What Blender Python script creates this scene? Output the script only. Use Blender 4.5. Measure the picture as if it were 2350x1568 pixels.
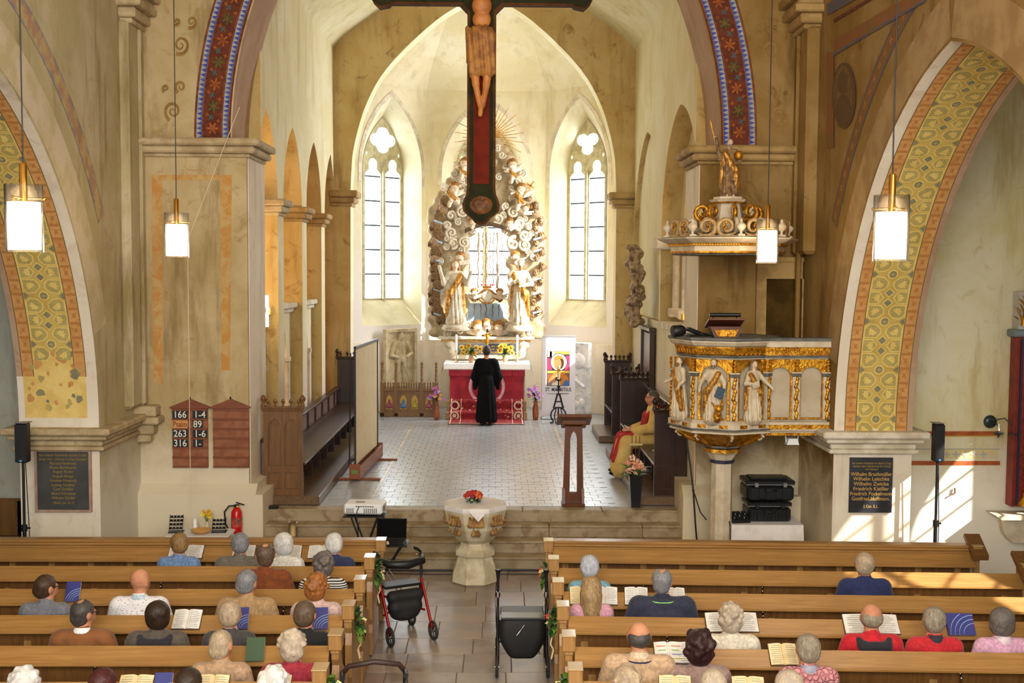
import bpy, bmesh, math, random
import numpy as np
from mathutils import Vector, Matrix, noise
from mathutils.geometry import tessellate_polygon
random.seed(7)
PI = math.pi
R = math.radians
for _o in list(bpy.data.objects): bpy.data.objects.remove(_o)
SC = bpy.context.scene
COL = SC.collection

# ---------------------------------------------------------------- camera
F, CX, CY, H, ROLL = 2600.0, 1175.0, 784.0, 4.1, R(.35)
def unroll(px, py):
    x, y = px - CX, py - CY
    c, s = math.cos(-ROLL), math.sin(-ROLL)
    return x * c - y * s, x * s + y * c
_vx, _vy = unroll(1140, 622)
TH = math.atan(-_vy / F); PS = math.atan(-_vx / F * math.cos(TH))
cam_d = bpy.data.cameras.new('camera'); cam = bpy.data.objects.new('camera', cam_d); COL.objects.link(cam)
cam_d.sensor_width = 36; cam_d.lens = 36 * F / 2350; cam_d.clip_start = .1; cam_d.clip_end = 200
cam.matrix_world = Matrix.Translation((0, 0, H)) @ Matrix.Rotation(-PS, 4, 'Z') @ Matrix.Rotation(PI / 2 - TH, 4, 'X') @ Matrix.Rotation(ROLL, 4, 'Z')
SC.camera = cam
def ray(px, py):                                   # direction of a pixel of the 2350x1568 photograph
    x, y = unroll(px, py); x /= F; y /= F
    fh = math.cos(TH) - y * math.sin(TH); up = -math.sin(TH) - y * math.cos(TH)
    return x * math.cos(PS) + fh * math.sin(PS), -x * math.sin(PS) + fh * math.cos(PS), up
def atY(px, py, Y): r = ray(px, py); k = Y / r[1]; return Vector((r[0] * k, Y, H + r[2] * k))
def atZ(px, py, Z): r = ray(px, py); k = (Z - H) / r[2]; return Vector((r[0] * k, r[1] * k, Z))
def atX(px, py, X): r = ray(px, py); k = X / r[0]; return Vector((X, r[1] * k, H + r[2] * k))

# ---------------------------------------------------------------- world, sun, added fill lamps, exposure
w = bpy.data.worlds.new('world'); SC.world = w; w.use_nodes = True
w.node_tree.nodes['Background'].inputs[0].default_value = (.80, .88, 1.0, 1)
w.node_tree.nodes['Background'].inputs[1].default_value = 1.1
SC.view_settings.view_transform = 'Standard'; SC.view_settings.look = 'None'
SC.view_settings.gamma = 1; SC.view_settings.use_curve_mapping = False
SC.view_settings.exposure = 0.58
SC.cycles.max_bounces = 5; SC.cycles.diffuse_bounces = 3; SC.cycles.adaptive_threshold = .05; SC.cycles.glossy_bounces = 3; SC.cycles.transmission_bounces = 4; SC.cycles.caustics_reflective = False; SC.cycles.caustics_refractive = False
def light(name, kind, loc, energy, color, rot=(0, 0, 0), **kw):
    l = bpy.data.lights.new(name, kind); l.energy = energy; l.color = color
    for k, v in kw.items(): setattr(l, k, v)
    o = bpy.data.objects.new(name, l); COL.objects.link(o); o.location = loc; o.rotation_euler = rot
    return o
def aim(o, d): o.rotation_euler = Vector(d).to_track_quat('-Z', 'Y').to_euler()
sun = light('sun', 'SUN', (20, -10, 20), 9.0, (1, .93, .82), angle=R(.6)); aim(sun, (-.8, .45, -.62))
# unseen fill lamp behind the camera, added to brighten the nave
wl = light('west_fill_light', 'AREA', (-.3, -2.5, 6.2), 900, (1, .93, .80), shape='RECTANGLE', size=7, size_y=4.5); aim(wl, (0, 1, -.12))
# unseen lamp high on the south side, added as more nave fill
sl = light('south_fill_light', 'AREA', (3.9, 5.5, 7.6), 200, (1, .96, .88), shape='RECTANGLE', size=4, size_y=2.2); aim(sl, (-1, .35, -.45))

# unseen lamp inside the apse, added to brighten the choir
al_ = light('choir_fill_light', 'AREA', (2.9, 25.9, 5.2), 260, (.95, .97, 1), shape='RECTANGLE', size=1.5, size_y=4); aim(al_, (-1, -.38, -.05))

# ---------------------------------------------------------------- materials
def rgb(r, g, b):
    f = lambda c: (c / 255 / 12.92) if c / 255 <= .04045 else ((c / 255 + .055) / 1.055) ** 2.4
    return (f(r), f(g), f(b), 1)
_M = {}
class NT:
    def __init__(s, name):
        s.m = bpy.data.materials.new(name); s.m.use_nodes = True; s.t = s.m.node_tree
        s.b = s.t.nodes['Principled BSDF']; s.n = s.t.nodes; s.l = s.t.links
    def node(s, k, **kw):
        n = s.n.new(k)
        for a, v in kw.items():
            if a.startswith('i_'): n.inputs[a[2:].replace('_', ' ')].default_value = v
            else: setattr(n, a, v)
        return n
    def link(s, a, b): s.l.new(a, b)
    def coords(s, scale=(1, 1, 1), kind='Object'):
        c = s.node('ShaderNodeTexCoord'); m = s.node('ShaderNodeMapping'); m.inputs['Scale'].default_value = scale
        s.link(c.outputs[kind], m.inputs['Vector']); return m.outputs[0]
    def noise(s, vec, scale, detail=5, rough=.6, dist=0):
        n = s.node('ShaderNodeTexNoise'); n.inputs['Scale'].default_value = scale; n.inputs['Detail'].default_value = detail
        n.inputs['Roughness'].default_value = rough; n.inputs['Distortion'].default_value = dist
        s.link(vec, n.inputs['Vector']); return n.outputs['Fac']
    def ramp(s, fac, lo, hi):
        r = s.node('ShaderNodeMapRange'); r.interpolation_type = 'SMOOTHSTEP'
        r.inputs['From Min'].default_value = lo; r.inputs['From Max'].default_value = hi
        s.link(fac, r.inputs['Value']); return r.outputs[0]
    def mix(s, fac, a, b):
        m = s.node('ShaderNodeMix', data_type='RGBA')
        if isinstance(fac, float): m.inputs[0].default_value = fac
        else: s.link(fac, m.inputs[0])
        for v, i in ((a, 6), (b, 7)):
            if isinstance(v, tuple): m.inputs[i].default_value = v
            else: s.link(v, m.inputs[i])
        return m.outputs[2]
    def bump(s, h, strength, dist=.02):
        b = s.node('ShaderNodeBump'); b.inputs['Strength'].default_value = strength; b.inputs['Distance'].default_value = dist
        s.link(h, b.inputs['Height']); s.link(b.outputs[0], s.b.inputs['Normal'])
    def color(s, c):
        if isinstance(c, tuple): s.b.inputs['Base Color'].default_value = c
        else: s.link(c, s.b.inputs['Base Color'])
def mat(name, c1, c2=None, scale=6, rough=.65, metal=0., bump=0., bscale=40, lo=.4, hi=.62, st=(1, 1, 1), spec=None, emit=None, estr=0, sheen=0, c3=None, s3=20):
    if name in _M: return _M[name]
    t = NT(name); v = t.coords(st)
    if c2:
        c = t.mix(t.ramp(t.noise(v, scale), lo, hi), c1, c2)
        if c3: c = t.mix(t.ramp(t.noise(v, s3, 4), .52, .66), c, c3)
        t.color(c)
    else: t.color(c1)
    t.b.inputs['Roughness'].default_value = rough; t.b.inputs['Metallic'].default_value = metal
    if spec is not None: t.b.inputs['Specular IOR Level'].default_value = spec
    if bump: t.bump(t.noise(v, bscale, 4), bump)
    if emit: t.b.inputs['Emission Color'].default_value = emit; t.b.inputs['Emission Strength'].default_value = estr
    if sheen: t.b.inputs['Sheen Weight'].default_value = sheen
    _M[name] = t.m; return t.m
def plaster(name, base, light_, dark, tint, low=None, lowz=(1.0, 2.4), patch=.9):
    """lime plaster: broad patches, mottling, vertical runs; optional pale replastered zone near the floor"""
    if name in _M: return _M[name]
    t = NT(name); v = t.coords(); vs = t.coords((1, 1, .16))
    c = t.mix(t.ramp(t.noise(v, patch, 6, .62, .4), .38, .66), base, light_)
    c = t.mix(t.ramp(t.noise(vs, 2.6, 5, .65), .50, .74), c, dark)
    c = t.mix(t.ramp(t.noise(v, 3.3, 7, .7, .8), .54, .72), c, tint)
    if low:
        sx = t.node('ShaderNodeSeparateXYZ'); t.link(v, sx.inputs[0])
        ad = t.node('ShaderNodeMath', operation='ADD'); n = t.noise(v, 2.2, 6, .65, .5)
        mu = t.node('ShaderNodeMath', operation='MULTIPLY'); t.link(n, mu.inputs[0]); mu.inputs[1].default_value = 1.6
        t.link(sx.outputs[2], ad.inputs[0]); t.link(mu.outputs[0], ad.inputs[1])
        c = t.mix(t.ramp(ad.outputs[0], lowz[0] + .8, lowz[1] + .8), low, c)
    t.color(c); t.b.inputs['Roughness'].default_value = .85; t.b.inputs['Specular IOR Level'].default_value = .25
    t.bump(t.noise(v, 9, 8, .7), .25, .03)
    _M[name] = t.m; return t.m
def wood(name, c1=None, c2=None, st=None, rough=.4, bump=.12, scale=3.0):
    if name in _M: return _M[name]
    t = NT(name); v = t.coords(st)
    c = t.mix(t.ramp(t.noise(v, scale, 8, .68, 1.2), .32, .7), c1, c2)
    c = t.mix(t.ramp(t.noise(t.coords(), 1.3, 3), .45, .75), c, tuple(x * .72 for x in c1[:3]) + (1,))
    t.color(c); t.b.inputs['Roughness'].default_value = rough
    t.bump(t.noise(v, scale * 6, 4), bump, .01)
    _M[name] = t.m; return t.m
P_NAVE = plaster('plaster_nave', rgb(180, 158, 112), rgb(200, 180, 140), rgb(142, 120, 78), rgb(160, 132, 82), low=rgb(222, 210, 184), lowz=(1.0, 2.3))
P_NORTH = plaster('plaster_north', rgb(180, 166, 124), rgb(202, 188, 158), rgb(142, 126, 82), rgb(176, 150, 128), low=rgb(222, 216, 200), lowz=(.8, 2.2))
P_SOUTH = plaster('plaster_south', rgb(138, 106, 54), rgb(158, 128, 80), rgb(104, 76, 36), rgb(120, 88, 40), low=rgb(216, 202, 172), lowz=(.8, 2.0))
P_CHOIR = plaster('plaster_choir', rgb(222, 210, 166), rgb(232, 224, 192), rgb(204, 189, 142), rgb(218, 202, 158), low=rgb(222, 206, 190), lowz=(1.6, 3.4))
P_APSE = plaster('plaster_apse', rgb(218, 206, 166), rgb(228, 220, 192), rgb(202, 189, 154), rgb(214, 198, 154), low=rgb(222, 214, 206), lowz=(3.0, 6.0))
P_OCHRE = plaster('plaster_ochre', rgb(190, 160, 100), rgb(204, 178, 122), rgb(160, 130, 76), rgb(148, 116, 64))
P_REVEAL = plaster('plaster_reveal', rgb(204, 194, 160), rgb(214, 206, 178), rgb(188, 176, 142), rgb(198, 184, 146))
P_AISLE = plaster('plaster_aisle', rgb(222, 210, 158), rgb(234, 226, 194), rgb(200, 180, 124), rgb(214, 196, 142), low=rgb(240, 236, 224), lowz=(.8, 2.2))
P_GREY = plaster('plaster_grey', rgb(176, 176, 160), rgb(190, 190, 176), rgb(140, 140, 124), rgb(160, 150, 130))
P_MAUVE = plaster('plaster_mauve', rgb(176, 142, 116), rgb(188, 158, 132), rgb(160, 126, 100), rgb(166, 134, 108))
P_PALE = plaster('plaster_pale', rgb(226, 212, 190), rgb(234, 224, 206), rgb(204, 190, 166), rgb(214, 196, 174))
P_WARM = plaster('plaster_chapel', rgb(226, 176, 96), rgb(232, 190, 118), rgb(206, 152, 76), rgb(214, 164, 88))
STONE = mat('sandstone', rgb(196, 176, 138), rgb(168, 146, 108), 3.5, .85, bump=.3, bscale=14, c3=rgb(174, 152, 114), s3=8)
STONE_W = mat('sandstone_pale', rgb(222, 212, 192), rgb(196, 182, 156), 3.5, .85, bump=.25, bscale=14)
STONE_D = mat('sandstone_ochre', rgb(178, 146, 92), rgb(150, 120, 70), 3.5, .85, bump=.25, bscale=14)
GOLD = mat('gilding', rgb(226, 164, 46), rgb(160, 100, 24), 14, .32, .75, bump=.5, bscale=36)
OAK = wood('oak', rgb(174, 130, 74), rgb(148, 106, 54), (.35, 9, 9), .32)
OAK_V = wood('oak_upright', rgb(176, 134, 80), rgb(146, 106, 58), (9, 9, .5), .36)
OAK_D = wood('oak_dark_panel', rgb(126, 86, 44), rgb(96, 62, 28), (9, 9, .5), .4)
STALL = wood('stall_wood', rgb(124, 84, 36), rgb(92, 58, 22), (8, 8, .5), .5)
STALL_D = wood('stall_wood_dark', rgb(62, 34, 18), rgb(40, 20, 10), (8, 8, .6), .3)
BLACK = mat('black_plastic', rgb(16, 16, 18), rough=.45)
CHROME = mat('chrome', rgb(200, 200, 205), rough=.2, metal=1)
WHITE = mat('white_paint', rgb(236, 236, 236), rough=.5)
BRASS = mat('brass', rgb(214, 164, 80), rough=.25, metal=1)
IRON = mat('wrought_iron', rgb(28, 32, 40), rough=.4, metal=.6)

# ---------------------------------------------------------------- mesh helpers
def fin(me, smooth):
    if smooth: me.polygons.foreach_set('use_smooth', [True] * len(me.polygons))
    me.update(); return me
class MB:
    """collects shapes that become ONE mesh object"""
    def __init__(s): s.v, s.f, s.mi, s.sm = [], [], [], []
    def add(s, v, f, mi=0, smooth=False, M_=None):
        n = len(s.v); s.v += [tuple((M_ @ Vector(p)) if M_ else p) for p in v]
        for q in f: s.f.append(tuple(i + n for i in q)); s.mi.append(mi); s.sm.append(smooth)
        return s
    def box(s, c, d, mi=0, rot=None, M_=None, bev=0):
        x, y, z = d[0] / 2, d[1] / 2, d[2] / 2
        rm = Matrix.Translation(c) @ (rot.to_4x4() if rot else Matrix.Identity(4))
        if M_: rm = M_ @ rm
        if bev:
            b = min(bev, x * .49, y * .49, z * .49); v = []; 
            for zz, k in ((-z, b), (-z + b, 0), (z - b, 0), (z, b)):
                for sx, sy in ((-1, -1), (1, -1), (1, 1), (-1, 1)):
                    # two corner points each -> chamfered vertical edges too
                    a = (sx * (x - k), sy * (y - k - (b if k == 0 else 0)), zz); e = (sx * (x - k - (b if k == 0 else 0)), sy * (y - k), zz)
                    v += ([a, e] if sx * sy > 0 else [e, a])
            f = [tuple(range(7, -1, -1)), tuple(range(24, 32))]
            for r_ in range(3):
                for i in range(8): j = (i + 1) % 8; f.append((r_ * 8 + i, r_ * 8 + j, r_ * 8 + 8 + j, r_ * 8 + 8 + i))
            return s.add(v, f, mi, False, rm)
        v = [(a * x, b * y, c_ * z) for c_ in (-1, 1) for a, b in ((-1, -1), (1, -1), (1, 1), (-1, 1))]
        return s.add(v, [(3, 2, 1, 0), (4, 5, 6, 7), (0, 1, 5, 4), (1, 2, 6, 5), (2, 3, 7, 6), (3, 0, 4, 7)], mi, False, rm)
    def bb(s, x0, x1, y0, y1, z0, z1, mi=0, bev=0): return s.box(((x0 + x1) / 2, (y0 + y1) / 2, (z0 + z1) / 2), (abs(x1 - x0), abs(y1 - y0), abs(z1 - z0)), mi, bev=bev)
    def tube(s, pts, r, n=8, mi=0, cap=True, smooth=True, M_=None, flat=1):
        pts = [Vector(p) for p in pts]; rs = r if isinstance(r, (list, tuple)) else [r] * len(pts); v, f = [], []; up = None
        for i, p in enumerate(pts):
            d = (pts[min(i + 1, len(pts) - 1)] - pts[max(i - 1, 0)])
            d = d.normalized() if d.length > 1e-9 else Vector((0, 0, 1))
            if up is None: up = d.orthogonal().normalized()
            up = (up - d * up.dot(d)); up = up.normalized() if up.length > 1e-6 else d.orthogonal().normalized()
            q = d.cross(up)
            for k in range(n): a = 2 * PI * k / n; v.append(p + (up * math.cos(a) + q * math.sin(a) * flat) * rs[i])
        for i in range(len(pts) - 1):
            for k in range(n): k2 = (k + 1) % n; f.append((i * n + k, i * n + k2, i * n + n + k2, i * n + n + k))
        s.add(v, f, mi, smooth, M_)
        if cap: s.add(v[:n], [tuple(range(n - 1, -1, -1))], mi, False, M_); s.add(v[-n:], [tuple(range(n))], mi, False, M_)
        return s
    def lathe(s, prof, c=(0, 0, 0), n=16, mi=0, smooth=True, rot=0, M_=None, cap=True, sx=1, sy=1):
        v, f = [], []
        for r_, z in prof:
            for k in range(n): a = 2 * PI * (k + rot) / n; v.append((c[0] + r_ * math.cos(a) * sx, c[1] + r_ * math.sin(a) * sy, c[2] + z))
        for i in range(len(prof) - 1):
            for k in range(n): k2 = (k + 1) % n; f.append((i * n + k, i * n + k2, i * n + n + k2, i * n + n + k))
        s.add(v, f, mi, smooth, M_)
        if cap: s.add(v[:n], [tuple(range(n - 1, -1, -1))], mi, False, M_); s.add(v[-n:], [tuple(range(n))], mi, False, M_)
        return s
    def ball(s, c, r, n=10, m=7, mi=0, M_=None, smooth=True):
        rx, ry, rz = r if isinstance(r, (tuple, list)) else (r, r, r); v, f = [(c[0], c[1], c[2] - rz)], []
        for i in range(1, m):
            a = -PI / 2 + PI * i / m
            for k in range(n): b = 2 * PI * k / n; v.append((c[0] + rx * math.cos(a) * math.cos(b), c[1] + ry * math.cos(a) * math.sin(b), c[2] + rz * math.sin(a)))
        v.append((c[0], c[1], c[2] + rz)); L = len(v) - 1
        for k in range(n):
            k2 = (k + 1) % n; f.append((0, 1 + k2, 1 + k)); f.append((L, L - n + k, L - n + k2))
            for i in range(m - 2): f.append((1 + i * n + k, 1 + i * n + k2, 1 + i * n + n + k2, 1 + i * n + n + k))
        return s.add(v, f, mi, smooth, M_)
    def plate(s, outer, holes, fn, t0, t1, mi=0, mside=None, smooth_side=False, back=True, mback=None):
        """polygon with holes in (u,w), swept from t0 to t1 through fn(u,w,t) -> point; front face at t0"""
        polys = [[Vector((a, b, 0)) for a, b in p] for p in [outer] + list(holes)]
        tri = tessellate_polygon(polys); flat = [p for q in polys for p in q]; n = len(flat)
        v = [tuple(fn(p.x, p.y, t0)) for p in flat] + [tuple(fn(p.x, p.y, t1)) for p in flat]
        s.add(v[:n], [tuple(q) for q in tri], mi)
        if back: s.add(v[n:], [tuple(reversed(q)) for q in tri], mi if mback is None else mback)
        o = 0; ms = mi if mside is None else mside
        for p in polys:
            L = len(p); vv = v[o:o + L] + v[n + o:n + o + L]
            s.add(vv, [(i, (i + 1) % L, L + (i + 1) % L, L + i) for i in range(L)], ms, smooth_side); o += L
        return s
    def grid(s, fn, nu, nv, mi=0, smooth=True, flip=False):
        v = [tuple(fn(i / nu, j / nv)) for j in range(nv + 1) for i in range(nu + 1)]; W = nu + 1
        f = [(j * W + i, j * W + i + 1, j * W + W + i + 1, j * W + W + i) for j in range(nv) for i in range(nu)]
        return s.add(v, [q[::-1] for q in f] if flip else f, mi, smooth)
    def mesh(s, name):
        me = bpy.data.meshes.new(name); me.from_pydata(s.v, [], s.f); me.polygons.foreach_set('material_index', s.mi)
        me.polygons.foreach_set('use_smooth', s.sm); me.update(); return me
    def build(s, name, mats, parent=None, recalc=True, **kw):
        me = s.mesh(name)
        if recalc:
            b = bmesh.new(); b.from_mesh(me); bmesh.ops.remove_doubles(b, verts=b.verts, dist=1e-5) if kw.pop('weld', False) else None
            bmesh.ops.recalc_face_normals(b, faces=b.faces); b.to_mesh(me); b.free()
        return put(name, me, mats, parent, **kw)
def put(name, me, mats, parent=None, loc=None, rot=None, label=None):
    if not isinstance(mats, (list, tuple)): mats = [mats]
    if not me.materials:
        for m in mats: me.materials.append(m)
    o = bpy.data.objects.new(name, me); COL.objects.link(o)
    if parent: o.parent = parent
    if loc is not None: o.location = loc
    if rot is not None: o.rotation_euler = rot
    if label: o['label'] = label
    return o
def tag(o, label=None, cat=None, group=None, kind=None):
    if label: o['label'] = label
    if cat: o['category'] = cat
    if group: o['group'] = group
    if kind: o['kind'] = kind
    return o
def thing(name, label, cat, loc=(0, 0, 0), rotz=0, group=None):
    o = bpy.data.objects.new(name, None); COL.objects.link(o); o.location = loc; o.rotation_euler = (0, 0, rotz); o.empty_display_size = .1
    return tag(o, label, cat, group)
def struct(o, label=None): return tag(o, label, kind='structure')
def text_mesh(s, size, name='lettering', ext=.001, align='CENTER', xs=1, shear=0, bold=0):
    c = bpy.data.curves.new(name, 'FONT'); c.body = s; c.size = size; c.extrude = ext; c.align_x = align; c.align_y = 'CENTER'; c.shear = shear; c.offset = bold
    c.resolution_u = 3
    o = bpy.data.objects.new(name, c); COL.objects.link(o); dg = bpy.context.evaluated_depsgraph_get(); dg.update()
    me = bpy.data.meshes.new_from_object(o.evaluated_get(dg)); bpy.data.objects.remove(o); bpy.data.curves.remove(c)
    if xs != 1: me.transform(Matrix.Diagonal((xs, 1, 1, 1)))
    return me
def text(s, size, m, parent, loc, rot=(R(90), 0, 0), name='lettering', **kw):
    me = text_mesh(s, size, name, **kw); me.materials.clear(); return put(name, me, m, parent, loc, rot)
def copy_tree(o, parent=None):
    c = o.copy(); COL.objects.link(c); c.parent = parent
    for ch in list(o.children): copy_tree(ch, c)
    return c
def arc_pointed(half, rise, n=10, R_=None):
    """right half of a pointed arch from (half,0) to (0,rise)"""
    Rr = (rise * rise + half * half) / (2 * half); a1 = math.asin(min(1, rise / Rr)); o = half - Rr
    return [(o + Rr * math.cos(a1 * i / n), Rr * math.sin(a1 * i / n)) for i in range(n + 1)]
def pointed(c, half, z0, zs, rise, n=10):
    """closed outline of a pointed opening: sill z0, springing zs"""
    a = arc_pointed(half, rise, n); r_ = [(c + x, zs + z) for x, z in a]; l_ = [(c - x, zs + z) for x, z in a[:-1]][::-1]
    return [(c - half, z0), (c + half, z0)] + r_ + l_
def foil(c, a, b, nl, rot=PI / 2, n=8):
    out = []
    for k in range(nl):
        for i in range(n):
            dlt = (i / n - .5) * 2 * PI / nl; ang = rot + 2 * PI * k / nl + dlt
            r_ = a * math.cos(dlt) + math.sqrt(max(0, b * b - (a * math.sin(dlt)) ** 2)); out.append((c[0] + r_ * math.cos(ang), c[1] + r_ * math.sin(ang)))
    return out

# ---------------------------------------------------------------- smooth bodies (signed distances, surface nets)
def E_(c, r, lab=0, rot=None): return ('e', np.array(c, float), np.array(r if hasattr(r, '__len__') else (r,) * 3, float), lab, rot)
def C_(a, b, ra, rb=None, lab=0): return ('c', np.array(a, float), np.array(b, float), ra, ra if rb is None else rb, lab)
def _bb(p):
    if p[0] == 'e': m = max(p[2]) if p[4] is not None else p[2]; return p[1] - m, p[1] + m
    m = max(p[3], p[4]); return np.minimum(p[1], p[2]) - m, np.maximum(p[1], p[2]) + m
def _d(p, X):
    if p[0] == 'e':
        q = X - p[1]
        if p[4] is not None: q = q @ p[4]
        k0 = np.sqrt(((q / p[2]) ** 2).sum(-1)); k1 = np.sqrt(((q / p[2] ** 2) ** 2).sum(-1)) + 1e-9
        return k0 * (k0 - 1) / k1
    a, b = p[1], p[2]; ab = b - a; t = np.clip(((X - a) @ ab) / max(ab @ ab, 1e-9), 0, 1)
    return np.sqrt(((X - a - t[..., None] * ab) ** 2).sum(-1)) - (p[3] + (p[4] - p[3]) * t)
def blob(prims, res=.015, k=.03, cut=(), disp=None):
    """mesh of the smooth union of prims minus cut; returns mesh data and label per face"""
    bbs = [_bb(p) for p in prims]; lo = np.min([b[0] for b in bbs], 0) - 2.5 * res - k * .3; hi = np.max([b[1] for b in bbs], 0) + 2.5 * res + k * .3
    n = np.ceil((hi - lo) / res).astype(int) + 1; ax = [lo[i] + res * np.arange(n[i]) for i in range(3)]
    D = np.full(n, 1e3)
    def sub(b, m): return tuple(slice(max(0, int((b[0][i] - m - lo[i]) / res)), min(n[i], int((b[1][i] + m - lo[i]) / res) + 2)) for i in range(3))
    def P(sl): return np.stack(np.meshgrid(*[ax[i][sl[i]] for i in range(3)], indexing='ij'), -1)
    for p, b in zip(prims, bbs):
        sl = sub(b, k + 3 * res); d = _d(p, P(sl)); o = D[sl]
        h = np.clip(k - np.abs(o - d), 0, None) / k if k > 0 else 0
        D[sl] = np.minimum(o, d) - h * h * k * .25
    for p in cut: b = _bb(p); sl = sub(b, 3 * res); D[sl] = np.maximum(D[sl], -_d(p, P(sl)))
    if disp is not None: D = D + disp(P(tuple(slice(0, q) for q in n)))
    ins = D < 0; cs = np.array([[i, j, l] for i in (0, 1) for j in (0, 1) for l in (0, 1)])
    sh = tuple(q - 1 for q in n); cnt = sum(ins[c[0]:c[0] + sh[0], c[1]:c[1] + sh[1], c[2]:c[2] + sh[2]].astype(np.int8) for c in cs)
    act = (cnt > 0) & (cnt < 8); idx = np.full(sh, -1); cells = np.argwhere(act); idx[act] = np.arange(len(cells))
    acc = np.zeros((len(cells), 3)); num = np.zeros(len(cells))
    for a in range(8):
        for b in range(a + 1, 8):
            if abs(cs[a] - cs[b]).sum() != 1: continue
            da = D[tuple((cells + cs[a]).T)]; db = D[tuple((cells + cs[b]).T)]; m = (da < 0) != (db < 0)
            t = np.where(m, da / np.where(m, da - db, 1), 0); pt = cs[a] + t[:, None] * (cs[b] - cs[a]); acc[m] += pt[m]; num[m] += 1
    V = lo + res * (cells + acc / num[:, None]); quads = []
    for axn in range(3):
        o1, o2 = [i for i in range(3) if i != axn]; a = [slice(None)] * 3; b = [slice(None)] * 3; a[axn] = slice(0, -1); b[axn] = slice(1, None)
        e = np.argwhere(ins[tuple(a)] != ins[tuple(b)]); e = e[(e[:, o1] > 0) & (e[:, o2] > 0) & (e[:, o1] < n[o1] - 1) & (e[:, o2] < n[o2] - 1)]
        fl = ins[tuple(a)][tuple(e.T)]; q = []
        for d1, d2 in ((0, 0), (1, 0), (1, 1), (0, 1)):
            c = e.copy(); c[:, o1] -= d1; c[:, o2] -= d2; q.append(idx[tuple(c.T)])
        q = np.stack(q, 1); fl2 = fl if axn != 1 else ~fl; q[fl2] = q[fl2][:, ::-1]; quads.append(q)
    Q = np.concatenate(quads); Q = Q[(Q >= 0).all(1)]
    fc = V[Q].mean(1); lab = np.zeros(len(Q), int); best = np.full(len(Q), 1e9)
    for p in prims:
        d = _d(p, fc); l_ = p[-1] if p[0] == 'c' else p[3]; m = d < best; best[m] = d[m]; lab[m] = l_
    return V, Q, lab
def blob_mesh(name, prims, res=.015, k=.03, cut=(), disp=None, xf=None, relab=None):
    V, Q, lab = blob(prims, res, k, cut, disp)
    if relab is not None: lab = relab(V[Q].mean(1), lab)
    if xf is not None: V = xf(V)
    me = bpy.data.meshes.new(name); me.vertices.add(len(V)); me.vertices.foreach_set('co', V.astype(np.float32).ravel())
    me.loops.add(len(Q) * 4); me.loops.foreach_set('vertex_index', Q.astype(np.int32).ravel()); me.polygons.add(len(Q))
    me.polygons.foreach_set('loop_start', np.arange(len(Q), dtype=np.int32) * 4); me.polygons.foreach_set('material_index', lab.astype(np.int32))
    me.polygons.foreach_set('use_smooth', [True] * len(Q)); me.update(calc_edges=True); me.validate(); return me
def wav(P, f, a, ph=0): return a * np.sin(P[..., 0] * f + ph) * np.sin(P[..., 1] * f * 1.13 + 1 + ph) * np.sin(P[..., 2] * f * .91 + 2)
# ================================================================ THE SETTING
AX = -.29                                   # axis of the choir
ZC = .66                                    # choir floor
XL, XR = -5.0, 4.3                          # nave faces of the side walls
YE, YB = 15.9, 17.05                        # triumphal arch wall: front, back
fY = lambda Y0: (lambda u, v, t: (u, Y0 + t, v))
fXl = lambda X0: (lambda u, v, t: (X0 - t, u, v))
fXr = lambda X0: (lambda u, v, t: (X0 + t, u, v))
# ---- floors
SLAB = [mat('floor_slab_%d' % i, rgb(*a), rgb(*b), 2.2, .32, bump=.12, bscale=9, spec=.7) for i, (a, b) in enumerate((((158, 142, 130), (132, 112, 98)), ((148, 136, 128), (164, 144, 126)), ((152, 128, 112), (134, 120, 112))))]
GROUT = mat('mortar', rgb(116, 102, 92), rgb(98, 86, 78), 8, .8)
nf = MB().bb(-9.2, 8.8, -2, YB, -.3, -.006).build('floor', GROUT); struct(nf, 'nave floor of worn reddish stone slabs')
slab_me = {}
rs = random.Random(3); y = 5.2; row = 0
while y < 15.4:
    d_ = rs.choice((.5, .56, .62)); x = -1.55 + rs.uniform(-.4, 0)
    while x < .75:
        w_ = rs.choice((.5, .6, .72)); key = (w_, d_)
        if key not in slab_me: slab_me[key] = MB().box((0, 0, -.03), (w_ - .007, d_ - .007, .06), bev=.004).mesh('slab')
        me = slab_me[key].copy(); o = put('slab', me, SLAB[rs.randrange(3)], nf, (x + w_ / 2, y + d_ / 2, rs.uniform(-.003, .002))); x += w_
    y += d_; row += 1
for x0, x1 in ((-9.2, -1.62), (.86, 8.8)):
    o = MB().bb(x0, x1, -2, 16.0, -.06, .0).build('slab_field', SLAB[1], nf)
# ---- steps up to the choir
STEP = mat('step_stone', rgb(166, 148, 118), rgb(146, 126, 94), 3, .55, bump=.2, bscale=12, c3=rgb(134, 110, 78), s3=6)
fs = MB().bb(-3.6, 2.95, 16.15, YB + .1, 0, ZC - .03).build('floor_steps', STEP); struct(fs, 'flight of worn stone steps between nave and choir')
rs = random.Random(5)
for i in range(4):
    y0, z1 = 15.36 + i * .262, .165 * (i + 1); x = -3.4
    while x < 2.78:
        w_ = min(rs.uniform(1.0, 1.7), 2.8 - x)
        if 2.8 - x - w_ < .5: w_ = 2.8 - x
        m_ = MB(); m_.bb(x + .004, x + w_ - .004, y0 + .02, 16.2, z1 - .165, z1 - .035); m_.bb(x + .004, x + w_ - .004, y0, 16.2 if i < 3 else 16.42, z1 - .035, z1, bev=.01)
        m_.build('step_stone', STEP, fs); x += w_
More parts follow.
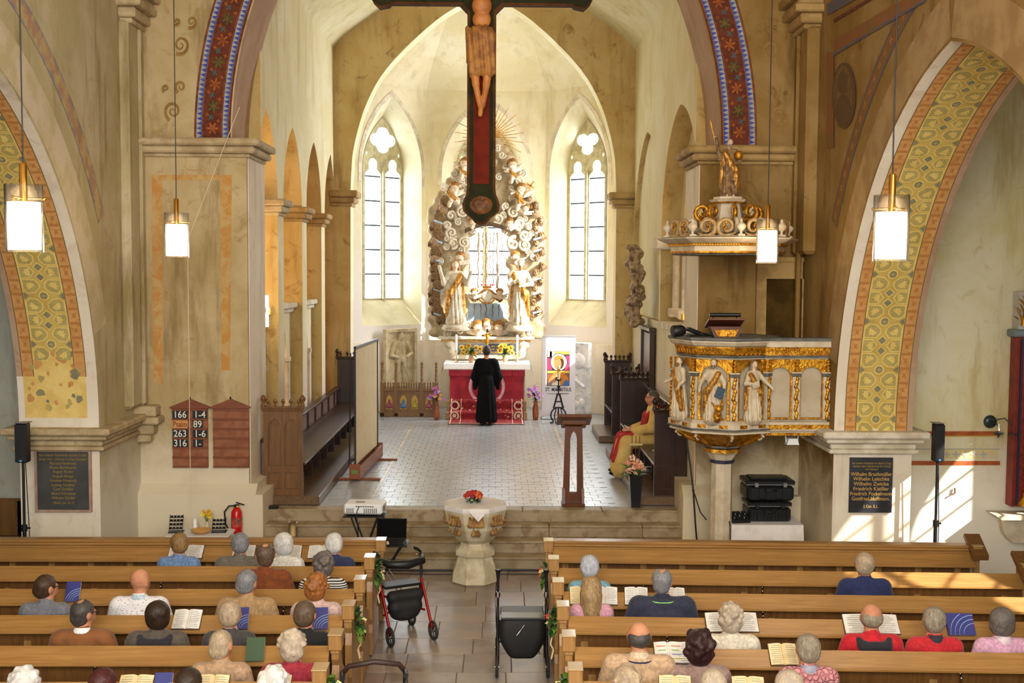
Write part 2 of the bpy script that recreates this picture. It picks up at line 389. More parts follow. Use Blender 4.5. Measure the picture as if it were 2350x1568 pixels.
# ---- choir floor: tiles laid in courses
TILE = [mat('floor_tile_%d' % i, rgb(*a), rgb(*b), 5, .30, bump=.05, bscale=16, spec=.9) for i, (a, b) in enumerate((((158, 160, 164), (142, 144, 148)), ((150, 152, 156), (164, 165, 168)), ((168, 164, 160), (148, 146, 146))))]
cf = MB().bb(-3.6, 3.0, 16.42, 30, ZC - .3, ZC - .014).build('floor_choir', mat('tile_mortar', rgb(144, 143, 142), rgb(132, 131, 130), 8, .4)); struct(cf, 'choir floor of small glossy grey tiles')
tme = [MB().box((0, 0, -.012), (.206, .206, .024), bev=.002).mesh('tile') for i in range(3)]
tiles = []
rs = random.Random(9)
for j in range(62):
    for i in range(20):
        tiles.append((-2.42 + .21 * i + (.105 if j % 2 else 0), 16.53 + .21 * j))
tiles = [t for t in tiles if -2.45 < t[0] < 1.83]
for me_, m_ in zip(tme, TILE): me_.materials.append(m_)
for n_, (x, y) in enumerate(tiles[:300]): put('tile', tme[rs.randrange(3)], TILE, cf, (x, y, ZC + rs.uniform(-.002, .001)), (rs.uniform(-.004, .004), rs.uniform(-.004, .004), 0))
mb = MB()
for x, y in tiles[300:]: mb.box((x, y, ZC - .012), (.204, .204, .024), rs.randrange(3))
o = mb.build('tile_field', TILE, cf); o['kind'] = 'stuff'
mb = MB()
for s_, xa, xb in ((-1, -3.5, -2.30), (1, 1.62, 2.95)):
    mb.bb(xa, xb, 16.42, 30, ZC - .02, ZC - .006)
mb.build('border_paving', TILE[0], cf)
for x in (-1.86, 1.30): MB().bb(x - .03, x + .03, 16.44, 25, ZC - .01, ZC + .003).build('floor_strip', mat('strip_stone', rgb(196, 184, 166), rgb(170, 150, 120), 4, .3), cf)

# ---- triumphal arch wall (two halves, the joint above the picture)
HS, RA, ZS = 3.39, 5.85, 5.88               # half span, radius, springing
def archpt(a, r_=RA, s_=1):                 # a: angle above the springing, s_: side
    return AX + s_ * ((HS - RA) + r_ * math.cos(a)), ZS + r_ * math.sin(a)
AMAX = math.acos((RA - HS) / RA)
arcL = [archpt(AMAX * i / 24, s_=-1) for i in range(25)]; arcR = [archpt(AMAX * i / 24, s_=1) for i in range(25)]
JL, JR = -3.48, 2.84                        # jambs below the impost
outL = [(-6, 0), (JL, 0), (JL, ZS - .02)] + arcL + [(AX, 12), (-6, 12)]
outR = [(5.4, 0), (JR, 0), (JR, ZS - .02)] + arcR + [(AX, 12), (5.4, 12)]
wl_ = MB().plate(outL, [], fY(YE), 0, YB - YE, 0, 1).build('wall_east', [P_NAVE, P_MAUVE]); struct(wl_, 'ochre plastered pier and arch wall before the choir, hymn board side')
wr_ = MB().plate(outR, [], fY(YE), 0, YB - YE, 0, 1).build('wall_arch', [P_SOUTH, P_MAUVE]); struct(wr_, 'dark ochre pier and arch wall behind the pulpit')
jm = MB().bb(JL - .01, JL + .012, YE + .06, YB, 0, ZS - .05); jm.build('jamb_lit_face', P_PALE, wl_)  # paler sheets on both jambs paint them as lit lighter than the piers
jm = MB().bb(JR - .012, JR + .01, YE + .06, YB, 0, ZS - .05); jm.build('jamb_lit_face', P_PALE, wr_)
# plinths of the piers
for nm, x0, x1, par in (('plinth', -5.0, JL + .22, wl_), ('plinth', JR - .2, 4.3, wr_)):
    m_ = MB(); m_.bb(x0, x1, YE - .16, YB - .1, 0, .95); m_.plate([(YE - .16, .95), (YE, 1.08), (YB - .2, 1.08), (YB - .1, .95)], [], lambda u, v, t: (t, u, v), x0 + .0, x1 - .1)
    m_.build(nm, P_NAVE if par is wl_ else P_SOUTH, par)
def cornice(x0, x1, y0, y1, z1, par, m_, sides=(1, 1, 1), prof=((.20, 0, -.10), (.13, -.10, -.20), (.05, -.20, -.25))):
    """stepped impost moulding around a block; sides: -x, front, +x; each block one child"""
    mb_ = MB()
    for p, a, b in prof: mb_.bb(x0 - p * sides[0], x1 + p * sides[2], y0 - p * sides[1], y1, z1 + b, z1 + a, bev=.025)
    return mb_.build('cornice', m_, par)
t1 = cornice(-5.0, JL, YE, YB - .05, ZS + .02, None, STONE, (0, 1, 1)); t1.name = 'trim_1'; struct(t1, 'moulded stone impost of the pier over the hymn boards')
t2 = cornice(JR, 4.15, YE, YB - .05, ZS - .03, None, STONE_D, (1, 1, 0)); t2.name = 'trim_2'; struct(t2, 'moulded stone impost of the pier behind the pulpit')

# painted bands on the arch faces
RED = mat('paint_red', rgb(108, 48, 22), rgb(84, 34, 14), 9, .85); RED2 = mat('paint_brown', rgb(150, 82, 30), rgb(110, 56, 20), 9, .85)
BLUE = mat('paint_blue', rgb(48, 66, 160), rgb(84, 98, 150), 9, .85); PWH = mat('paint_white', rgb(168, 168, 170), rgb(146, 148, 156), 9, .85)
GREENP = mat('paint_green', rgb(84, 96, 34), rgb(66, 78, 30), 12, .85); ORANGEP = mat('paint_orange', rgb(176, 92, 34), rgb(140, 70, 24), 12, .85)
TEALP = mat('paint_teal', rgb(64, 92, 92), rough=.85)
def fan(mb_, fn, c, pts, mi): mb_.add([fn(*c)] + [fn(*p) for p in pts], [(0, i + 1, (i + 1) % len(pts) + 1) for i in range(len(pts))], mi)
def strip(mb_, fn, u0, u1, v0, v1, n, mi): mb_.grid(lambda a, b: fn(u0 + (u1 - u0) * a, v0 + (v1 - v0) * b), 1, n, mi, False)
def flower(mb_, fn, c, r_, nl, mi, rot=0):
    fan(mb_, fn, c, [(c[0] + r_ * (.62 + .38 * math.cos(nl * a)) * math.cos(a + rot), c[1] + r_ * (.62 + .38 * math.cos(nl * a)) * math.sin(a + rot)) for a in [2 * PI * i / (nl * 6) for i in range(nl * 6)]], mi)
for s_, par, smax in ((-1, wl_, 3.6), (1, wr_, 3.6)):
    Y_ = YE - .004
    def fn(u, v, lift=0, s_=s_): x, z = archpt(v / RA, RA + .02 + u, s_); return (x, Y_ - lift, z)
    mb_ = MB(); strip(mb_, fn, 0, .50, 0, smax, 40, 0)
    f2 = lambda u, v: fn(u, v, .002); f3 = lambda u, v: fn(u, v, .004)
    for u0 in (.035, .395):
        strip(mb_, f2, u0, u0 + .075, 0, smax, 40, 2); k = 0
        while k * .062 < smax:
            v = k * .062; mb_.add([f3(u0, v), f3(u0 + .075, v + .031), f3(u0, v + .062)], [(0, 1, 2)], 1); k += 1
    for u0 in (.022, .118, .383, .478): strip(mb_, f3, u0, u0 + .012, 0, smax, 40, 3)
    v = .16; k = 0
    while v < smax:
        flower(mb_, f2, (.25, v), .088, 6, 4 if k % 2 else 5, .3 * k); flower(mb_, f3, (.25, v), .03, 5, 3, 0)
        flower(mb_, f2, (.25 + .03, v + .145), .045, 4, 6, .5); flower(mb_, f2, (.17, v + .10), .03, 4, 5, .2); flower(mb_, f2, (.33, v + .18), .03, 4, 5, .2); v += .29; k += 1
    mb_.build('painted_band', [RED, BLUE, PWH, RED2, GREENP, ORANGEP, TEALP], par, recalc=False)
    # brown scroll work beside the band
    sp = MB(); f4 = lambda u, v: fn(u, v, .001)
    for v0, hnd in ((.35, 1), (1.15, -1), (1.95, 1), (2.75, -1)):
        for cu, cv, r_, tn in ((.80, v0, .12, 1.6), (.72, v0 + .30, .08, 1.4), (.92, v0 + .26, .05, 1.2)):
            P_ = [(cu + r_ * (1 - t / 1.12) * math.cos(hnd * t * tn * 2 * PI - 1.2), cv + r_ * (1 - t / 1.12) * math.sin(hnd * t * tn * 2 * PI - 1.2)) for t in [i / 26 for i in range(27)]]
            for i in range(26):
                a, b = Vector(P_[i]), Vector(P_[i + 1]); d = (b - a); nrm = Vector((-d.y, d.x)).normalized() * (.022 * (1 - i / 34))
                sp.add([f4(*(a + nrm)), f4(*(a - nrm)), f4(*(b - nrm)), f4(*(b + nrm))], [(0, 1, 2, 3)], 0)
    sp.build('painted_scroll', mat('paint_scroll', rgb(140, 104, 52), rgb(158, 124, 68), 6, .9), par, recalc=False)
# faded painted frame on the pier over the hymn boards
mb_ = MB(); fp = lambda px, py: tuple(atY(px, py, YE - .003))
for (a, b, c, d) in (((348, 402), (372, 402), (374, 880), (352, 880)), ((505, 402), (532, 402), (528, 850), (508, 850)), ((373, 402), (504, 402), (504, 414), (373, 414))):
    mb_.add([fp(*a), fp(*b), fp(*c), fp(*d)], [(0, 1, 2, 3)])
t = NT('paint_faded'); v = t.coords()
t.color(t.mix(t.ramp(t.noise(v, 5, 7, .7, .6), .4, .62), rgb(192, 138, 70), rgb(196, 164, 106))); t.b.inputs['Roughness'].default_value = .9
mb_.build('painted_frame', t.m, wl_, recalc=False)

# ---- nave side walls with the wide arcade arches
AY, AH, AR, AZ = 10.85, 3.4, 4.3, 2.1       # arch apex along Y, half span, radius, springing height
AANG = math.acos((AR - AH) / AR)
def sidearch(a, r_=AR, s_=1): return AY + s_ * ((AH - AR) + r_ * math.cos(a)), AZ + r_ * math.sin(a)
farc = [sidearch(AANG * i / 26) for i in range(27)]; narc = [sidearch(AANG * i / 26, s_=-1) for i in range(26)][::-1]
sout = [(YE + .3, 0), (AY + AH, 0)] + farc + narc + [(AY - AH, 0), (-2, 0), (-2, 12), (YE + .3, 12)]
WT = 1.0
wn_ = MB().plate(sout, [], fXl(XL), 0, WT, 0, 1).build('wall_left', [P_NORTH, P_PALE]); struct(wn_, 'north nave wall with a wide painted arcade arch')
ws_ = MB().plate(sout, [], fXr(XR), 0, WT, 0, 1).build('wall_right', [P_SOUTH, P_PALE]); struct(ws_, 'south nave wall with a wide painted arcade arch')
YEL = mat('paint_yellow', rgb(206, 178, 92), rgb(192, 160, 80), 5, .85); YEL2 = mat('paint_yellow_light', rgb(232, 206, 120), rgb(222, 192, 104), 7, .85)
OLIVE = mat('paint_olive', rgb(186, 166, 98), rgb(172, 154, 90), 7, .85); GREYP = mat('paint_grey', rgb(142, 136, 104), rgb(126, 122, 96), 9, .85)
TERRA = mat('paint_terracotta', rgb(208, 156, 92), rgb(198, 142, 78), 6, .85, c3=rgb(192, 132, 68), s3=13); TERRA2 = mat('paint_terracotta_dark', rgb(182, 122, 62), rough=.85)
LINE = mat('paint_line', rgb(112, 96, 60), rough=.85)
def poly(mb_, fn, pts, mi): c = (sum(p[0] for p in pts) / len(pts), sum(p[1] for p in pts) / len(pts)); fan(mb_, fn, c, pts, mi)
def leafmotif(mb_, fn, c, sx, sy, ang, mi, md):
    for k in range(-2, 3):
        a = ang + k * .62; L = .066 * (1 - .12 * abs(k)); ca, sa = math.cos(a), math.sin(a); b = (c[0] - .03 * math.cos(ang) * sx, c[1] - .03 * math.sin(ang) * sy)
        pt = lambda l, q: (b[0] + (l * ca - q * sa) * sx, b[1] + (l * sa + q * ca) * sy)
        poly(mb_, fn, [pt(0, 0), pt(L * .45, .011), pt(L * .8, .017), pt(L * 1.25, 0), pt(L * .8, -.017), pt(L * .45, -.011)], mi)
        poly(mb_, lambda u, v: fn(u, v), [pt(L * .3, .002), pt(L * 1.05, 0), pt(L * .3, -.002)], md)
def soffit(par, X0, sg, vstart, name):
    Lmax = AR * AANG
    def fn(u, v, lift=.004): y_, z_ = sidearch(v / AR, AR - lift); return (X0 + sg * u, y_, z_)
    mb_ = MB(); B = [(0, .13, None), (.13, .27, 1), (.27, .78, 0), (.78, .92, 1), (.92, WT, 6)]
    for u0, u1, mi in B:
        if mi is not None: strip(mb_, lambda u, v: fn(u, v, .003), u0, u1, vstart if mi == 0 else max(0, vstart - .3), Lmax, 46, mi)
    f1 = lambda u, v: fn(u, v, .005); f2 = lambda u, v: fn(u, v, .007); f3 = lambda u, v: fn(u, v, .009)
    for u in (.128, .268, .778, .918): strip(mb_, f1, u, u + .01, max(0, vstart - .3), Lmax, 46, 5)
    for u in (.282, .760): strip(mb_, f1, u, u + .012, vstart, Lmax, 46, 2)
    # terracotta border blocks
    for u0 in (.13, .78):
        v = vstart
        while v < Lmax: strip(mb_, f1, u0 + .012, u0 + .128, v, v + .035, 1, 7); poly(mb_, f1, [(u0 + .07 + .035 * math.cos(a) * (1 if i % 2 else .45), v + .115 + .05 * math.sin(a) * (1 if i % 2 else .45)) for i, a in enumerate([k * PI / 4 for k in range(8)])], 7); v += .19
    PER = .64; k = 0; v0 = vstart + .12; C = .525
    while v0 < Lmax + .2:
        if v0 < Lmax:
            poly(mb_, f2, [(C + .062 * math.cos(a), v0 + .062 * math.sin(a)) for a in [i * PI / 8 for i in range(16)]], 2)
            poly(mb_, f3, [(C + .047 * math.cos(a), v0 + .047 * math.sin(a)) for a in [i * PI / 8 for i in range(16)]], 4)
            flower(mb_, lambda u, v: fn(u, v, .011), (C, v0), .034, 4, 3)
            for s_ in (-1, 1):
                poly(mb_, f2, [(C + s_ * .245, v0 - .05), (C + s_ * .245, v0 + .05), (C + s_ * .18, v0)], 4)
                for t_ in (-1, 1):
                    cu, cv = C + s_ * .132, v0 + t_ * .132
                    for sc, mi, ff in ((1, 2, f1), (.86, 3, f2), (.74, 2, f2), (.70, 3, f3)):
                        poly(mb_, ff, [(cu + s_ * x * sc, cv + t_ * y_ * sc) for x, y_ in ((-.035, -.095), (.055, -.105), (.108, -.045), (.108, .09), (-.055, .09), (-.105, .03), (-.105, -.03))], mi)
                    leafmotif(mb_, lambda u, v: fn(u, v, .012), (cu + s_ * .012, cv + t_ * .01), 1, 1, math.atan2(t_ * .8, s_ * .6), 2, 5)
                cu, cv = C + s_ * .155, v0 + PER / 2
                for sc, mi, ff in ((1, 2, f1), (.84, 3, f2)):
                    poly(mb_, ff, [(cu + s_ * x * sc, cv + y_ * sc) for x, y_ in ((-.10, 0), (-.035, -.085), (.09, -.085), (.09, .085), (-.035, .085))], mi)
                leafmotif(mb_, lambda u, v: fn(u, v, .012), (cu - s_ * .01, cv), 1, 1, 0 if s_ > 0 else PI, 2, 5)
            for dv in (PER / 2 - .068, PER / 2 + .068):
                for q, mi, ff in ((.066, 2, f2), (.05, 4, f3)): poly(mb_, ff, [(C + q, v0 + dv), (C, v0 + dv + q), (C - q, v0 + dv), (C, v0 + dv - q)], mi)
        v0 += PER
    return mb_.build(name, [YEL, TERRA, YEL2, OLIVE, GREYP, LINE, P_MAUVE, TERRA2], par, recalc=False)
soffit(wn_, XL, -1, .95, 'painted_soffit'); soffit(ws_, XR, 1, .03, 'painted_soffit')
# worn lower yellow wash and colour patches of the north soffit
mb_ = MB(); rr = random.Random(4)
def fnl(u, v, lift=.0025): y_, z_ = sidearch(v / AR, AR - lift); return (XL - u, y_, z_)
strip(mb_, fnl, .14, .92, .12, 1.0, 8, 0)
for i in range(26):
    c = (rr.uniform(.2, .86), rr.uniform(.25, .95)); r_ = rr.uniform(.02, .07)
    poly(mb_, lambda u, v: fnl(u, v, .004 + i * .0001), [(c[0] + r_ * rr.uniform(.5, 1.2) * math.cos(a), c[1] + r_ * rr.uniform(.5, 1.3) * math.sin(a)) for a in [k * PI / 5 for k in range(10)]], rr.choice((1, 1, 2, 3)))
mb_.build('worn_paint', [mat('paint_wash', rgb(232, 204, 124), rgb(220, 186, 104), 4, .9), TERRA, OLIVE, GREYP], wn_, recalc=False)
# plain archivolt zone, painted border and medallion on the wall faces
for par, X0, sg, dim in ((wn_, XL, 1, 1), (ws_, XR, -1, 0)):
    def fn(u, v, lift=.004): y_, z_ = sidearch(v / (AR + .8), AR + u); return (X0 + sg * lift, y_, z_)
    def fnn(u, v, lift=.004): y_, z_ = sidearch(v / (AR + .8), AR + u, -1); return (X0 + sg * lift, y_, z_)
    mb_ = MB(); Lm = (AR + .8) * AANG * 1.02
    for f_ in (fn, fnn):
        strip(mb_, lambda u, v: f_(u, v, .003), .03, .50, 1.4 if dim else 1.0, 6.95, 40, 0)
        strip(mb_, f_, .80, 1.02, 2.7, 7.1, 40, 1); strip(mb_, lambda u, v: f_(u, v, .006), .78, .815, 2.7, 7.1, 40, 2); strip(mb_, lambda u, v: f_(u, v, .006), 1.0, 1.03, 2.7, 7.1, 40, 2)
        v = 2.8
        while v < 7.05 and not dim: flower(mb_, lambda u, q: f_(u, q, .007), (.91, v), .06, 4, 3, .4); v += .2
    if dim: mm = [mat('paint_zone_n', rgb(204, 188, 160), rgb(188, 172, 130), 3, .9), mat('paint_worn_red', rgb(168, 128, 100), rgb(186, 162, 112), 5, .9), mat('paint_worn_blue', rgb(132, 130, 148), rgb(176, 162, 122), 5, .9), RED2]
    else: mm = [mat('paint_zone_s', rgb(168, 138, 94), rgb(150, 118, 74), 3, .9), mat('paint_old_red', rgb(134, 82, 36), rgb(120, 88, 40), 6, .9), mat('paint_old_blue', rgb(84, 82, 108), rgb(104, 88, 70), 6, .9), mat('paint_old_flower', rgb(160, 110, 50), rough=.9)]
    mb_.build('painted_band', mm, par, recalc=False)
mb_ = MB(); fx = lambda px, py, l=.004: (lambda p: (XR - l - .012, p.y, p.z))(atX(px, py, XR))
mb_.grid(lambda a, b: fx(1916 + 212 * a, 92 + 30 * b - 125 * a), 6, 1, 0, False); mb_.grid(lambda a, b: fx(1916 + 212 * a, 122 + 6 * b - 125 * a, .006), 6, 1, 1, False)
mb_.grid(lambda a, b: fx(1916 + 160 * a, 44 + 8 * b - 95 * a, .006), 6, 1, 2, False); mb_.grid(lambda a, b: fx(1900 + 160 * a, 10 + 26 * b - 90 * a, .006), 6, 1, 1, False)
mb_.grid(lambda a, b: fx(1900 + 16 * b, 120 + 220 * a), 6, 1, 0, False)
poly(mb_, lambda u, v: fx(u, v, .008), [(1940 + 27 * math.cos(a), 219 + 76 * math.sin(a)) for a in [i * PI / 12 for i in range(24)]], 3)
poly(mb_, lambda u, v: fx(u, v, .010), [(1939 + 22 * math.cos(a), 219 + 68 * math.sin(a)) for a in [i * PI / 12 for i in range(24)]], 4)
poly(mb_, lambda u, v: fx(u, v, .012), [(1938 + 12 * math.cos(a), 190 + 26 * math.sin(a)) for a in [i * PI / 8 for i in range(16)]], 3)
poly(mb_, lambda u, v: fx(u, v, .012), [(1940 + 17 * math.cos(a), 252 + 36 * math.sin(a)) for a in [i * PI / 8 for i in range(16)]], 3)
mb_.build('painted_medallion', [mat('paint_old_red', RED), mat('paint_old_blue', BLUE), RED, mat('paint_umber', rgb(92, 66, 36), rough=.9), mat('paint_umber2', rgb(116, 86, 44), rgb(98, 70, 36), 10, .9)], ws_, recalc=False)
# impost blocks on the arcade piers and pale edge strips
for nm, x0, x1, par, lab in (('trim_3', XL - WT, XL, wn_, 'stone impost over the memorial tablet by the hymn boards'), ('trim_4', XR, XR + WT, ws_, 'stone impost over the memorial tablet beside the pulpit')):
    mb_ = MB()
    for p, a, b in ((.18, 0, -.09), (.12, -.09, -.15), (.05, -.15, -.24), (.07, -.24, -.29)): mb_.bb(x0 - p, x1 + p, AY + AH - p, YE + .1, AZ + b, AZ + a, bev=.03)
    o = mb_.build(nm, STONE if x0 < 0 else STONE_W); struct(o, lab)
# corner shafts with capitals
for nm, x, lab, m_, s_ in (('trim_5', XL + .04, 'slender corner shaft with capital beside the painted pier', P_NORTH, 1), ('trim_6', XR - .1, 'slender corner shaft with capital behind the pulpit canopy', P_SOUTH, -1)):
    mb_ = MB(); zb = 2.2 if s_ > 0 else 4.35
    mb_.box((x, YE - .10, (zb + 7.4) / 2), (.17, .17, 7.4 - zb), bev=.04)
    mb_.box((x - .03 * s_, YE - .46, (zb + 7.4) / 2), (.20, .40, 7.4 - zb), bev=.05); mb_.box((x + .02 * s_, YE - .2, 5), (.06, .1, 5.2), bev=.02)
    for k, (p, z0, z1) in enumerate(((.02, 7.35, 7.42), (.08, 7.42, 7.55), (.17, 7.55, 7.66), (.13, 7.66, 7.72), (.22, 7.72, 7.84))): mb_.box((x, YE - .30, (z0 + z1) / 2), (.2 + 2 * p, .60 + 2 * p, z1 - z0), 1, bev=.02)
    if s_ > 0:
        for k, (p, z0, z1) in enumerate(((.10, 2.05, 2.2), (.15, 1.95, 2.05), (.06, 1.8, 1.95), (.0, 1.68, 1.8))): mb_.box((x + .05, YE - .06, (z0 + z1) / 2), (.2 + 2 * p, .2 + 2 * p, z1 - z0), 1, bev=.02)
    o = mb_.build(nm, [m_, STONE if s_ > 0 else STONE_D]); struct(o, lab)

# ---- nave ceiling, aisles
o = MB().bb(-9.2, 8.8, -2, YE, 11.4, 11.6).build('ceiling', P_NAVE); struct(o, 'nave ceiling')
o = MB().bb(-9.2, XL - WT, 15.2, 15.6, 0, 6.8).build('wall_aisle_left', P_GREY); struct(o, 'grey end wall of the north aisle')
o = MB().bb(-9.4, -9.2, -2, 15.6, 0, 6.8).build('wall_north', P_GREY); struct(o, 'outer wall of the north aisle')
wa_ = MB().bb(XR + WT, 8.8, 15.2, 15.6, 0, 6.8).build('wall_aisle_right', P_AISLE); struct(wa_, 'cream end wall of the south aisle')
o = MB().bb(-9.4, XL - WT, -2, 15.6, 6.8, 7.0).build('ceiling_aisle_left', P_GREY); struct(o, 'ceiling of the north aisle')
o = MB().bb(XR + WT, 8.8, -2, 15.6, 6.8, 7.0).build('ceiling_aisle_right', P_AISLE); struct(o, 'ceiling of the south aisle')
WINS = [(4.0, 2.6, 4.2, 1.1), (9.0, 2.9, 4.4, 1.0), (12.0, 2.1, 3.8, .9), (13.9, 2.1, 3.1, .8)]
holes = [pointed(c, .62, a, b, h_, 8) for c, a, b, h_ in WINS]
wso = MB().plate([(-2, 0), (15.6, 0), (15.6, 6.8), (-2, 6.8)], holes, fXr(8.7), 0, .4).build('wall_south', P_AISLE); struct(wso, 'outer wall of the south aisle with pointed windows')
for k, (c, za_, zb_, h_) in enumerate(WINS):
    mb_ = MB(); mb_.bb(8.85, 8.93, c - .03, c + .03, za_, zb_ + h_)
    for z in [za_ + .4 * (q + 1) for q in range(int((zb_ + h_ - za_) / .4) - 1)]: mb_.bb(8.87, 8.90, c - .6, c + .6, z - .012, z + .012)
    o = mb_.build('window_%d' % (4 + k), STONE_W); struct(o, 'mullion and bars of a south aisle window')
# painted bands, hook and stains on the aisle end wall
REDB = mat('paint_band_red', rgb(180, 96, 48), rgb(160, 78, 38), 8, .85)
mb_ = MB(); q = lambda px, py, l=.004: (lambda p: (p.x, 15.2 - l, p.z))(atY(px, py, 15.2))
for y0, y1, mi in ((990, 1000, 0), (1058, 1068, 0), (1000, 1003, 1), (1030, 1032, 2), (1032, 1054, 3)):
    mb_.grid(lambda a, b: q((2080 if mi < 3 else 2160) + (215 if mi < 3 else 130) * a, y0 + (y1 - y0) * b), 4, 1, mi, False)
for k in range(5): flower(mb_, lambda u, v: q(u, v, .007), (2172 + 21 * k, 1043), 9, 4, 4)
mb_.build('painted_band', [REDB, YEL, mat('paint_greyblue', rgb(172, 172, 160), rough=.85), mat('paint_palegold', rgb(226, 204, 140), rgb(216, 206, 172), 6, .85), mat('paint_greyblue2', rgb(180, 182, 178), rough=.85)], wa_, recalc=False)
p0 = atY(2191, 1130, 15.18); MB().tube([p0 + Vector((0, 0, .06)), p0 + Vector((0, -.01, -.01)), p0 + Vector((-.045, -.02, -.03))], .012, 6).build('wall_hook', mat('rust', rgb(120, 64, 44), rough=.8), wa_)

# ---- choir: left arcade wall, right wall
CL, CR, YA = -3.5, 2.95, 24.5
LY = [17.35, 19.6, 21.85, 24.05]
lh = [pointed(c, .88, .62, 5.2, 1.33, 10) for c in LY[1:3]]
lout = [(YB - .1, ZC - .3), (YA + .3, ZC - .3), (YA + .3, 8.85), (YB - .1, 8.85)]
lh.append([(17.0, .62), (18.23, .62)] + [(17.35 + x, 5.2 + z) for x, z in arc_pointed(.88, 1.33, 10)] + [(17.0, 6.2)])
lh.append([(23.17, .62), (24.48, .62), (24.48, 6.0)] + [(24.05 - x, 5.2 + z) for x, z in arc_pointed(.88, 1.33, 10)][::-1])
wcl = MB().plate(lout, lh, fXl(CL), 0, .55, 0, 1).build('wall_choir_left', [P_CHOIR, P_OCHRE]); struct(wcl, 'north choir wall with a row of tall pointed arches')
for k, (a, b) in enumerate(((18.23, 18.72), (20.48, 20.97), (22.73, 23.17))):
    mb_ = MB()
    for p, z0, z1 in ((.14, 5.12, 5.22), (.09, 5.02, 5.12), (.03, 4.96, 5.02)): mb_.bb(CL - .55 - p, CL + p, a - p, b + p, z0, z1, bev=.02)
    mb_.build('capital', STONE_D if k else STONE, wcl)
# infill walls with lancets and colonnettes in the arcade
for k, c in enumerate(LY[:3]):
    a, b = max(c - .87, YB), c + .87
    hs = [pointed(c + .1, .27, 1.5, 2.62, .52, 8), pointed(c - .55, .2, 1.5, 2.5, .42, 8)] if k else [pointed(c + .35, .25, 1.5, 2.5, .5, 8)]
    mb_ = MB(); mb_.plate([(a, ZC), (b, ZC), (b, 3.5), (a, 3.5)], hs, fXl(CL - .2), 0, .2)
    for p, z0, z1 in ((.12, 3.42, 3.52), (.06, 3.34, 3.42)): mb_.bb(CL - .4 - p, CL - .2 + p, a, b, z0, z1, 1, bev=.02)
    for hh in hs:
        for y_ in (hh[0][0], hh[1][0]): mb_.tube([(CL - .19, y_, 1.5), (CL - .19, y_, 2.5)], .04, 8, 1); mb_.box((CL - .19, y_, 2.53), (.12, .12, .08), 1)
    mb_.build('arcade_infill', [P_OCHRE if k == 0 else P_CHOIR, STONE_W], wcl)
# right choir wall: one open bay with a small gallery, one blind arch
rh = [pointed(18.45, 1.95, 3.2, 4.6, 2.2, 14), pointed(22.5, 1.95, 3.2, 4.6, 2.25, 14)]
wcr = MB().plate(lout, rh, fXr(CR), 0, .5, 0, 1).build('wall_choir_right', [P_CHOIR, P_OCHRE]); struct(wcr, 'south choir wall with pointed arches above the stalls')
MB().plate(rh[1], [], fXr(CR + .10), 0, .3).build('blind_arch_fill', P_CHOIR, wcr)
gh = [pointed(c, .36, 3.45, 5.0, .8, 8) for c in (17.6, 18.6, 19.6)]
MB().plate(rh[0], gh, fXr(CR + .34), 0, .25, 0, 1).build('gallery_wall', [P_CHOIR, P_OCHRE], wcr)
mb_ = MB()
for c in (17.1, 18.1, 19.1, 20.1):
    mb_.tube([(CR + .24, c, 3.45), (CR + .24, c, 4.55)], .07, 10, 0); mb_.box((CR + .24, c, 4.62), (.24, .24, .14), 0, bev=.02); mb_.box((CR + .24, c, 3.38), (.26, .26, .16), 0, bev=.02)
mb_.bb(CR - .05, CR + .4, 16.55, 20.35, 3.12, 3.22, 0); mb_.bb(CR - .12, CR + .3, 20.2, 20.6, 4.5, 4.72, 0, bev=.03)
mb_.build('gallery_columns', STONE_W, wcr)
o = MB().bb(CR + 1.6, CR + 1.8, 16.9, 21.5, 2.6, 7.4).build('wall_gallery', P_WARM); struct(o, 'warm lit wall behind the choir gallery')
# north chapel seen through the arcade
mb_ = MB(); mb_.bb(-7.2, -7.0, 16.9, 25, ZC, 7.4); mb_.bb(-7.1, -4.05, 16.8, 17.0, ZC, 7.4); mb_.bb(-7.1, -4.05, 24.6, 24.8, ZC, 7.4); mb_.bb(-7.2, -4.0, 16.9, 25, 7.3, 7.5); mb_.bb(-7.2, -4.0, 16.9, 25, ZC - .2, ZC)
o = mb_.build('wall_chapel', P_WARM); struct(o, 'warm lit side chapel behind the choir arcade')
# ---- wall with the apse arch
PTS = [(2.87, ZC - .3), (2.855, 5.8), (2.83, 6.3), (2.80, 6.62), (2.69, 7.11), (2.51, 7.65), (2.20, 8.23), (1.70, 8.81), (1.02, 9.42), (.5, 9.75)]
def smooth_pts(p, n=4):
    out = []
    for i in range(len(p) - 1):
        a, b, c, d = p[max(i - 1, 0)], p[i], p[i + 1], p[min(i + 2, len(p) - 1)]
        for k in range(n):
            t_ = k / n; out.append(tuple(.5 * ((2 * b[j]) + (-a[j] + c[j]) * t_ + (2 * a[j] - 5 * b[j] + 4 * c[j] - d[j]) * t_ ** 2 + (-a[j] + 3 * b[j] - 3 * c[j] + d[j]) * t_ ** 3) for j in (0, 1)))
    return out + [p[-1]]
ap = [PTS[0]] + smooth_pts(PTS[1:] + [(0, 9.98)], 3)
aout = [(AX + x, z) for x, z in ap] + [(AX - x, z) for x, z in ap[:-1]][::-1] + [(AX - 3.6, ZC - .3), (AX - 3.6, 11.2), (AX + 3.6, 11.2), (AX + 3.6, ZC - .3)]
wap = MB().plate(aout, [], fY(YA), 0, .5, 0, 1).build('wall_apse_arch', [P_OCHRE, P_CHOIR]); struct(wap, 'ochre wall with the tall pointed arch into the apse')
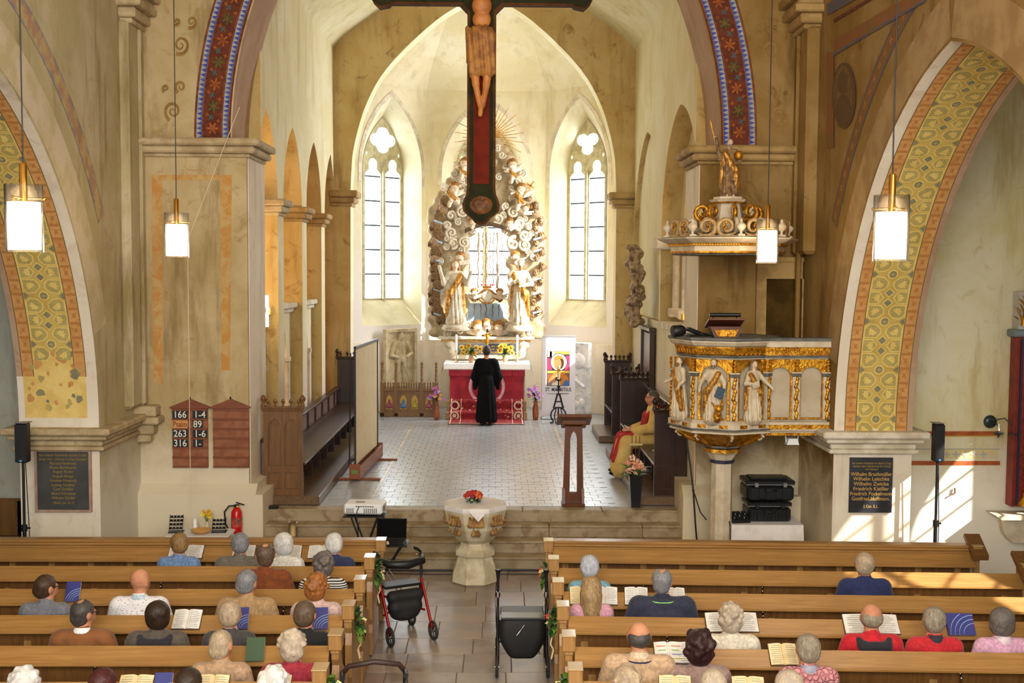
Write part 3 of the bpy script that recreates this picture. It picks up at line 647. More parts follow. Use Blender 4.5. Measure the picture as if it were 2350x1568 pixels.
for s_ in (-1, 1):
    mb_ = MB(); x0, x1 = sorted((AX + s_ * 2.86, AX + s_ * 3.3))
    for p, z0, z1 in ((.17, 5.66, 5.80), (.11, 5.54, 5.66), (.05, 5.46, 5.54)): mb_.bb(x0 - p * (s_ > 0), x1 + p * (s_ < 0), YA - p, YA + .55, z0, z1, bev=.025)
    mb_.build('capital', STONE_D, wap)
# choir vault
prof = [(3.25, 8.8), (3.0, 9.06), (2.62, 9.34), (2.1, 9.7), (1.4, 10.15), (.7, 10.5), (0, 10.75)]; prof = prof + [(-x, z) for x, z in prof[:-1]][::-1]
mb_ = MB(); mb_.grid(lambda a, b: (AX + .01 + prof[round(a * 12)][0], YB - .1 + 8 * b, prof[round(a * 12)][1]), 12, 4, 0, True)
o = mb_.build('ceiling_choir', P_CHOIR); struct(o, 'pale vaulted ceiling of the choir')
# ---- apse
plan = [(-3.3, 24.9), (-3.3, 26.9), (-1.5, 28.7), (1.5, 28.7), (3.3, 26.9), (3.3, 24.9)]; plan = [(AX + x, y) for x, y in plan]
ZW = 8.6; CROWN = Vector((AX, 25.3, 10.9))
GLASS = mat('window_daylight', rgb(236, 242, 255), rough=.4, emit=(.82, .91, 1, 1), estr=8.5)
LEAD = mat('lead_bar', rgb(70, 78, 96), rough=.6)
TRAC = mat('tracery_stone', rgb(204, 196, 160), rgb(176, 166, 132), 6, .85, bump=.2, bscale=16)
wsegs = []
for i in range(5):
    a, b = Vector(plan[i]), Vector(plan[i + 1]); L = (b - a).length; d = (b - a) / L; nrm = Vector((-d.y, d.x))   # outward
    if nrm.dot(((a + b) / 2) - Vector((AX, 26))) < 0: nrm = -nrm
    def fn(u, v, t, a=a, d=d, nrm=nrm): p = a + d * u + nrm * t; return (p.x, p.y, v)
    if i in (1, 2, 3):
        uc = {1: 1.646, 2: L / 2, 3: L - 1.678}[i]; ui = {1: 1.45, 2: L / 2, 3: L - 1.45}[i]; hi_, hw = (.95, .64) if i != 2 else (1.1, .78)
        si, so = 2.75, 3.38
        hin = pointed(ui, hi_, si, 6.5, 1.84, 12); how = pointed(uc, hw, so, 6.55, 1.35, 12)
        mb_ = MB(); mb_.plate([(0, ZC), (L, ZC), (L, ZW), (0, ZW)], [hin], fn, 0, .004, 0, back=False)
        n_ = len(hin); mb_.add([fn(*p, 0) for p in hin] + [fn(*p, .62) for p in how], [(k, (k + 1) % n_, n_ + (k + 1) % n_, n_ + k) for k in range(n_)], 1)
        wsg = mb_.build('wall_apse', [P_APSE, P_REVEAL]); struct(wsg, 'pale apse wall with a tall gothic window'); wsegs.append((uc, hw, so, fn, how, i, ui))
    else:
        # side walls of the apse; unseen south window added to let sun onto the altarpiece
        hl = [pointed(L * .52, .82, 2.9, 6.4, 1.2, 8)] if i == 4 else []
        wsg = MB().plate([(0, ZC), (L, ZC), (L, ZW), (0, ZW)], hl, fn, 0, .3).build('wall_apse', P_APSE); struct(wsg, 'plain side wall of the apse')
mb_ = MB()
for i in range(5):
    a, b = Vector((*plan[i], ZW)), Vector((*plan[i + 1], ZW))
    def rib(p, t): q = p.lerp(CROWN, t); q.z = ZW + (CROWN.z - ZW) * math.sin(t * PI / 2) ** .82; return q
    mb_.grid(lambda u, v: rib(a, v).lerp(rib(b, v), u), 6, 16, 0, False)
o = mb_.build('ceiling_apse', P_APSE); struct(o, 'pale ribless vault of the apse')
o = MB().bb(AX - 3.4, AX + 3.4, 24.85, 25.4, 10.5, 10.9).build('ceiling_apse_crown', P_APSE); struct(o, 'crown of the apse vault')
# windows: tracery, mullion, bars, each pane
for wi, (uc, hw, so, fn, how, i, ui) in enumerate(wsegs):
    fw_ = lambda u, v, t: fn(u, v, .60 + t)
    lw = hw * .39; zs = 6.38; ks = 1.25 if i != 2 else 1; holes = []
    for s_ in (-1, 1):
        c = uc + s_ * (lw + .035 + .03)
        hd = [(lw, 0), (lw * .98, .10), (lw * .72, .17), (lw * .5, .20)] + [(lw * .52 * math.cos(t_) , .33 + lw * .62 * math.sin(t_)) for t_ in [-.5, -.2, .15, .5, .85, 1.2, PI / 2]]
        holes.append([(c - lw, so + .02), (c + lw, so + .02)] + [(c + x, zs + z) for x, z in hd] + [(c - x, zs + z) for x, z in hd[:-1]][::-1])
    if i != 3: holes.append([(uc + (x - uc) * ks, z) for x, z in foil((uc, 7.33), .165, .155, 4, PI / 2)])
    else: holes.append([(uc + (x - uc) * ks, z) for x, z in foil((uc, 7.31), .15, .15, 3, -PI / 2)])
    for s_ in (-1, 1): holes.append([(uc + s_ * (hw * .80) + .03 * math.cos(a), 6.98 + .05 * math.sin(a)) for a in [k * PI / 4 for k in range(8)]])
    win = MB().plate(how, holes, fw_, 0, .10).build('window_%d' % (wi + 1), TRAC); struct(win, ['tall traceried apse window on the left', 'apse window behind the carved altarpiece', 'tall traceried apse window on the right'][wi])
    mb_ = MB(); pm = [Vector(fw_(uc, z, -.03)) for z in (so, zs + .2)]; mb_.tube(pm, .045, 8); mb_.build('mullion', TRAC, win)
    rows = [so + .02 + k * (zs + .02 - so) / 5 for k in range(6)]
    for s_ in (-1, 1):
        c = uc + s_ * (lw + .065)
        for k in range(6):
            z0, z1 = rows[k], rows[k + 1] if k < 5 else zs + .58
            MB().add([fw_(c - lw, z0, .07), fw_(c + lw, z0, .07), fw_(c + lw, z1, .07), fw_(c - lw, z1, .07)], [(0, 1, 2, 3)]).build('pane', GLASS, win, recalc=False)
            if k: MB().tube([fw_(c - lw, z0, .05), fw_(c + lw, z0, .05)], .024, 6).build('saddle_bar', LEAD, win)
    MB().add([fw_(uc - .42, 6.97, .07), fw_(uc + .42, 6.97, .07), fw_(uc + .3, 7.7, .07), fw_(uc - .3, 7.7, .07)], [(0, 1, 2, 3)]).build('pane', GLASS, win, recalc=False)
    for s_ in (-1, 1):
        c = uc + s_ * hw * .80; MB().add([fw_(c - .05, 6.9, .07), fw_(c + .05, 6.9, .07), fw_(c + .05, 7.06, .07), fw_(c - .05, 7.06, .07)], [(0, 1, 2, 3)]).build('pane', GLASS, win, recalc=False)
    # pale stone surround of the embrasure on the wall face
    hin2 = pointed(ui, (.95 if i != 2 else 1.1) + .1, 6.2, 6.5, 1.96, 12); hin1 = pointed(ui, (.95 if i != 2 else 1.1) + .002, 6.2, 6.5, 1.84, 12)
    mb_ = MB(); n_ = len(hin1); mb_.add([fn(*p, -.012) for p in hin2] + [fn(*p, -.012) for p in hin1], [(k, (k + 1) % n_, n_ + (k + 1) % n_, n_ + k) for k in range(1, n_)], 0)
    mb_.build('hood_stones', STONE_W, win, recalc=False)
# ledge under the windows
mb_ = MB()
for i in range(1, 4):
    a, b = Vector(plan[i]), Vector(plan[i + 1]); d = (b - a).normalized(); nrm = Vector((d.y, -d.x))
    if nrm.dot(Vector((AX, 26)) - (a + b) / 2) < 0: nrm = -nrm
    p = [a, b, b + nrm * .16, a + nrm * .16]; mb_.add([(q.x, q.y, z) for z in (ZC, 2.35) for q in p] , [(0, 1, 2, 3), (4, 5, 6, 7), (0, 1, 5, 4), (1, 2, 6, 5), (2, 3, 7, 6), (3, 0, 4, 7)])
o = mb_.build('wall_apse_dado', P_PALE); struct(o, 'projecting lower wall of the apse')
# ================================================================ PEWS
FLEAF = [mat('leaf_green_%d' % i, rgb(*c), rgb(*d), 9, .5) for i, (c, d) in enumerate((((52, 92, 34), (36, 66, 26)), ((96, 132, 48), (70, 104, 36)), ((34, 70, 40), (26, 52, 30))))]
def leaf(mb_, base, tip, width, mi, bend=.2):
    b, t_ = Vector(base), Vector(tip); d = t_ - b; s_ = d.cross(Vector((0, 0, 1))); s_ = s_.normalized() if s_.length > 1e-6 else Vector((1, 0, 0)); u = s_.cross(d).normalized() * d.length * bend
    m1 = b + d * .35 + u * .8; m2 = b + d * .7 + u * .7
    mb_.add([b, m1 + s_ * width * .5, m1 - s_ * width * .5, m2 + s_ * width * .42, m2 - s_ * width * .42, t_, m1 - u * .15, m2 - u * .12], [(0, 1, 6), (0, 6, 2), (1, 3, 7, 6), (6, 7, 4, 2), (3, 5, 7), (7, 5, 4)], mi, True)
def book_shape(mb_, w, h, opened, M_):
    """hymn book in its own plane: x across, y up the page, z out of the page"""
    if opened:
        for s_ in (-1, 1):
            mb_.box((s_ * w / 4, 0, .004), (w / 2, h, .006), 1, M_=M_)
            prof = [(0, .008), (.12, .024), (.3, .028), (.6, .024), (1, .016)]
            for k in range(4):
                (a, za), (b, zb) = prof[k], prof[k + 1]; xa, xb = s_ * a * w * .485, s_ * b * w * .485; hh = h * .48
                mb_.add([(xa, -hh, za), (xb, -hh, zb), (xb, hh, zb), (xa, hh, za), (xa, -hh, .006), (xb, -hh, .006), (xb, hh, .006), (xa, hh, .006)], [(0, 1, 2, 3), (0, 1, 5, 4), (3, 2, 6, 7)] + ([(1, 2, 6, 5)] if k == 3 else []), 0, False, M_)
    else:
        mb_.box((0, 0, .004), (w, h, .004), 1, M_=M_); mb_.box((.003, 0, .016), (w * .96, h * .96, .02), 0, M_=M_); mb_.box((0, 0, .028), (w, h, .004), 1, M_=M_)
PAPER = mat('book_paper', rgb(238, 234, 228), rgb(226, 220, 210), 14, .8); PAPER_C = mat('book_paper_cream', rgb(234, 216, 168), rgb(222, 200, 148), 14, .8)
INK = mat('print_ink', rgb(150, 146, 142), rough=.9); COV_BLUE = mat('book_cover_blue', rgb(52, 56, 128), rough=.5); COV_DARK = mat('book_cover_dark', rgb(58, 38, 36), rough=.6); COV_GREEN = mat('book_cover_green', rgb(58, 82, 56), rough=.5)
ARC = mat('book_arc_print', rgb(160, 190, 236), rough=.5)
PEWS = {}
def make_pew(side, row, Y, x0, x1, rotz, front=False, label=''):
    """side -1 left block, +1 right block; local x runs away from the aisle"""
    L = x1 - x0; t_ = thing('church_pew' if not front else 'pew_parapet', label, 'pew' if not front else 'pew front', (x0 if side > 0 else -x0, Y, 0), rotz, 'oak pews' if not front else None)
    X = lambda a: side * a
    if not front:
        MB().bb(X(.05), X(L - .05), .10, .52, .43, .47, bev=.01).build('seat', OAK, t_)
        MB().plate([(-.005, .1), (.03, .1), (.03, .47), (-.02, .935), (-.045, .935)], [], lambda u, v, q: (X(q), u, v), .05, L - .05).build('backrest', OAK_D, t_)
    else:
        MB().bb(X(.05), X(L - .05), -.02, .03, .05, .93).build('front_panel', OAK_D, t_)
        m_ = MB(); m_.bb(X(.0), X(L), -.055, .10, .93, .965, bev=.01); m_.bb(X(.02), X(L - .02), -.06, .06, .90, .93, bev=.008); m_.bb(X(.02), X(L - .02), -.05, .05, .865, .895, bev=.008); m_.build('cornice_moulding', OAK, t_)
    z1, y1 = (.955, -.03) if not front else (.865, -.05)
    m_ = MB(); m_.plate([(y1, z1), (y1 - .012, z1 + .008), (y1 - .135, z1 - .115), (y1 - .12, z1 - .128)], [], lambda u, v, q: (X(q), u, v), .05, L - .05); m_.build('book_rest', OAK, t_)
    MB().bb(X(.05), X(L - .05), y1 - .148, y1 - .128, z1 - .125, z1 - .098, bev=.005).build('ledge_lip', OAK, t_)
    n_ = max(2, int(L / .47)); st = MB().bb(-.035, .035, -.035, -.015, .1, z1 - .09, bev=.004).mesh('stile')
    for k in range(n_ + 1):
        if k % 2 == 0 or front: put('stile', st, OAK_V, t_, (X(.2 + (L - .4) * k / n_), 0, 0))
    hk = MB().tube([(0, -.04, .78), (0, -.075, .77), (0, -.085, .74), (0, -.075, .72), (0, -.06, .735)], .007, 6).ball((0, -.05, .785), .016, 8, 5).mesh('coat_hook')
    if not front:
        for k in range(3): put('coat_hook', hk, CHROME, t_, (X(.75 + k * 1.25 + .2 * (row % 2)), 0, 0))
    # bench ends: scrolled panel, neck, square cap block
    for e, xx in enumerate((0, L)):
        en = thing('bench_end', None, None) if False else None
        zt = 1.07 if not front else .97
        prof = [(-.10, .02), (.50, .02), (.50, .30), (.44, .40), (.50, .50), (.46, .60), (.30, .66), (.16, .74), (.10, .84), (.06, zt - .14), (-.09, zt - .14), (-.09, .86), (-.055, .80), (-.09, .70), (-.09, .40), (-.06, .34), (-.10, .26)] if not front else [(-.09, .02), (.07, .02), (.07, zt - .12), (-.09, zt - .12)]
        m_ = MB(); m_.plate(prof, [], lambda u, v, q: (X(xx + q), u, v), -.03, .03); be = m_.build('bench_end', OAK_V, t_)
        if e == 0 or front or row < 2:
            q = .062
            MB().box((X(xx), -.03, zt - .065), (q * 1.8, .17, .13), bev=.008).build('end_cap', OAK_V, be)
            MB().box((X(xx), -.03, zt + .004), (q * 1.9, .18, .012), bev=.004).build('cap_plate', mat('cap_top_sheen', rgb(190, 160, 118), rough=.12), be)  # paler colour than the block paints the highlight on its top
            MB().box((X(xx), -.03, zt - .145), (.075, .15, .03), bev=.006).build('cap_neck', OAK_V, be)
        if side > 0 and e == 1 and row < 2:
            MB().plate([(-.20, zt - .08), (.10, zt + .10), (.12, zt + .06), (-.19, zt - .14)], [], lambda u, v, qq: (X(xx) + qq, u, v), -.09, .09).build('sloped_cap', OAK_D, be)
    if not front: MB().bb(X(.1), X(L - .1), -.06, .46, .02, .06).build('footboard', OAK_D, t_)
    PEWS[(side, row)] = (t_, z1, y1); return t_
ordw = ['second', 'third', 'fourth', 'fifth', 'sixth']
LP = [13.08, 11.91, 11.05, 10.20, 9.36, 8.53]; RP = [13.07, 11.86, 10.98, 10.19, 9.34, 8.55]
for r_ in range(6):
    where = 'nearest the font' if r_ == 0 else '%s from the font' % ordw[r_ - 1]
    make_pew(-1, r_, LP[r_], 1.33, 6.7, R(.35), r_ == 0, 'oak pew %s%s, hymn board side of the aisle' % ('front ' if r_ == 0 else '', where))
    make_pew(1, r_, RP[r_], .62, 5.56 if r_ < 2 else 5.75, R(-2.1), r_ == 0, 'oak pew %s%s, pulpit side of the aisle' % ('front ' if r_ == 0 else '', where))
def pew_point(side, row, px, dy=0):
    """world point and local x on a pew's book rest for a pixel column"""
    t_, z1, y1 = PEWS[(side, row)] if (side, row) in PEWS else (None, .955, -.03)
    Y0 = (LP if side < 0 else RP)[row] if row < 6 else ((LP if side < 0 else RP)[5] - .83 * (row - 5)); x0 = -1.33 if side < 0 else .62; rot = R(.35) if side < 0 else R(-2.1)
    Y = Y0
    for _ in range(4):
        p = atY(px, 1400, Y + dy); Y = Y0 + math.tan(rot) * (p.x - x0)
    return p.x, Y, z1, rot

# ================================================================ BOOKS on the rests
BOOKS = [(-1, 0, 430, 'o', .40, PAPER, 'wide open song book before the blond sitter in a denim shirt'), (-1, 0, 562, 'o', .26, PAPER, 'open song book half hidden behind the grey haired man in the first row'), (-1, 0, 664, 'o', .30, PAPER, 'open song book before the white bobbed sitter'), (-1, 0, 738, 'o', .30, PAPER, 'open song book left of the white haired sitter in navy'),
    (-1, 2, 169, 'b', .135, COV_BLUE, 'closed blue hymn book with pale arcs, outermost on the hymn board side'), (-1, 3, 429, 'o', .255, PAPER, 'open hymn book beside the dark brown bob'), (-1, 3, 553, 'b', .14, COV_BLUE, 'blue hymn book half hidden behind the fair haired sitter'), (-1, 3, 735, 'b', .14, COV_BLUE, 'blue hymn book before the brown haired sitter in black'),
    (-1, 4, 586, 'b', .15, COV_GREEN, 'closed green book between the beige jacket and the crimson top'), (-1, 5, 307, 'o', .26, PAPER_C, 'cream open hymn book beside the dark red hair at the bottom'), (-1, 5, 373, 'b', .13, COV_BLUE, 'blue hymn book at the bottom beside a cream open one'), (-1, 5, 485, 'o', .24, PAPER_C, 'cream open hymn book behind the dark brown head at the bottom'), (-1, 5, 627, 'o', .255, PAPER_C, 'cream open hymn book under the crimson top'),
    (1, 2, 1333, 'o', .22, PAPER_C, 'cream open song book held up left of the long haired girl'), (1, 2, 1388, 'o', .25, PAPER, 'white open hymn book right of the long haired girl'), (1, 2, 1460, 'o', .23, PAPER, 'open hymn book left of the large man in navy'), (1, 2, 1549, 'o', .2, PAPER, 'page of an open book right of the large man in navy'),
    (1, 3, 1680, 'o', .48, PAPER, 'wide open white book behind the curly pale haired woman'), (1, 3, 2000, 'o', .50, PAPER, 'wide open white book before the man in a red hooded jacket'), (1, 3, 2203, 'c', .24, COV_BLUE, 'bright blue hymn book standing with its covers open'),
    (1, 4, 1536, 'k', .24, PAPER, 'open leaflet with coloured lines beside the bald man in tan'), (1, 4, 1588, 'o', .2, PAPER, 'open book half hidden behind the dark curly hair'), (1, 4, 1800, 'o', .235, PAPER_C, 'cream open book before the pink quilted vest'), (1, 5, 1553, 'o', .25, PAPER_C, 'cream open book at the bottom under the dark curly hair'), (1, 5, 1722, 'o', .25, PAPER_C, 'cream open book at the bottom left of the grey head below the pink vest')]
KOL = [mat('print_%d' % i, rgb(*c), rough=.8) for i, c in enumerate(((120, 130, 200), (226, 120, 90), (210, 190, 90), (120, 180, 80), (200, 80, 70)))]
for side, row, px, kind, w_, m_, lab in BOOKS:
    x, Y, z1, rot = pew_point(side, row, px, -.09); h_ = .20 if kind != 'b' else .2
    tilt = R(42) if kind in 'ok' else R(52)
    # lower edge of the book stands on the lip
    by, bz = (-.03 - .128), z1 - .10
    if row == 0: by -= .02
    o = thing('hymn_book', lab, 'book', (x, Y + by + math.cos(tilt) * h_ / 2 + .005, bz + math.sin(tilt) * h_ / 2 + .008), rot + random.uniform(-.05, .05) + (.12 if kind == 'b' else 0), 'hymn books on the pews')
    M_ = Matrix.Rotation(tilt, 4, 'X')
    mb_ = MB(); book_shape(mb_, w_, h_, kind in 'ok', M_)
    cov = MB(); 
    pages = MB(); book_shape(pages, w_, h_, kind in 'ok', M_)
    # split into pages and cover parts
    for nm, want, mm in (('pages', 0, m_ if kind in 'ok' else PAPER), ('cover', 1, COV_DARK if kind in 'ok' else m_)):
        q = MB()
        for f_, mi, sm in zip(pages.f, pages.mi, pages.sm):
            if mi == want: q.add([pages.v[i] for i in f_], [tuple(range(len(f_)))], 0, sm)
        q.build(nm, mm, o)
    pr = MB()
    if kind in 'ok':
        for s_ in (-1, 1):
            for k in range(9):
                u0, u1 = s_ * w_ * .10, s_ * w_ * (.42 if k % 3 else .36); v_ = h_ * (.38 - .095 * k)
                if kind == 'k': pr.add([(u0, v_, .031), (u1, v_, .026), (u1, v_ - .008, .026), (u0, v_ - .008, .031)], [(0, 1, 2, 3)], k % 5, False, M_) if k % 2 else None
                else: pr.add([(u0, v_, .0295), (u1, v_, .0255), (u1, v_ - .004, .0255), (u0, v_ - .004, .0295)], [(0, 1, 2, 3)], 0, False, M_)
        pr.build('print', KOL if kind == 'k' else INK, o, recalc=False)['kind'] = 'stuff'
    else:
        for k in range(4):
            P_ = []
            for i in range(13):
                a = PI / 2 * i / 12; r_ = w_ * (.45 + .16 * k); P_.append((w_ / 2 - r_ * math.cos(a) if r_ * math.cos(a) < w_ else None, -h_ / 2 + r_ * math.sin(a)))
            P_ = [p for p in P_ if p[0] is not None and p[1] < h_ / 2]
            for a, b in zip(P_, P_[1:]): pr.add([(a[0], a[1], .0306), (b[0], b[1], .0306), (b[0], b[1] - .006, .0306), (a[0] + .004, a[1] - .004, .0306)], [(0, 1, 2, 3)], 0, False, M_)
        if m_ is COV_BLUE: pr.build('cover_print', ARC, o, recalc=False)['kind'] = 'stuff'

# ================================================================ PEOPLE in the pews
SKINS = [mat('skin_%d' % i, rgb(*c), rgb(*d), 5, .55, spec=.3) for i, (c, d) in enumerate((((214, 158, 128), (200, 138, 110)), ((206, 146, 112), (190, 126, 96)), ((222, 172, 146), (208, 150, 124))))]
def hair_mat(name, c1, c2, fine=70):
    if name in _M: return _M[name]
    t = NT(name); v = t.coords((1, 1, .25)); c = t.mix(t.ramp(t.noise(v, fine, 5, .7, .8), .35, .65), rgb(*c1), rgb(*c2)); c = t.mix(t.ramp(t.noise(t.coords(), 9, 3), .42, .7), c, rgb(*[int(q * .78) for q in c1]))
    t.color(c); t.b.inputs['Roughness'].default_value = .5; t.bump(t.noise(v, fine * 1.4, 4), .6, .008); _M[name] = t.m; return t.m
def rotz2(P_, c, a):
    ca, sa = math.cos(a), math.sin(a); x, y = P_[0] - c[0], P_[1] - c[1]; return (c[0] + x * ca - y * sa, c[1] + x * sa + y * ca, P_[2])
EYEM = mat('eye_white', rgb(232, 228, 222), rough=.3); IRIS = mat('eye_iris', rgb(54, 40, 30), rough=.25); LIPM = mat('lip', rgb(178, 100, 88), rough=.5)
def seated(px, py, side, row, hair, hm, cloth, skin, label, yaw=0, build=1.0, collar=None, glasses=False, extra=None, hs=1.0, arms='lap'):
    """one seated churchgoer: head centre at pixel (px, py), in the pew of that row"""
    x, Y, z1, rot = pew_point(side, row, px, .30)
    hd = atY(px, py, Y + .30); hz = min(max(hd.z, 1.12), 1.42); dz = hz - 1.27; b = build
    root_loc = (hd.x, Y + .30, 0)
    S = dz                                               # torso length follows the head height
    sh = 1.075 + S; pr = []
    CL_ = 1
    pr += [E_((0, -.02, .56), (.17 * b, .13, .13), CL_), E_((0, -.03, .78 + S * .5), (.155 * b, .115, .2), CL_), E_((0, -.025, .93 + S), (.185 * b, .115, .14), CL_)]
    pr += [C_((-.15 * b, -.02, sh - .015), (.15 * b, -.02, sh - .015), .075, .075, CL_), C_((0, -.02, sh), (0, -.005, sh + .06), .07 * b, .055, CL_)]
    for s_ in (-1, 1):
        e_ = (s_ * .245 * b, .02, .76 + S * .6); w_ = (s_ * .15, .24, .74 + S * .3) if arms == 'lap' else (s_ * .12, .30, .92 + S)
        pr += [C_((s_ * .175 * b, -.015, sh - .03), e_, .068 * b, .052 * b, CL_), C_(e_, w_, .05, .036, CL_), E_((w_[0] * .93, w_[1] + .05, w_[2]), (.035, .055, .022), 0)]
        for k in range(4): fx = w_[0] * .93 + (k - 1.5) * .018; pr.append(C_((fx, w_[1] + .08, w_[2]), (fx * .96, w_[1] + .14 - .01 * abs(k - 1.3), w_[2] - .022), .0095, .008, 0))
        pr.append(C_((w_[0] * .93 - s_ * .03, w_[1] + .04, w_[2] + .005), (w_[0] * .93 - s_ * .05, w_[1] + .09, w_[2]), .011, .009, 0))
        pr += [C_((s_ * .09, 0, .55), (s_ * .11, .42, .53), .085 * b, .062, 2), C_((s_ * .11, .42, .53), (s_ * .11, .40, .12), .058, .045, 2), E_((s_ * .11, .45, .085), (.045, .12, .05), 3)]
    hc = np.array((0, .015, hz)); hp = []
    def hh(p): return rotz2((p[0] * hs, p[1] * hs + .015, hz + p[2] * hs), (0, .015), yaw)
    hp += [C_((0, -.005, sh + .02), hh((0, -.005, -.09)), .056, .054, 0), E_(hh((0, -.005, .02)), (.084 * hs, .096 * hs, .094 * hs), 0), E_(hh((0, .035, -.045)), (.064 * hs, .062 * hs, .068 * hs), 0)]
    hp += [C_(hh((0, .09, .0)), hh((0, .108, -.032)), .011, .015, 0), E_(hh((0, .088, -.072)), (.026, .014, .012), 0)]
    for s_ in (-1, 1): hp += [E_(hh((s_ * .086, -.005, -.012)), (.012, .024, .034), 0), E_(hh((s_ * .033, .082, .0)), (.016, .014, .012), 0)]
    me = blob_mesh('person', pr + hp, .0155, .035)
    TR = mat('trousers_dark', rgb(46, 48, 58), rgb(34, 36, 44), 8, .8)
    o = put('person', me, [skin, cloth, TR, BLACK], None, root_loc, (0, 0, rot)); tag(o, label, 'person', 'congregation in the pews')
    # hair
    cap = [E_(hh((0, -.012, .025)), (.096 * hs, .106 * hs, .098 * hs), 0)]
    face = [E_(hh((0, .105, -.055)), (.085 * hs, .085 * hs, .125 * hs), 0)]; neck = [E_(hh((0, .03, -.175)), (.11, .1, .09), 0)]
    dsp = None; kk = .02; res = .011
    if hair == 'short': cap += [E_(hh((0, -.04, -.02)), (.09 * hs, .072 * hs, .085 * hs), 0)]; cut = face + neck + [E_(hh((s_ * .103, .012, -.035)), (.022, .03, .04), 0) for s_ in (-1, 1)]
    elif hair == 'crop': cap = [E_(hh((0, -.01, .022)), (.089 * hs, .1 * hs, .094 * hs), 0), E_(hh((0, -.04, -.03)), (.084 * hs, .066 * hs, .085 * hs), 0)]; cut = face + neck + [E_(hh((s_ * .098, .012, -.035)), (.024, .032, .045), 0) for s_ in (-1, 1)]
    elif hair == 'fringe': cap = [E_(hh((0, -.018, -.008)), (.095 * hs, .098 * hs, .080 * hs), 0)]; cut = face + neck + [E_(hh((0, .02, .095)), (.072 * hs, .105 * hs, .075 * hs), 0)] + [E_(hh((s_ * .103, .012, -.03)), (.022, .03, .04), 0) for s_ in (-1, 1)]
    elif hair == 'balding': cap += [E_(hh((0, -.04, -.03)), (.08 * hs, .068 * hs, .085 * hs), 0)]; cut = face + neck + [E_(hh((.0, -.04, .14)), (.05, .075, .045), 0), E_(hh((0, .08, .11)), (.07, .06, .05), 0)] + [E_(hh((s_ * .103, .012, -.03)), (.022, .03, .04), 0) for s_ in (-1, 1)]
    elif hair == 'bob': cap += [E_(hh((0, -.03, -.03)), (.106 * hs, .09 * hs, .102 * hs), 0), E_(hh((0, -.035, .03)), (.102 * hs, .095 * hs, .095 * hs), 0)]; cut = [E_(hh((0, .115, -.06)), (.075, .08, .13), 0)]
    elif hair == 'long': cap += [E_(hh((0, -.03, -.06)), (.096, .085, .13), 0), C_(hh((0, -.075, -.05)), hh((.01, -.10, -.31)), .085, .062, 0), C_(hh((.05, -.06, -.05)), hh((.075, -.075, -.30)), .05, .03, 0), C_(hh((-.05, -.06, -.05)), hh((-.06, -.075, -.28)), .05, .03, 0)]; cut = [E_(hh((0, .115, -.06)), (.075, .08, .14), 0)]; kk = .03
    elif hair in ('curly', 'afro'):
        g = 1.0 if hair == 'curly' else 1.14
        cap = [E_(hh((0, -.02, .03)), (.098 * hs * g, .108 * hs * g, .108 * hs * g), 0), E_(hh((0, -.04, -.04)), (.095 * hs * g, .082 * hs * g, .09 * hs * g), 0)]; rr_ = random.Random(int(px))
        for i in range(46):
            u, v = rr_.uniform(0, 2 * PI), rr_.uniform(-.75, 1.0); q = math.sqrt(1 - v * v); cap.append(E_(hh((.098 * g * q * math.cos(u), -.02 + .106 * g * q * math.sin(u), .02 + .108 * g * v)), rr_.uniform(.017, .03) * g, 0))
        cut = [E_(hh((0, .125, -.05)), (.085, .085, .12), 0)] + neck; kk = .012; res = .0095
    else: cap = []
    if cap:
        if hair not in ('curly', 'afro'): dsp = lambda P_: wav(P_, 95, .0022) + wav(P_, 48, .0026, px)
        hme = blob_mesh('hair', cap, res, kk, cut, dsp); put('hair', hme, hm, o)
    # eyes, lips on the far side, collar, glasses
    fc = MB(); 
    for s_ in (-1, 1): fc.ball(hh((s_ * .033, .09, .001)), .0105, 8, 6, 0); fc.ball(hh((s_ * .033, .098, .001)), .0055, 6, 4, 1)
    fc.build('eyes', [EYEM, IRIS], o); MB().ball(hh((0, .098, -.072)), (.022, .008, .008), 8, 5).build('lips', LIPM, o)
    if collar:
        cm = MB(); n_ = 18; up, lo_ = [], []
        for k in range(n_): a = 2 * PI * k / n_; up.append((.064 * math.cos(a), -.008 + .062 * math.sin(a), sh + .075 + .012 * math.sin(-a))); lo_.append((.088 * b * math.cos(a), -.015 + .078 * math.sin(a), sh + .028))
        cm.add(up + lo_, [(k, (k + 1) % n_, n_ + (k + 1) % n_, n_ + k) for k in range(n_)], 0, True); cm.build('collar', collar, o)
    if glasses:
        gm = MB()
        for s_ in (-1, 1): gm.tube([hh((s_ * .035 + .026 * math.cos(a), .113, .0 + .02 * math.sin(a))) for a in [k * PI / 6 for k in range(13)]], .0025, 5); gm.tube([hh((s_ * .062, .11, .006)), hh((s_ * .087, .02, .012)), hh((s_ * .086, -.02, .0))], .0032, 5)
        gm.tube([hh((-.01, .115, .004)), hh((.01, .115, .004))], .0025, 5); gm.build('glasses', mat('glasses_frame', rgb(60, 58, 70), rough=.3, metal=.5), o)
    if extra: extra(o, sh, b)
    return o
def fab(name, c1, c2=None, scale=30, **kw): return mat('cloth_' + name, rgb(*c1), rgb(*(c2 or [int(q * .86) for q in c1])), scale, .85, bump=.25, bscale=60, sheen=.15, **kw)
def stripes():
    t = NT('cloth_stripes'); v = t.coords(); wv = t.node('ShaderNodeTexWave', bands_direction='Z'); wv.inputs['Scale'].default_value = 14; t.link(v, wv.inputs[0]); t.color(t.mix(t.ramp(wv.outputs['Fac'], .45, .55), rgb(24, 24, 30), rgb(236, 232, 226))); t.b.inputs['Roughness'].default_value = .85; return t.m
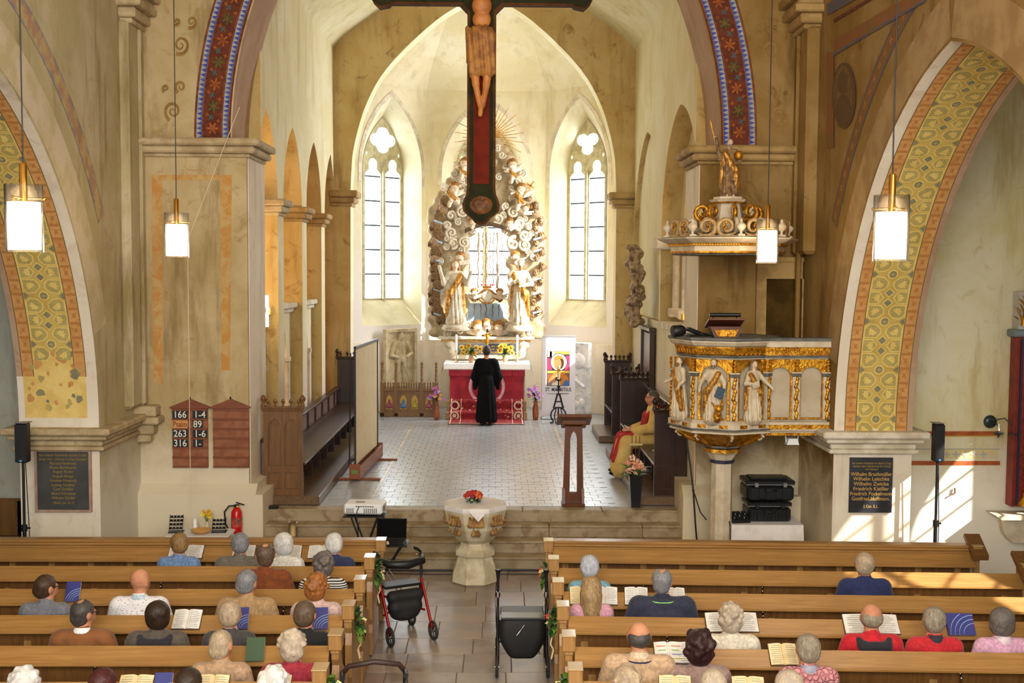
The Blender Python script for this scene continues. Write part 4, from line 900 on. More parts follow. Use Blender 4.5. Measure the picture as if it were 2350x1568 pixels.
def dotted():
    t = NT('cloth_dotted'); v = t.coords(); vo = t.node('ShaderNodeTexVoronoi'); vo.inputs['Scale'].default_value = 42; t.link(v, vo.inputs['Vector']); t.color(t.mix(t.ramp(vo.outputs['Distance'], .16, .24), rgb(116, 96, 110), rgb(232, 230, 234))); t.b.inputs['Roughness'].default_value = .85; return t.m
def quilt():
    t = NT('cloth_quilted'); v = t.coords(); vo = t.node('ShaderNodeTexVoronoi', feature='DISTANCE_TO_EDGE'); vo.inputs['Scale'].default_value = 22; t.link(v, vo.inputs['Vector']); t.color(t.mix(t.ramp(vo.outputs['Distance'], 0, .06), rgb(176, 100, 108), rgb(220, 150, 156))); t.b.inputs['Roughness'].default_value = .7; t.bump(t.ramp(vo.outputs['Distance'], 0, .2), .8, .02); return t.m
H_ = {k: hair_mat('hair_' + k, a, b) for k, a, b in (('blond', (168, 130, 80), (112, 84, 52)), ('grey', (150, 150, 154), (104, 104, 110)), ('browngrey', (112, 90, 70), (78, 62, 50)), ('white', (236, 234, 230), (202, 200, 198)), ('silver', (206, 210, 222), (164, 168, 182)), ('curlgrey', (122, 112, 106), (84, 76, 72)), ('brown', (84, 58, 38), (52, 36, 26)), ('ginger', (178, 112, 52), (124, 70, 30)), ('darkgrey', (84, 78, 74), (54, 50, 48)), ('darkbrown', (58, 38, 22), (36, 24, 16)), ('fairgrey', (200, 178, 150), (158, 134, 108)), ('burgundy', (56, 20, 24), (30, 12, 16)), ('darkred', (84, 28, 26), (52, 18, 18)), ('pale', (208, 192, 170), (172, 154, 134)), ('ash', (170, 158, 138), (120, 108, 92)), ('longblond', (190, 158, 112), (128, 98, 66)))}
S0, S1, S2 = SKINS
def lanyard(c):
    def f(o, sh, b):
        n_ = 20; m_ = MB(); m_.tube([(.098 * b * math.cos(a), -.02 + .085 * math.sin(a), sh + .03 + .012 * math.sin(a)) for a in [2 * PI * k / n_ for k in range(n_ + 1)]], .011, 6, flat=.5); m_.build('neck_band', c, o)
    return f
def hood(o, sh, b):
    put('hood', blob_mesh('hood', [C_((-.10, -.115, sh - .02), (.10, -.115, sh - .02), .042, .042), C_((-.13, -.07, sh + .02), (-.10, -.115, sh - .02), .03, .04), C_((.13, -.07, sh + .02), (.10, -.115, sh - .02), .03, .04)], .012, .03), fab('hood', (40, 36, 46)), o)
CROWD = [
 (411, 1262, -1, 1, 'short', 'blond', fab('denim', (118, 146, 186), (92, 120, 166)), S0, 'sitter with short dark blond hair in a denim blue shirt', .3, .95, None, False),
 (550, 1248, -1, 1, 'short', 'grey', fab('olive', (112, 104, 92)), S1, 'grey haired man in an olive grey jacket, first pew row', .25, 1.1, None, False),
 (650, 1257, -1, 1, 'bob', 'white', fab('white', (236, 232, 224)), S2, 'sitter with a white bob and white cardigan', .2, .95, None, False),
 (766, 1256, -1, 1, 'short', 'white', fab('navy', (44, 54, 92)), S2, 'sitter with bushy white hair in a navy top by the aisle', .1, .95, None, False),
 (608, 1275, -1, 2, 'balding', 'browngrey', fab('rust', (132, 66, 24)), S1, 'man with brown grey hair in a rust brown jacket', .25, 1.12, None, False),
 (742, 1300, -1, 2, 'curly', 'curlgrey', stripes(), S0, 'sitter with grey brown curls in a black and white striped top', .1, 1.0, None, False),
 (105, 1361, -1, 3, 'short', 'brown', fab('greytee', (122, 124, 132)), S1, 'brown haired sitter with glasses in a grey tee shirt', -.7, 1.0, None, True),
 (320, 1335, -1, 3, 'none', 'grey', dotted(), S1, 'bald man in a white shirt with small dots', -.45, 1.15, fab('palecollar', (196, 216, 232)), False),
 (567, 1338, -1, 3, 'short', 'grey', fab('tan', (186, 150, 106)), S1, 'grey haired man in a tan jacket', -.4, 1.15, None, False),
 (727, 1348, -1, 3, 'curly', 'ginger', fab('palepink', (224, 190, 184)), S2, 'sitter with ginger curls in a pale pink top', -.3, 1.0, None, False),
 (190, 1408, -1, 4, 'balding', 'darkgrey', fab('leather', (138, 86, 44), scale=9), S1, 'dark haired man with glasses in a brown leather jacket', -.6, 1.15, WHITE, True),
 (361, 1417, -1, 4, 'bob', 'darkbrown', fab('taupe', (92, 82, 72)), S0, 'sitter with a dark brown bob in a taupe hooded top', .2, 1.1, None, False),
 (527, 1424, -1, 4, 'short', 'fairgrey', fab('charcoal', (74, 70, 70)), S2, 'sitter with short fair grey hair in charcoal', .1, .95, None, False),
 (700, 1419, -1, 4, 'short', 'browngrey', fab('black', (26, 26, 30)), S1, 'sitter with short brown hair in black by the aisle', -.2, .95, None, False),
 (507, 1480, -1, 5, 'crop', 'fairgrey', fab('beige', (190, 156, 124)), S1, 'sitter with cropped fair hair in a beige jacket', -.3, 1.0, None, False),
 (671, 1482, -1, 5, 'curly', 'pale', fab('crimson', (168, 44, 62), (140, 30, 50)), S2, 'sitter with pale grey curls in a crimson knitted top', .0, 1.05, None, False),
 (55, 1572, -1, 6, 'curly', 'white', fab('cream', (220, 206, 190)), S2, 'white curly head at the bottom corner', 0, 1, None, False),
 (235, 1572, -1, 6, 'short', 'darkred', fab('plum', (90, 60, 70)), S1, 'dark red head at the bottom beside a cream open book', 0, 1, None, False),
 (432, 1574, -1, 6, 'short', 'darkbrown', fab('brownt', (96, 76, 60)), S0, 'dark brown head at the bottom below the beige jacket', 0, 1, None, False),
 (628, 1590, -1, 6, 'curly', 'white', fab('lilac', (190, 180, 200)), S2, 'white head at the bottom edge below the crimson top', 0, 1, None, False),
 (1353, 1322, 1, 2, 'short', 'silver', fab('teal', (130, 180, 200)), S2, 'silver haired sitter behind the long haired girl', 0, .9, None, False),
 (1985, 1296, 1, 2, 'short', 'fairgrey', fab('navy2', (32, 44, 92)), S1, 'grey haired man in a navy jacket sitting alone near the far pew end', -.2, 1.1, None, False),
 (1357, 1368, 1, 3, 'long', 'longblond', fab('rose', (222, 164, 182)), S2, 'girl with long straight blond hair in a pink top', -.1, .85, None, False),
 (1520, 1335, 1, 3, 'balding', 'grey', fab('navy3', (44, 48, 72)), S1, 'large man with thinning grey hair in a navy pullover and lanyard', -.25, 1.3, fab('darkcollar', (36, 40, 60)), False),
 (1677, 1423, 1, 4, 'curly', 'pale', fab('ivory', (236, 226, 206)), S2, 'curly pale haired woman in an ivory top', 0, 1.05, None, False),
 (2001, 1418, 1, 4, 'fringe', 'ash', fab('red', (206, 24, 40)), S1, 'balding man in a red jacket with dark hood', -.1, 1.1, None, False),
 (2145, 1427, 1, 4, 'short', 'ash', fab('red2', (208, 34, 48)), S1, 'sitter with short ash hair and a dark collar in a red jacket', -.2, 1.0, fab('darkcollar2', (48, 44, 52)), True),
 (2300, 1437, 1, 4, 'bob', 'curlgrey', fab('pinkl', (232, 176, 208)), S2, 'sitter with a grey bob in a pink top at the frame edge', -.2, 1.0, fab('palepinkc', (236, 214, 222)), True),
 (2418, 1430, 1, 4, 'short', 'brown', fab('red3', (206, 28, 40)), S1, 'sitter in bright red cut off by the frame edge', 0, 1.05, None, False),
 (1467, 1462, 1, 5, 'fringe', 'darkgrey', fab('sand', (206, 172, 138)), S1, 'bald topped man in a sand jacket with a navy neck band', 0, 1.2, fab('sandc', (222, 200, 172)), False),
 (1605, 1492, 1, 5, 'afro', 'burgundy', fab('mauve', (164, 136, 128)), S1, 'sitter with a bush of dark burgundy curls in mauve', 0, 1.05, None, False),
 (1855, 1500, 1, 5, 'short', 'ash', quilt(), S1, 'sitter with short ash brown hair in a pink quilted vest', 0, 1.0, fab('bluec', (170, 170, 192)), False),
 (1437, 1570, 1, 6, 'curly', 'fairgrey', fab('stone', (190, 176, 160)), S2, 'pale grey head at the bottom below the sand jacket', 0, 1, None, False),
 (1637, 1584, 1, 6, 'short', 'pale', fab('stone2', (200, 186, 170)), S2, 'fair head just showing at the bottom below the mauve top', 0, 1, None, False),
 (1810, 1578, 1, 6, 'bob', 'pale', fab('stone3', (186, 176, 166)), S2, 'straight grey hair at the bottom below the pink vest', 0, 1, None, False)]
EXTRA = {1520: lanyard(fab('lanyard', (150, 220, 110))), 1467: lanyard(fab('neckband', (40, 48, 80))), 2001: hood, 361: hood}
for (px, py, sd, row, hr, hk_, cl, sk, lab, yaw, bld, col_, gl) in CROWD:
    seated(px, py, sd, row, hr, H_[hk_], cl, sk, lab, yaw, bld, col_, gl, EXTRA.get(px), arms='book' if px in (1357, 650) else 'lap')
# ================================================================ TRIUMPHAL CROSS
CROSSW = mat('cross_rim', rgb(88, 52, 20), rgb(64, 38, 14), 6, .8, spec=.2); CROSSG = mat('cross_green', rgb(40, 40, 12), rgb(30, 30, 10), 6, .8, spec=.2); CROSSR = mat('cross_red', rgb(108, 30, 10), rgb(90, 24, 8), 5, .8, spec=.2)
CORPUS = mat('corpus_skin', rgb(196, 126, 58), rgb(168, 98, 42), 4, .55); LOIN = mat('loin_cloth', rgb(176, 120, 58), rgb(132, 84, 38), 7, .65, bump=.4, bscale=18)
YC = 14.5; K = YC / 2600; c0 = atY(1105, 250, YC)
cr = thing('triumphal_cross', 'large painted wooden cross with carved figure hanging above the choir steps', 'cross', (c0.x, YC, c0.z))
zz = lambda py: (250 - py) * K
xx = lambda px: (px - 1105) * K
def crossring(off):
    """outline of the cross, inset by off metres"""
    h = 32.5 * K - off; o = []
    def lobe(cx, cz, ang, r_):
        r_ -= off; return [(cx + r_ * math.cos(a), cz + r_ * math.sin(a)) for a in [ang + q for q in (-2.15, -1.7, -1.25, -.8, -.35, 0, .35, .8, 1.25, 1.7, 2.15)]]
    zb = zz(470); za = zz(-12); 
    o += [(-h, za - h - .10), (-h, zb + .22)] + [(-h - .012, zb + .14), (-.215 + off * .9, zb + .09), (-.238 + off, zb + .02), (-.228 + off * .9, zb - .06), (-.175 + off * .7, zb - .115), (-.125 + off * .5, zb - .15 + off * .5), (-.075, zb - .215 + off), (0, zb - .24 + off), (.075, zb - .215 + off), (.125 - off * .5, zb - .15 + off * .5), (.175 - off * .7, zb - .115), (.228 - off * .9, zb - .06), (.238 - off, zb + .02), (.215 - off * .9, zb + .09), (h + .012, zb + .14)] + [(h, zb + .22), (h, za - h - .10), (h + .10, za - h)]
    o += [(1.13, za - h), (1.16, za - .21 + off), (1.28, za - .235 + off), (1.36, za - .16 + off * .7), (1.44 - off, za), (1.36, za + .16 - off * .7), (1.28, za + .235 - off), (1.16, za + .21 - off), (1.13, za + h), (h + .1, za + h), (h, za + h + .1)]
    o += [(h, za + .75), (.16, za + .95), (0, za + 1.05 - off), (-.16, za + .95), (-h, za + .75), (-h, za + h + .1)]
    o += [(-x, z) for x, z in [(1.13, za - h), (1.16, za - .21 + off), (1.28, za - .235 + off), (1.36, za - .16 + off * .7), (1.44 - off, za), (1.36, za + .16 - off * .7), (1.28, za + .235 - off), (1.16, za + .21 - off), (1.13, za + h), (h + .1, za + h)][::-1]]
    o.append((-h - .1, za - h)); return o
fl = lambda u, v, t: (u, t, v)
MB().plate(crossring(0), [], fl, -.05, .05).build('cross_beams', CROSSW, cr)
MB().plate(crossring(.035), [], fl, -.058, -.045).build('green_border', CROSSG, cr)
h = 18 * K; zb = zz(420); za = zz(-12)
MB().plate([(-h, zb), (h, zb), (h, za - h), (1.1, za - h), (1.1, za + h), (h, za + h), (h, za + .8), (-h, za + .8), (-h, za + h), (-1.1, za + h), (-1.1, za - h), (-h, za - h)], [], fl, -.064, -.05).build('red_field', CROSSR, cr)
MED = mat('medallion_carving', rgb(124, 74, 30), rgb(88, 52, 20), 7, .6, bump=.8, bscale=14)
for x, z, rr_ in ((0, zz(468), .15), (1.27, za, .13), (-1.27, za, .13)):
    put('end_medallion', blob_mesh('end_medallion', [E_((x, -.055, z), (rr_, .03, rr_ * .8)), E_((x - .05, -.07, z + .03), (.05, .03, .04)), E_((x + .05, -.07, z + .02), (.05, .03, .045)), E_((x, -.07, z - .05), (.06, .03, .05))], .012, .03, disp=lambda P_: wav(P_, 60, .006)), MED, cr)
g = -.14
pr = [E_((0, g, zz(-25)), (.135, .085, .16)), E_((0, g, zz(25)), (.125, .08, .13)), E_((0, g + .01, zz(55)), (.115, .075, .12)), E_((0, g - .02, zz(-85)), (.07, .085, .10)), C_((0, g, zz(-55)), (0, g - .01, zz(-80)), .045)]
for s_ in (-1, 1):
    pr += [C_((s_ * .15, g, zz(-38)), (s_ * .62, g + .03, zz(-14)), .055, .042), C_((s_ * .62, g + .03, zz(-14)), (s_ * 1.05, g + .05, zz(-24)), .042, .03), E_((s_ * 1.12, g + .06, zz(-26)), (.06, .02, .035))]
    for k in range(4): pr.append(C_((s_ * 1.15, g + .06, zz(-26) + (k - 1.5) * .018), (s_ * 1.22, g + .02, zz(-26) + (k - 1.5) * .022), .009, .007))
pr += [C_((-.09, g - .02, zz(150)), (-.07, g - .05, zz(200)), .07, .046), C_((-.07, g - .05, zz(200)), (-.018, g - .02, zz(248)), .044, .03), C_((.09, g - .02, zz(150)), (.062, g - .04, zz(200)), .068, .046), C_((.062, g - .04, zz(200)), (.02, g - .01, zz(248)), .044, .03), C_((0, g - .02, zz(245)), (-.012, g - .06, zz(268)), .036, .030)]
put('figure', blob_mesh('figure', pr, .012, .016), CORPUS, cr, label='carved figure with outstretched arms')
lc = [E_((0, g - .005, zz(90)), (.175, .12, .13)), C_((-.07, g - .02, zz(95)), (-.08, g - .03, zz(172)), .105, .09), C_((.08, g - .02, zz(95)), (.085, g - .03, zz(172)), .1, .085), C_((-.17, g, zz(78)), (-.165, g, zz(150)), .04, .035), C_((0, g - .06, zz(85)), (.0, g - .06, zz(168)), .06, .08)]
put('loincloth', blob_mesh('loincloth', lc, .012, .03, disp=lambda P_: .009 * np.sin(P_[..., 0] * 80 + P_[..., 2] * 7)), LOIN, cr)
for s_ in (-1, 1): MB().tube([(s_ * 1.0, 0, za + h), (s_ * 1.0, 0, 11.38 - c0.z)], .008, 6).build('suspension_rod', IRON, cr)

# ================================================================ PENDANT LAMPS
t = NT('lamp_glass'); mx = t.node('ShaderNodeMixShader'); tr = t.node('ShaderNodeBsdfTransparent'); tr.inputs[0].default_value = (1, .97, .92, 1); gl = t.node('ShaderNodeBsdfGlossy'); gl.inputs['Roughness'].default_value = .15
lw_ = t.node('ShaderNodeLayerWeight'); lw_.inputs[0].default_value = .35; t.link(lw_.outputs['Facing'], mx.inputs[0]); t.link(tr.outputs[0], mx.inputs[1]); t.link(gl.outputs[0], mx.inputs[2]); t.link(mx.outputs[0], t.n['Material Output'].inputs[0]); LGLASS = t.m
LGLOW = mat('lamp_opal', rgb(255, 244, 224), rough=.4, emit=(1, .84, .60, 1), estr=14)
def pendant(px, y0, y1, cx_top, diam_px, lab, dm=.28):
    Y = dm * 2600 / diam_px; b = atY(px, y1, Y); tp = atY(px, y0, Y); hh = tp.z - b.z
    o = thing('pendant_lamp', lab, 'lamp', b, 0, 'cylindrical pendant lamps')
    r_ = dm / 2; MB().lathe([(r_, 0), (r_, hh), (r_ - .006, hh), (r_ - .006, 0), (r_, 0)], n=40, cap=False).build('glass_cylinder', LGLASS, o)
    MB().lathe([(r_ * .2, .02), (r_ * .86, .02), (r_ * .86, hh * .74), (r_ * .2, hh * .74)], n=24).build('diffuser', LGLOW, o)
    MB().lathe([(.03, hh * .6), (.03, hh * 1.30), (.012, hh * 1.33)], n=14).build('brass_stem', BRASS, o)
    for k in range(3): a = k * 2 * PI / 3 + .4; MB().tube([(.03 * math.cos(a), .03 * math.sin(a), hh * .8), (r_ * 1.06 * math.cos(a), r_ * 1.06 * math.sin(a), hh * .8)], .006, 6).ball((r_ * 1.07 * math.cos(a), r_ * 1.07 * math.sin(a), hh * .8), .012, 8, 5).build('glass_holder', BRASS, o)
    MB().tube([(0, 0, hh * 1.3), (0, 0, 11.38 - b.z)], .006, 6).build('cable', BLACK, o)
pendant(57, 424, 579, 40, 83, 'large lit glass pendant lamp at the outer side of the painted pier arch'); pendant(406, 489, 591, 398, 55, 'small lit pendant lamp before the pier over the hymn boards'); pendant(1760, 503, 605, 1770, 50, 'small lit pendant lamp before the pulpit canopy', .262); pendant(2043, 448, 600, 2060, 80, 'large lit glass pendant lamp before the painted arch by the pulpit')
# wall lamps in the choir
for px, y0, y1, X0, lab in ((610, 678, 750, CL - .1, 'lit tube lamp in the first arch of the choir arcade'), (1577, 690, 765, CR + .12, 'lit tube lamp by the choir gallery behind the pulpit')):
    a, b = atX(px, y1, X0), atX(px, y0, X0); o = thing('wall_lamp', lab, 'lamp', a)
    MB().lathe([(.045, 0), (.045, b.z - a.z)], n=14).build('diffuser', LGLOW, o); MB().box((0, 0, (b.z - a.z) * .5), (.03, .12, .06)).build('bracket', BRASS, o); MB().box((0, .05, (b.z - a.z) * .5), (.2, .03, .1)).build('wall_plate', BRASS, o)

# ================================================================ CHOIR STALLS
def crest(mb_, f, L, z0, n):
    """row of little knobs along a ridge; f(s) -> (x, y)"""
    for k in range(n):
        s_ = L * (k + .5) / n; x, y = f(s_); mb_.lathe([(.022, 0), (.012, .02), (.010, .035), (.026, .055), (.026, .075), (.010, .10)], (x, y, z0), 8)
def gothic_end(name, par, x0, x1, y, z0, z1, m_, knobs=5):
    """panelled bench end standing across the choir"""
    W = x1 - x0; mb_ = MB()
    cols = [(x0 + .07, x0 + W / 2 - .025), (x0 + W / 2 + .025, x1 - .07)]; hol = []
    for a, b in cols:
        hol.append([(a, z0 + .10), (b, z0 + .10), (b, z0 + .34), (a, z0 + .34)]); hol.append(pointed((a + b) / 2, (b - a) / 2, z0 + .44, z1 - .32, (b - a) * .75, 6))
    mb_.plate([(x0, z0), (x1, z0), (x1, z1 - .06), (x0, z1 - .06)], hol, lambda u, v, t: (u, y + t, v), 0, .03, 0); mb_.bb(x0, x1, y + .03, y + .07, z0, z1 - .06)
    mb_.bb(x0 - .02, x1 + .02, y - .03, y + .09, z1 - .06, z1 - .03, bev=.008); mb_.bb(x0 - .03, x1 + .03, y - .04, y + .10, z1 - .03, z1, bev=.008)
    e = mb_.build(name, m_, par)
    kn = MB().lathe([(.026, 0), (.013, .022), (.011, .04), (.030, .06), (.030, .082), (.010, .11)], n=8).mesh('knob')
    for k in range(knobs): put('knob', kn, m_, e, (x0 + W * (k + .5) / knobs, y + .03, z1))
    kb = MB().lathe([(.04, -.02), (.03, .04), (.02, .06), (.045, .10), (.045, .13), (.014, .17)], n=8).mesh('corner_finial')
    for x in (x0, x1): put('corner_finial', kb, m_, e, (x, y + .03, z1))
    return e
st = thing('choir_stall', 'long dark choir stall below the arcade with a panelled end', 'choir stall', (0, 0, 0))
PB = ZC + .13
MB().bb(-3.48, -2.58, 16.44, 24.3, ZC, PB, bev=.01).build('podium', wood('podium_wood', rgb(120, 96, 70), rgb(92, 70, 46), (8, .5, 8), .3), st)
gothic_end('stall_end', st, -3.40, -2.83, 16.5, PB, 2.10, STALL, 5)
MB().bb(-3.36, -2.80, 16.56, 24.2, PB + .43, PB + .47, bev=.01).build('seat', STALL_D, st)
MB().bb(-3.44, -3.40, 16.56, 24.2, PB, 1.56).build('backrest', mat('stall_back', rgb(122, 96, 88), rgb(104, 78, 70), 5, .35), st)
MB().bb(-3.46, -3.33, 16.56, 24.2, 1.56, 1.61, bev=.012).build('hand_rail', STALL_D, st)
sp = MB().plate([(-3.34, 0), (-2.95, 0), (-2.95, .2), (-2.84, .36), (-2.84, .43), (-3.34, .43)], [], lambda u, v, t: (u, t, v), -.02, .02).mesh('seat_support')
bs = MB().bb(-3.405, -3.375, -.05, .05, .47, 1.56 - PB).mesh('back_post')  # dark strips stand in for the shaded gaps between the back panels
for k in range(9): put('seat_support', sp, STALL_D, st, (0, 17.3 + k * .82, PB)); put('back_post', bs, STALL_D, st, (0, 17.1 + k * .82, PB))
gothic_end('stall_end', st, -3.40, -2.83, 24.2, PB, 2.25, STALL_D, 4)
sr = thing('choir_stall', 'dark carved choir stall with high back where the clergyman sits', 'choir stall', (0, 0, 0))
def right_stall(par, y0, y1, ya_knobs, hi):
    MB().bb(2.08, 2.93, y0 - .06, y1 + .05, ZC, PB, bev=.01).build('podium', wood('podium_wood', None, None, None), par)
    gothic_end('stall_end', par, 2.34, 2.88, y0, PB, 2.08, STALL_D, 5); gothic_end('stall_end', par, 2.34, 2.88, y1 - .07, PB, hi, STALL_D, 6)
    MB().bb(2.34, 2.86, y0 + .07, y1 - .07, PB + .43, PB + .47, bev=.01).build('seat', STALL_D, par)
    MB().bb(2.88, 2.92, y0 + .07, y1 - .07, PB, 1.92).build('backrest', STALL_D, par); MB().bb(2.80, 2.93, y0 + .07, y1 - .07, 1.92, 1.97, bev=.012).build('hand_rail', mat('rail_varnish', rgb(90, 70, 60), rough=.15), par)
    b_ = MB().lathe([(.014, 0), (.02, .06), (.012, .12), (.02, .2), (.014, .28)], n=6).mesh('baluster'); n_ = int((y1 - y0) / .12)
    for k in range(n_): put('baluster', b_, STALL_D, par, (2.83, y0 + .1 + k * .12, 1.64))
    ss = MB().plate([(2.86, 0), (2.48, 0), (2.48, .2), (2.36, .36), (2.36, .43), (2.86, .43)], [], lambda u, v, t: (u, t, v), -.02, .02).mesh('seat_support')
    for k in range(int((y1 - y0) / .85)): put('seat_support', ss, STALL_D, par, (0, y0 + .5 + k * .85, PB))
right_stall(sr, 16.55, 21.2, 5, 2.12)
sr2 = thing('choir_stall', 'short dark choir stall next to the apse arch', 'choir stall', (0, 0, 0)); right_stall(sr2, 22.7, 24.35, 5, 2.2)
# dark framed board leaning on the stall back
p = atX(1492, 870, 2.93); fr = thing('wall_board', 'dark framed wooden board on the choir wall above the stalls', 'board', (2.93, 21.5, 1.95))
MB().bb(-.06, .0, -.62, .62, 0, 1.0, bev=.01).build('panel', STALL_D, fr)
for a in ((-.10, 0, -.68, -.58, -.02, 1.06), (-.10, 0, .58, .68, -.02, 1.06), (-.12, 0, -.72, .72, 1.04, 1.12), (-.10, 0, -.58, .58, -.02, .08)): MB().bb(*a, bev=.01).build('frame_rail', STALL_D, fr)
# carved relief high on the right choir wall
rl = thing('carved_relief', 'brown carved wooden relief of a figure and vine on the choir wall', 'sculpture', (2.74, 21.9, 3.05)); CARV = mat('carved_wood', rgb(176, 150, 116), rgb(110, 84, 54), 9, .6, bump=.7, bscale=24)
rp = []
rq = random.Random(12)
for i in range(64): a = i / 63; rp.append(E_((rq.uniform(-.16, .06), math.sin(a * 9) * .3 + rq.uniform(-.25, .25), .02 + a * 1.5), (rq.uniform(.05, .10), rq.uniform(.06, .12), rq.uniform(.05, .09))))
rp += [C_((-.05, 0, .1), (-.05, .02, 1.45), .09, .06), E_((-.12, 0, 1.38), (.06, .06, .08)), C_((-.1, .0, 1.2), (-.14, -.16, 1.0), .04, .03), C_((-.1, 0, 1.2), (-.12, .18, 1.05), .04, .03)]
put('carving', blob_mesh('carving', rp, .014, .02, disp=lambda P_: wav(P_, 50, .008)), CARV, rl)

# ================================================================ PROJECTION SCREEN
a, b = Vector((-2.30, 18.35, ZC)), Vector((-2.17, 20.7, ZC)); d = (b - a).normalized(); ang = math.atan2(d.y, d.x); L = (b - a).length
sc_ = thing('projection_screen', 'cream roll-up projection screen in a wooden floor case', 'projection screen', a, ang); WOODR = wood('case_wood', rgb(150, 84, 46), rgb(122, 62, 32), (1, 9, 9), .45)
MB().grid(lambda u, v: (.06 + u * (L - .12), .012 * math.sin(u * 3), .24 + v * 1.93), 8, 8).build('fabric', mat('screen_fabric', rgb(226, 206, 162), rgb(220, 198, 152), 3, .8), sc_)
MB().bb(.04, L - .04, -.02, .02, 2.15, 2.20, bev=.008).build('top_bar', BLACK, sc_)
for x in (.05, L - .05): MB().bb(x - .012, x + .012, -.015, .015, .22, 2.17).build('edge_rod', BLACK, sc_)
m_ = MB(); m_.bb(0, L, -.085, -.07, .04, .24); m_.bb(0, L, .07, .085, .04, .24); m_.bb(0, L, -.085, .085, .03, .05); m_.build('case_box', WOODR, sc_)
for x in (0, L): MB().bb(x - .012, x + .012, -.09, .09, .03, .28, bev=.005).build('case_end', WOODR, sc_)
MB().bb(-.016, -.012, -.05, .05, .12, .18).build('case_label', mat('green_label', rgb(96, 140, 60), rough=.5), sc_)
for x in (.12, L - .3): MB().bb(x - .03, x + .03, -.40, .40, 0, .035, bev=.006).build('foot', WOODR, sc_)
MB().tube([(.02, .09, .25), (-.02, .06, 2.1)], .012, 8).build('prop_rod', BLACK, sc_)

# ================================================================ LECTERN
l0 = atZ(1320, 1174, ZC); l0.y = 16.5; l0.x = (1320 - 1140) * 16.5 / 2600
lc_ = thing('lectern', 'slim brown wooden lectern with a pointed slot at the choir edge', 'lectern', (l0.x, 16.52, ZC)); LW = wood('lectern_wood', rgb(112, 62, 26), rgb(84, 44, 18), (9, 9, .5), .35)
MB().plate([(-.155, .02), (.155, .02), (.125, 1.17), (-.125, 1.17)], [[(-.055, .20), (.055, .20)] + [(.05, .98), (.035, 1.05), (0, 1.10), (-.035, 1.05), (-.05, .98)]], lambda u, v, t: (u, t, v), -.035, .035).build('upright', LW, lc_)
MB().bb(-.17, .17, -.14, .14, 0, .04, bev=.01).build('foot', LW, lc_)
for s_ in (-1, 1): MB().plate([(-.13, 0), (.13, 0), (.04, .25), (-.04, .25)], [], lambda u, v, t: (s_ * .14 + t, u, v), -.02, .02).build('foot_bracket', LW, lc_)
rt = Matrix.Rotation(R(-24), 3, 'X')
MB().box((0, 0, 1.25), (.50, .36, .03), rot=rt, bev=.006).build('desk_top', LW, lc_); MB().box((0, -.175, 1.345), (.50, .02, .05), rot=rt, bev=.004).build('desk_edge', LW, lc_)
MB().box((0, 0, 1.20), (.36, .2, .07), rot=rt, bev=.006).build('desk_box', LW, lc_)
bl = thing('door_stop', 'small pale metal bracket beside the lectern foot', 'bracket', (l0.x - .16, 16.45, ZC)); MB().plate([(0, 0), (.035, 0), (.035, .1), (.0, .06)], [], lambda u, v, t: (u, t, v), -.02, .02).build('plate', CHROME, bl)

# ================================================================ PLANTER with orchids
p0 = atZ(1459, 1166, ZC); po = thing('flower_planter', 'tall black tapered planter with peach orchids by the stall', 'planter', (p0.x, p0.y + .08, ZC))
MB().lathe([(.085, 0), (.09, .01), (.135, .46), (.14, .47), (.125, .47), (.12, .42), (0, .42)], n=4, rot=.5, smooth=False).build('pot', mat('pot_black', rgb(26, 26, 32), rough=.3), po)
rq = random.Random(21); lf = MB()
for i in range(26):
    a = rq.uniform(0, 2 * PI); r_ = rq.uniform(.12, .3); leaf(lf, (.03 * math.cos(a), .03 * math.sin(a), .44), (r_ * math.cos(a), r_ * math.sin(a), rq.uniform(.42, .62)), rq.uniform(.05, .09), rq.randrange(3), .25)
lf.build('leaves', FLEAF, po)
PEACH = [mat('orchid_%d' % i, rgb(*c), rough=.5) for i, c in enumerate(((240, 186, 150), (246, 206, 178), (226, 150, 120)))]
def bloom(par, c, r_, mats, rq, name='bloom', petals=5):
    mb_ = MB(); up = Vector((rq.uniform(-.5, .5), rq.uniform(-.9, -.2), rq.uniform(.3, .9))).normalized(); s_ = up.orthogonal().normalized(); q = up.cross(s_); mi = rq.randrange(len(mats))
    for k in range(petals):
        a = 2 * PI * k / petals; d = s_ * math.cos(a) + q * math.sin(a); e = s_ * math.cos(a + 1.57) + q * math.sin(a + 1.57); c_ = Vector(c)
        mb_.add([c_, c_ + d * r_ * .5 + e * r_ * .42 + up * r_ * .25, c_ + d * r_ + up * r_ * .1, c_ + d * r_ * .5 - e * r_ * .42 + up * r_ * .25], [(0, 1, 2), (0, 2, 3)], mi, False)
    mb_.ball(Vector(c) + up * r_ * .15, r_ * .22, 6, 4, (mi + 1) % len(mats)); mb_.build(name, mats, par, recalc=False)
for i in range(16): a = rq.uniform(0, 2 * PI); bloom(po, (rq.uniform(0, .17) * math.cos(a), rq.uniform(0, .16) * math.sin(a), rq.uniform(.50, .74)), .06, PEACH, rq)
for s_ in (-.05, .0, .05): MB().tube([(s_, 0, .44), (s_ * 1.1, .01, 1.05)], .006, 5).build('stick', mat('stick', rgb(110, 64, 40), rough=.7), po)
MB().box((0, 0, .92), (.2, .03, .03), bev=.006).build('bamboo_tie', mat('bamboo', rgb(200, 176, 120), rough=.6), po)

